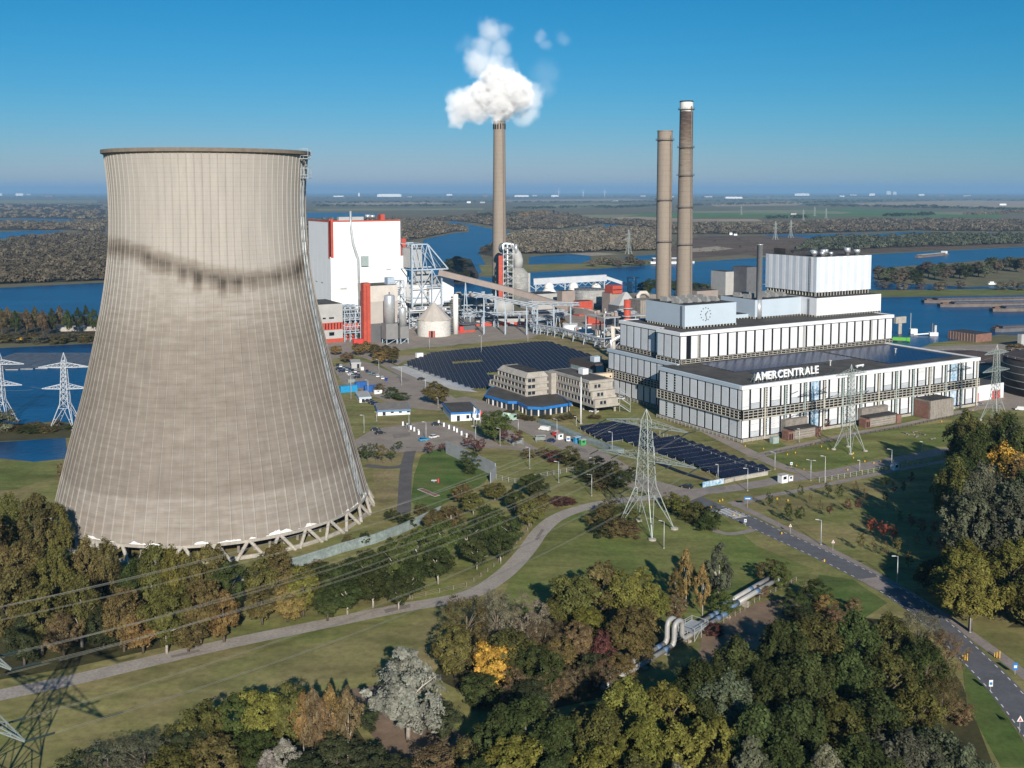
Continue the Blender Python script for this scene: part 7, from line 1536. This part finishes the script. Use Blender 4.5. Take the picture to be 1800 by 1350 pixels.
for a in ((15, 868, 20, 11, 'olive'), (60, 872, 20, 11, 'oliveb'), (100, 885, 17, 9, 'olive'), (-15, 900, 20, 11, 'oliveb'), (35, 950, 20, 11, 'oliveb'), (95, 962, 19, 10, 'olive'), (150, 945, 18, 9, 'oliveb'), (185, 948, 17, 8, 'oliveb'), (270, 955, 18, 9, 'olive'), (300, 962, 17, 8, 'ygreen'), (335, 975, 15, 9, 'olive'), (370, 960, 17, 9, 'oliveb'), (10, 1010, 17, 11, 'oliveb'), (70, 1030, 16, 10, 'olive'), (140, 1010, 17, 10, 'olive'), (215, 1032, 15, 10, 'oliveb'), (290, 1035, 15, 10, 'olive'), (350, 1022, 15, 10, 'oliveb'), (392, 1040, 12, 9, 'ochre'), (250, 1080, 9, 9, 'ochre'), (330, 1085, 8, 8, 'oliveb'), (110, 1080, 10, 9, 'brown'), (40, 1085, 11, 9, 'dark'), (180, 1065, 10, 9, 'dark')):
    tree(*a[:4], RT.choice(['upright', 'upright', 'round']), a[4], WL, pale=a[0] in (140, 290, 270))
for a in ((235, 985, 13, 9, 'dkgreen'), (402, 987, 14, 8, 'dkgreen'), (385, 1000, 12, 7, 'dkgreen')): tree(*a[:4], 'round', a[4], WL)
WM = 'in the belt along the concrete road'
for a in ((455, 978, 13, 9, 'olive'), (487, 958, 14, 10, 'oliveb'), (532, 1000, 12, 10, 'ygreen'), (505, 1030, 9, 9, 'ochre'), (460, 1035, 9, 8, 'oliveb'), (560, 988, 11, 9, 'dkgreen'), (600, 985, 12, 10, 'dkgreen'), (645, 967, 12, 10, 'dkgreen'), (690, 945, 13, 10, 'green'), (735, 930, 13, 10, 'green'), (782, 915, 12, 9, 'green'), (655, 1000, 10, 9, 'dkgreen'), (610, 1018, 9, 9, 'dkgreen'), (720, 985, 10, 9, 'dkgreen'), (770, 962, 10, 9, 'dkgreen'), (822, 915, 11, 9, 'dkgreen'), (838, 945, 9, 8, 'dkgreen'), (862, 890, 12, 9, 'dkgreen'), (897, 908, 9, 8, 'dkgreen'), (930, 876, 9, 8, 'olive'), (950, 868, 7, 8, 'oliveb'), (793, 890, 8, 8, 'oliveb'), (760, 897, 7, 7, 'oliveb'), (832, 868, 7, 8, 'olive'), (812, 850, 7, 7, 'oliveb'), (905, 862, 7, 8, 'dkgreen'), (880, 935, 9, 8, 'dkgreen'), (700, 1010, 9, 8, 'dkgreen'), (575, 1035, 8, 8, 'dkgreen'), (870, 850, 6, 8, 'olive'), (935, 835, 7, 9, 'dkgreen'), (945, 845, 6, 8, 'dkgreen')): tree(*a[:4], 'round', a[4], WM, pale=a[0] > 600)
for a in ((610, 940, 3.5, 4, 'oliveb'), (640, 935, 4, 4, 'dkgreen'), (690, 895, 4, 5, 'dkgreen'), (715, 900, 5, 6, 'dkgreen'), (555, 985, 4, 5, 'brown'), (740, 885, 4, 5, 'oliveb')): tree(*a[:4], 'bush', a[4], 'by the pale sheet wall of the cooling tower')
WS = 'around the large pylon foot'
for a in ((1072, 882, 6, 11, 'oliveb'), (1058, 895, 6, 9, 'oliveb'), (1098, 893, 6, 11, 'olive'), (1085, 912, 5.5, 11, 'oliveb'), (1060, 915, 5, 9, 'dark'), (1105, 918, 4.5, 9, 'brown'), (1200, 870, 7, 8, 'ygreen'), (1182, 866, 6, 7, 'ygreen'), (1226, 882, 7, 8, 'olive'), (1250, 892, 7, 7, 'dkgreen'), (1212, 890, 5, 7, 'olive'), (1240, 905, 5, 6, 'dkgreen')): tree(*a[:4], 'bush', a[4], WS)
for a in ((1002, 784, 8, 9, 'olive'), (976, 790, 5, 8, 'dkred'), (955, 786, 4, 6, 'brown'), (1048, 803, 9, 11, 'dkgreen'), (1073, 812, 8, 10, 'olive'), (1030, 812, 6, 8, 'dkgreen'), (1055, 830, 6, 9, 'oliveb'), (1090, 828, 6, 8, 'dkgreen'), (1015, 800, 4, 6, 'oliveb'), (990, 872, 3, 9, 'dkred'), (1110, 822, 5, 6, 'dkgreen'), (930, 790, 3.5, 6, 'oliveb')): tree(*a[:4], 'bush', a[4], 'along the avenue verge')
WC = 'in the thicket below the lawn'
for a in ((1010, 1010, 14, 11, 'round', 'olive'), (1060, 992, 14, 11, 'round', 'oliveb'), (1112, 1005, 14, 12, 'round', 'ygreen'), (1040, 1072, 9, 9, 'round', 'ygreen'), (1112, 1070, 13, 12, 'round', 'oliveb'), (990, 1040, 9, 9, 'round', 'olive'), (960, 1090, 9, 9, 'twig', 'brown'), (1062, 1110, 8, 6, 'bush', 'dkred'), (1020, 1100, 8, 8, 'round', 'brown'), (1150, 1040, 9, 8, 'round', 'ygreen'), (1190, 1045, 6, 6, 'bush', 'brown'), (1270, 1040, 6, 7, 'bush', 'green'), (820, 1045, 14, 12, 'twig', 'oliveb'), (872, 1036, 14, 11, 'twig', 'grey'), (930, 1046, 13, 10, 'twig', 'grey'), (800, 1105, 11, 10, 'round', 'olive'), (848, 1120, 9, 9, 'round', 'oliveb'), (903, 1110, 12, 11, 'round', 'olive'), (950, 1140, 11, 10, 'round', 'dkgreen'), (905, 1180, 8, 8, 'twig', 'brown'), (968, 1180, 8, 8, 'twig', 'brown'), (1012, 1168, 7, 7, 'twig', 'brown'), (1060, 1160, 7, 7, 'twig', 'brown'), (1095, 1150, 6, 7, 'bush', 'oliveb'), (985, 1120, 8, 8, 'round', 'oliveb'), (1130, 1120, 6, 6, 'bush', 'oliveb'), (1040, 1150, 7, 8, 'bush', 'dark'), (930, 1200, 8, 9, 'round', 'dark'), (845, 1185, 7, 9, 'bush', 'dkgreen')): tree(*a[:6], WC)
for a in ((1207, 965, 15, 7, 'column', 'ochre'), (1236, 992, 13, 5.5, 'column', 'ochre'), (1188, 1000, 10, 5, 'column', 'oliveb'), (1264, 955, 16, 9, 'silver', 'sgreen')): tree(*a[:6], 'beside the lawn above the pipeline', True)
tree(868, 1133, 10.5, 8.5, 'round', 'gold', 'standing below the thicket'); tree(716, 1138, 18, 15, 'silver', 'silver', 'below the mown verge', True)
WBL = 'in the grove below the mown verge'
for a in ((412, 1228, 11, 10, 'round', 'green'), (350, 1242, 11, 10, 'round', 'olive'), (462, 1215, 12, 10, 'round', 'ygreen'), (512, 1208, 13, 8, 'round', 'olive'), (548, 1210, 14, 6, 'column', 'brown'), (580, 1205, 14, 6, 'column', 'ochre'), (610, 1208, 14, 6, 'column', 'brown'), (532, 1218, 13, 6, 'column', 'ochre'), (565, 1230, 12, 6, 'column', 'brown'), (440, 1290, 9, 8, 'round', 'dkgreen'), (497, 1300, 9, 7, 'silver', 'silver'), (470, 1320, 8, 6, 'silver', 'silver'), (250, 1290, 10, 11, 'twig', 'willow'), (185, 1302, 9, 10, 'twig', 'willow'), (320, 1285, 9, 10, 'round', 'dark'), (380, 1300, 10, 10, 'round', 'oliveb'), (290, 1320, 9, 10, 'round', 'olive'), (130, 1325, 8, 9, 'bush', 'dark'), (760, 1312, 8, 9, 'bush', 'brown'), (650, 1310, 6, 8, 'bush', 'dark'), (820, 1300, 7, 8, 'bush', 'oliveb'), (700, 1330, 6, 8, 'bush', 'dark'), (590, 1290, 7, 8, 'bush', 'dark'), (640, 1240, 5, 6, 'bush', 'dark'), (780, 1240, 6, 7, 'bush', 'dark'), (530, 1330, 7, 9, 'bush', 'dark')): tree(*a[:6], WBL, a[4] == 'column')
WBR = 'in the wood between pipeline and asphalt road'
for a in ((925, 1228, 15, 14, 'upright', 'dkgreen'), (878, 1242, 13, 11, 'upright', 'dkgreen'), (985, 1262, 14, 12, 'upright', 'dkgreen'), (900, 1300, 12, 11, 'round', 'ygreen'), (1100, 1195, 16, 14, 'upright', 'ygreen'), (1172, 1202, 15, 13, 'upright', 'ygreen'), (1060, 1245, 15, 12, 'upright', 'olive'), (1130, 1262, 15, 13, 'upright', 'ygreen'), (1230, 1165, 17, 13, 'upright', 'dkgreen'), (1300, 1122, 17, 13, 'upright', 'dkgreen'), (1372, 1092, 16, 13, 'upright', 'dkgreen'), (1432, 1080, 16, 13, 'upright', 'olive'), (1500, 1075, 16, 13, 'upright', 'dkgreen'), (1562, 1080, 15, 12, 'upright', 'olive'), (1615, 1078, 13, 12, 'twig', 'willow'), (1282, 1190, 16, 13, 'upright', 'sgreen'), (1350, 1170, 16, 13, 'upright', 'dkgreen'), (1420, 1152, 16, 13, 'upright', 'dkgreen'), (1492, 1146, 16, 13, 'upright', 'dkgreen'), (1560, 1140, 16, 13, 'upright', 'olive'), (1630, 1130, 14, 12, 'upright', 'dkgreen'), (1662, 1112, 12, 9, 'twig', 'brown'), (1332, 1240, 16, 13, 'upright', 'dkgreen'), (1402, 1232, 16, 13, 'upright', 'dkgreen'), (1470, 1226, 16, 13, 'upright', 'olive'), (1542, 1216, 16, 13, 'upright', 'dkgreen'), (1610, 1206, 15, 12, 'upright', 'olive'), (1660, 1182, 12, 9, 'twig', 'oliveb'), (1250, 1262, 15, 12, 'upright', 'ygreen'), (1195, 1275, 14, 11, 'upright', 'ygreen'), (1320, 1305, 14, 11, 'silver', 'sgreen'), (1452, 1312, 13, 11, 'silver', 'willow'), (1382, 1298, 14, 12, 'upright', 'dkgreen'), (1522, 1300, 14, 12, 'upright', 'dkgreen'), (1592, 1288, 14, 12, 'upright', 'sgreen'), (1655, 1282, 13, 11, 'upright', 'sgreen'), (1700, 1312, 12, 10, 'upright', 'sgreen'), (1560, 1340, 13, 11, 'upright', 'dkgreen'), (1055, 1312, 13, 11, 'upright', 'ygreen'), (1120, 1332, 13, 11, 'upright', 'olive'), (970, 1335, 12, 11, 'upright', 'dkgreen'), (1190, 1345, 12, 10, 'silver', 'willow'), (1260, 1340, 12, 11, 'upright', 'olive'), (1650, 1345, 11, 10, 'upright', 'sgreen'), (1450, 1370, 12, 12, 'upright', 'dkgreen'), (1330, 1380, 12, 12, 'upright', 'dkgreen'), (1040, 1380, 12, 12, 'upright', 'dkgreen'), (850, 1345, 9, 10, 'round', 'dkgreen'), (930, 1390, 12, 12, 'upright', 'dkgreen')): tree(*a[:6], WBR)
for a in ((1432, 1020, 7, 9, 'bush', 'dkgreen'), (1398, 1040, 6, 8, 'bush', 'dkgreen'), (1450, 1045, 5, 6, 'bush', 'ochre'), (1350, 985, 6, 7, 'bush', 'oliveb'), (1372, 990, 7, 6, 'bush', 'green'), (1410, 1065, 5, 8, 'bush', 'dark'), (1500, 1050, 4, 5, 'bush', 'brown'), (1340, 1030, 3, 4, 'bush', 'brown'), (1255, 1095, 3, 5, 'bush', 'dkred'), (1470, 1070, 4, 6, 'bush', 'brown'), (1640, 1240, 5, 6, 'bush', 'brown'), (1690, 1230, 5, 5, 'bush', 'brown')): tree(*a[:6], 'near the pipeline end')
WR = 'in the tall wood across the cycle path'
rr_ = random.Random(5)
for Z in range(236, 372, 11):
    for k in range(4):
        x = .44 * Z + 4 + k * 13 + rr_.uniform(-3, 3); y = Z + rr_.uniform(-4, 4); col = rr_.choice(['dkgreen', 'sgreen', 'dkgreen', 'sgreen', 'olive'])
        if 300 < Z < 330 and k == 1: col = 'gold' if Z > 312 else 'ochre'
        if Z < 262: col = 'ygreen' if k < 2 else 'olive'
        h = rr_.uniform(22, 27) if Z > 262 else rr_.uniform(15, 18)
        tree_at(x, y, h, rr_.uniform(14, 17), 'upright', col, WR)
for a in ((1640, 985, 9, 9, 'round', 'dkgreen'), (1670, 975, 10, 9, 'round', 'olive'), (1700, 960, 9, 8, 'round', 'olive')): tree(*a[:6], 'at the edge of the tall wood')
YT = [(1354, 865, 'dkgreen'), (1371, 873, 'brown'), (1387, 885, 'dkgreen'), (1405, 890, 'dkgreen'), (1408, 853, 'dkgreen'), (1425, 865, 'brown'), (1457, 847, 'dkgreen'), (1476, 852, 'dkgreen'), (1458, 886, 'dkred'), (1492, 876, 'dkred'), (1508, 876, 'dkred'), (1505, 845, 'brown'), (1555, 835, 'dkgreen'), (1573, 848, 'dkred'), (1588, 845, 'dkred'), (1602, 830, 'dkred'), (1557, 865, 'dkred'), (1442, 878, 'brown'), (1520, 858, 'brown'), (1532, 910, 'red'), (1552, 915, 'red'), (1572, 922, 'red'), (1583, 898, 'ygreen'), (1603, 902, 'red'), (1622, 912, 'red'), (1643, 915, 'red'), (1662, 915, 'ochre'), (1514, 937, 'oliveb'), (1535, 946, 'brown'), (1557, 950, 'brown'), (1578, 945, 'oliveb'), (1598, 968, 'oliveb'), (1612, 935, 'ochre'), (1635, 935, 'brown'), (1658, 945, 'red')]
for x, y, c in YT:
    h = RT.uniform(4.6, 5.8) * (1.15 if c in ('red', 'dkgreen', 'oliveb') else .9); tree(x, y, h, h * RT.uniform(.42, .56), 'small' if c not in ('brown', 'ochre') else 'thin', c, 'on the lawn above the cycle path')
for a in ((630, 603, 8, 9, 'ochre'), (645, 600, 8, 9, 'ochre'), (660, 605, 9, 9, 'oliveb'), (676, 607, 9, 9, 'oliveb'), (692, 610, 8, 8, 'oliveb'), (668, 618, 8, 9, 'ochre'), (690, 620, 7, 8, 'oliveb'), (610, 620, 6, 9, 'brown'), (590, 608, 6, 8, 'ochre')): tree(*a[:4], 'round', a[4], 'between the parking lot and the silos')
tree(766, 672, 11, 13, 'round', 'oliveb', 'between gatehouse and sunken basin'); tree(870, 722, 13, 12, 'round', 'green', 'beside the gatehouse flagpoles'); tree(987, 560, 8, 11, 'round', 'ochre', 'between the pipe bridges')
for a in ((755, 777, 5.5, 5, 'dkred'), (776, 778, 4.5, 3.5, 'dkred'), (822, 764, 6, 5, 'dkred'), (834, 770, 6, 4, 'dkred'), (845, 771, 6.5, 4.5, 'dkred'), (885, 755, 6, 6, 'dkred'), (908, 757, 6.5, 6, 'dkred'), (635, 780, 7, 4, 'dkgreen'), (646, 778, 8, 4, 'dkgreen'), (660, 780, 7, 4, 'dkgreen'), (672, 782, 7, 5, 'oliveb'), (688, 786, 6, 4, 'dkgreen'), (700, 776, 4, 4, 'dkgreen')): tree(*a[:4], 'small', a[4], 'around the lower parking lot')
tree(826, 792, 9, 8, 'bush', 'dkgreen', 'leaning on the grey sheet barrier'); tree(666, 674, 5, 7, 'bush', 'oliveb', 'on the parking lot island'); tree(688, 680, 6, 9, 'bush', 'dkgreen', 'on the parking lot island'); tree(705, 690, 4, 9, 'bush', 'green', 'on the parking lot island')
for x, y in ((895, 726), (915, 735), (930, 738), (960, 735), (985, 738), (870, 742), (1000, 735), (1045, 735)): tree(x, y - 6, 1.8, 7, 'bush', 'oliveb', 'clipped along the office front')
tree(1450, 735, 5, 6, 'small', 'dkred', 'beside the first concrete annex'); tree(1790, 605, 12, 14, 'round', 'brown', 'at the harbour edge near the dark tank')
for i, x in enumerate((-15, 2, 12, 26, 45, 60, 74, 90, 104, 118, 136, 150, 164)): tree(x, 537 + (i * 7) % 11, 19, 9, 'column', ['brown', 'oliveb', 'brown', 'dkgreen'][i % 4] if i < 9 else 'dkgreen', 'in the row along the river behind the pond')
for i, x in enumerate(range(-10, 170, 16)): tree(x, 582 + (i * 5) % 9, 6, 12, 'bush', ['willow', 'oliveb', 'willow'][i % 3], 'on the bank behind the pond')
for a in ((5, 723, 9, 13, 'bush', 'willow'), (-20, 718, 10, 13, 'bush', 'willow'), (60, 742, 2.5, 9, 'bush', 'oliveb'), (98, 737, 3, 6, 'bush', 'brown'), (85, 750, 2.5, 9, 'bush', 'oliveb'), (45, 750, 2.5, 9, 'bush', 'dkgreen'), (130, 745, 2.5, 9, 'bush', 'dkgreen'), (110, 815, 6, 4, 'bush', 'brown'), (80, 748, 2.5, 8, 'bush', 'oliveb'), (62, 752, 2.2, 9, 'bush', 'dkgreen'), (30, 748, 2.2, 9, 'bush', 'oliveb')): tree(*a[:6], 'on the strip between the ponds')
for i, x in enumerate(range(1545, 1815, 11)): tree(x, 468 - (8 if x > 1620 else 0) - (10 if x > 1740 else 0) + (i * 5) % 8, 15 + (i * 3) % 5, 16, 'round', ['far', 'sgreen', 'dkgreen', 'far'][i % 4], 'in the belt along the far creek')
for i, x in enumerate((1552, 1587, 1620, 1650, 1655, 1690, 1760, 1778, 1795)): tree(x, 492 + (i * 3) % 5, 9, 13, 'bush', ['far', 'grey'][i % 2], 'on the creek bank below the tree belt')
for x, y, h in ((1042, 457, 9), (1055, 452, 11), (1066, 451, 12), (1078, 453, 11), (1089, 456, 10), (1108, 448, 15), (1116, 452, 12), (1126, 457, 8)): tree(x, y, h, 15, 'round', 'grey' if x < 1100 else 'far', 'on the meadow bank behind the pale gallery')
for x, y, h, c in ((1142, 491, 14, 'dkgreen'), (1134, 496, 13, 'dkgreen'), (1186, 493, 13, 'dkgreen'), (1224, 497, 12, 'dkgreen'), (1238, 499, 11, 'olive'), (792, 455, 14, 'dark'), (803, 450, 15, 'brown'), (815, 457, 13, 'dark'), (795, 475, 12, 'dark'), (810, 478, 12, 'dark'), (823, 475, 12, 'dark'), (783, 468, 12, 'dark'), (870, 424, 14, 'dark'), (858, 430, 12, 'dark'), (850, 434, 10, 'brown')): tree(x, y, h, 16, 'round', c, 'on the river islet behind the plant')
UND = mat('shaded_undergrowth', (0.06, 0.055, 0.03), 0.95, rgb2=(0.085, 0.082, 0.035), scale=0.12, scale2=0.8, spec=0.05)  # soil and undergrowth, coloured darker to deepen the shade under the trees
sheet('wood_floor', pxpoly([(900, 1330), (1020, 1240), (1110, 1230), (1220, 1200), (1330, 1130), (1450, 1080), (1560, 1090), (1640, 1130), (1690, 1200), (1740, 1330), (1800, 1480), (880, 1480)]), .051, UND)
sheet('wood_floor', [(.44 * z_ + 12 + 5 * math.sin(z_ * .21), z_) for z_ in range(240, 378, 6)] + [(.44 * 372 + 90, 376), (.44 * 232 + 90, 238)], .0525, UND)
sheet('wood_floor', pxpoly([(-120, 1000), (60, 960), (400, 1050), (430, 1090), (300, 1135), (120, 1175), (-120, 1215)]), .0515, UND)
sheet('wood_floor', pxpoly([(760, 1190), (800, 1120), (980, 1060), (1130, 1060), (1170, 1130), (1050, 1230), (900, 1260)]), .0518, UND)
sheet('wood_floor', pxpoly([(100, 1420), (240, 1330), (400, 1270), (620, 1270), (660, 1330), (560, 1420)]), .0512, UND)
# ------------------------------------------------------------------ woods of the far plain: masses nobody could count
def wood(name, label, poly, n, col, seed, hmin=7, hmax=12, k=58, ground=True, smax=1.0):
    r = np.random.default_rng(seed); xs = [p[0] for p in poly]; ys = [p[1] for p in poly]; pts = []
    while len(pts) < n:
        x, y = r.uniform(min(xs), max(xs)), r.uniform(min(ys), max(ys))
        if inside((x, y), poly): pts.append(P(x, y).xy)
    pts = np.array([(p.x, p.y) for p in pts]); m = len(pts); D = pts[:, 1]; h = r.uniform(hmin, hmax, m); rad = np.clip(h * r.uniform(.45, .8, m), None, 99) * np.clip(D / 1800, 1, 3.2) ** .7
    idx = np.repeat(np.arange(m), k); d = r.normal(size=(m * k, 3)); d[:, 2] = np.abs(d[:, 2]); d /= np.linalg.norm(d, axis=1, keepdims=True)
    q = r.uniform(.75, 1.05, m * k)
    cent = np.stack([pts[idx, 0] + d[:, 0] * rad[idx] * q, pts[idx, 1] + d[:, 1] * rad[idx] * q, h[idx] * .30 + d[:, 2] * h[idx] * .66 * q], 1)
    nrm = d + r.normal(size=d.shape) * .45; nrm /= np.linalg.norm(nrm, axis=1, keepdims=True)
    v, f = leaves(cent, nrm, rad[idx] * r.uniform(.17, .33, m * k), r, .75); cv = r.uniform(0, 1, m)
    o = inst(name, quad_mesh(name, v, f, .75 * cv[idx] + .25 * r.uniform(0, 1, m * k), LEAF)); o.color = (*COLS[col], 1); tag(o, label, 'wood'); o['kind'] = 'stuff'
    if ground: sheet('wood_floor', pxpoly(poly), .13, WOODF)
wood('far_wood', 'dense grey olive willow wood left of the cooling tower', [(-300, 432), (0, 424), (60, 417), (120, 413), (185, 412), (185, 493), (0, 500), (-300, 503)], 1700, 'far', 1)
wood('far_wood', 'grey olive wood band beyond the left creek', [(-300, 396), (0, 392), (130, 391), (185, 390), (185, 408), (120, 404), (0, 405), (-300, 412)], 420, 'far', 2)
wood('far_wood', 'brownish wood band in the far left distance', [(-300, 360), (0, 358), (185, 360), (185, 386), (0, 383), (-300, 386)], 520, 'grey', 3)
wood('far_wood', 'grey olive wood behind the white boiler house', [(535, 388), (600, 386), (720, 386), (780, 393), (818, 400), (816, 406), (795, 408), (740, 419), (712, 424), (700, 440), (535, 440)], 1100, 'far', 4)
wood('far_wood', 'wide grey willow wood right of the slender chimney', [(905, 413), (935, 408), (1000, 411), (1060, 402), (1170, 405), (1170, 440), (1060, 442), (960, 446), (905, 446), (866, 440), (872, 428)], 1500, 'grey', 5)
wood('far_wood', 'upper wood band behind the slender chimney', [(690, 388), (790, 384), (840, 376), (960, 372), (1060, 387), (1170, 391), (1170, 402), (1060, 393), (985, 402), (903, 404), (835, 392), (790, 388)], 900, 'far', 6)
wood('far_wood', 'long grey olive wood behind the striped tower', [(1170, 395), (1330, 394), (1500, 387), (1700, 387), (1900, 392), (1900, 404), (1760, 407), (1600, 405), (1510, 408), (1400, 411), (1230, 412), (1170, 412)], 1300, 'far', 7)
wood('far_wood', 'grey green wood on the bank right of the striped tower', [(1400, 441), (1425, 427), (1450, 419), (1540, 419), (1640, 415), (1800, 415), (1900, 412), (1900, 424), (1700, 432), (1560, 436), (1450, 443)], 900, 'sgreen', 8)
wood('far_wood', 'thin scrub on the brown heath', [(1180, 432), (1230, 418), (1400, 420), (1420, 438), (1300, 446), (1200, 452)], 60, 'oliveb', 9, 2, 5, 20, False)
wood('far_wood', 'dark plantation block in the far centre', [(838, 379), (905, 376), (935, 377), (935, 381), (845, 384)], 150, 'dark', 10, 10, 13, 20, False)
wood('far_wood', 'tan poplar clump in the far centre', [(915, 379), (960, 376), (962, 380), (918, 382)], 40, 'ochre', 11, 12, 16, 30, False)
for i, ln in enumerate((((540, 349), (870, 347), 150), ((880, 348), (1170, 346), 140), ((1200, 348), (1850, 344), 260), ((1220, 361), (1420, 357), 90), ((1420, 361), (1800, 369), 170), ((550, 357), (870, 355), 120), ((905, 367), (1070, 364), 70), ((1060, 366), (1160, 362), 60), ((-250, 348), (180, 347), 160), ((1350, 385), (1420, 383), 30), ((1555, 381), (1640, 378), 50), ((1700, 378), (1850, 372), 90), ((560, 363), (800, 362), 80), ((1200, 353), (1800, 352), 150), ((900, 356), (1165, 355), 90), ((1430, 356), (1550, 354), 60), ((1580, 364), (1650, 362), 30))):
    (x0, y0), (x1, y1), n = ln; wood('tree_line', 'dark blue green tree line number %s of the far plain' % ['one', 'two', 'three', 'four', 'five', 'six', 'seven', 'eight', 'nine', 'ten', 'eleven', 'twelve', 'thirteen', 'fourteen', 'fifteen', 'sixteen', 'seventeen'][i] if False else ['tree line near the horizon behind the white boiler house', 'tree line near the horizon between the chimneys', 'tree line near the horizon behind the striped tower', 'tree line beyond the pale fields right of the paired chimneys', 'tree line along the stubble field', 'tree line above the left wood', 'tree line above the plantation block', 'tree line left of the paired chimneys', 'tree line near the horizon left of the cooling tower', 'clump of trees by the far pylon', 'rounded copse on the green field', 'brown copse at the right end of the green field', 'hedge line in the far centre left', 'distant hedge behind the stubble field', 'distant hedge between the chimneys', 'hedge beside the far red roofed farm', 'small copse in the pale field'][i], [(x0, y0 - 1.2), (x1, y1 - 1.2), (x1, y1 + 1.2), (x0, y0 + 1.2)], n, 'dark' if i not in (11,) else 'brown', 40 + i, 9, 15, 14, False)
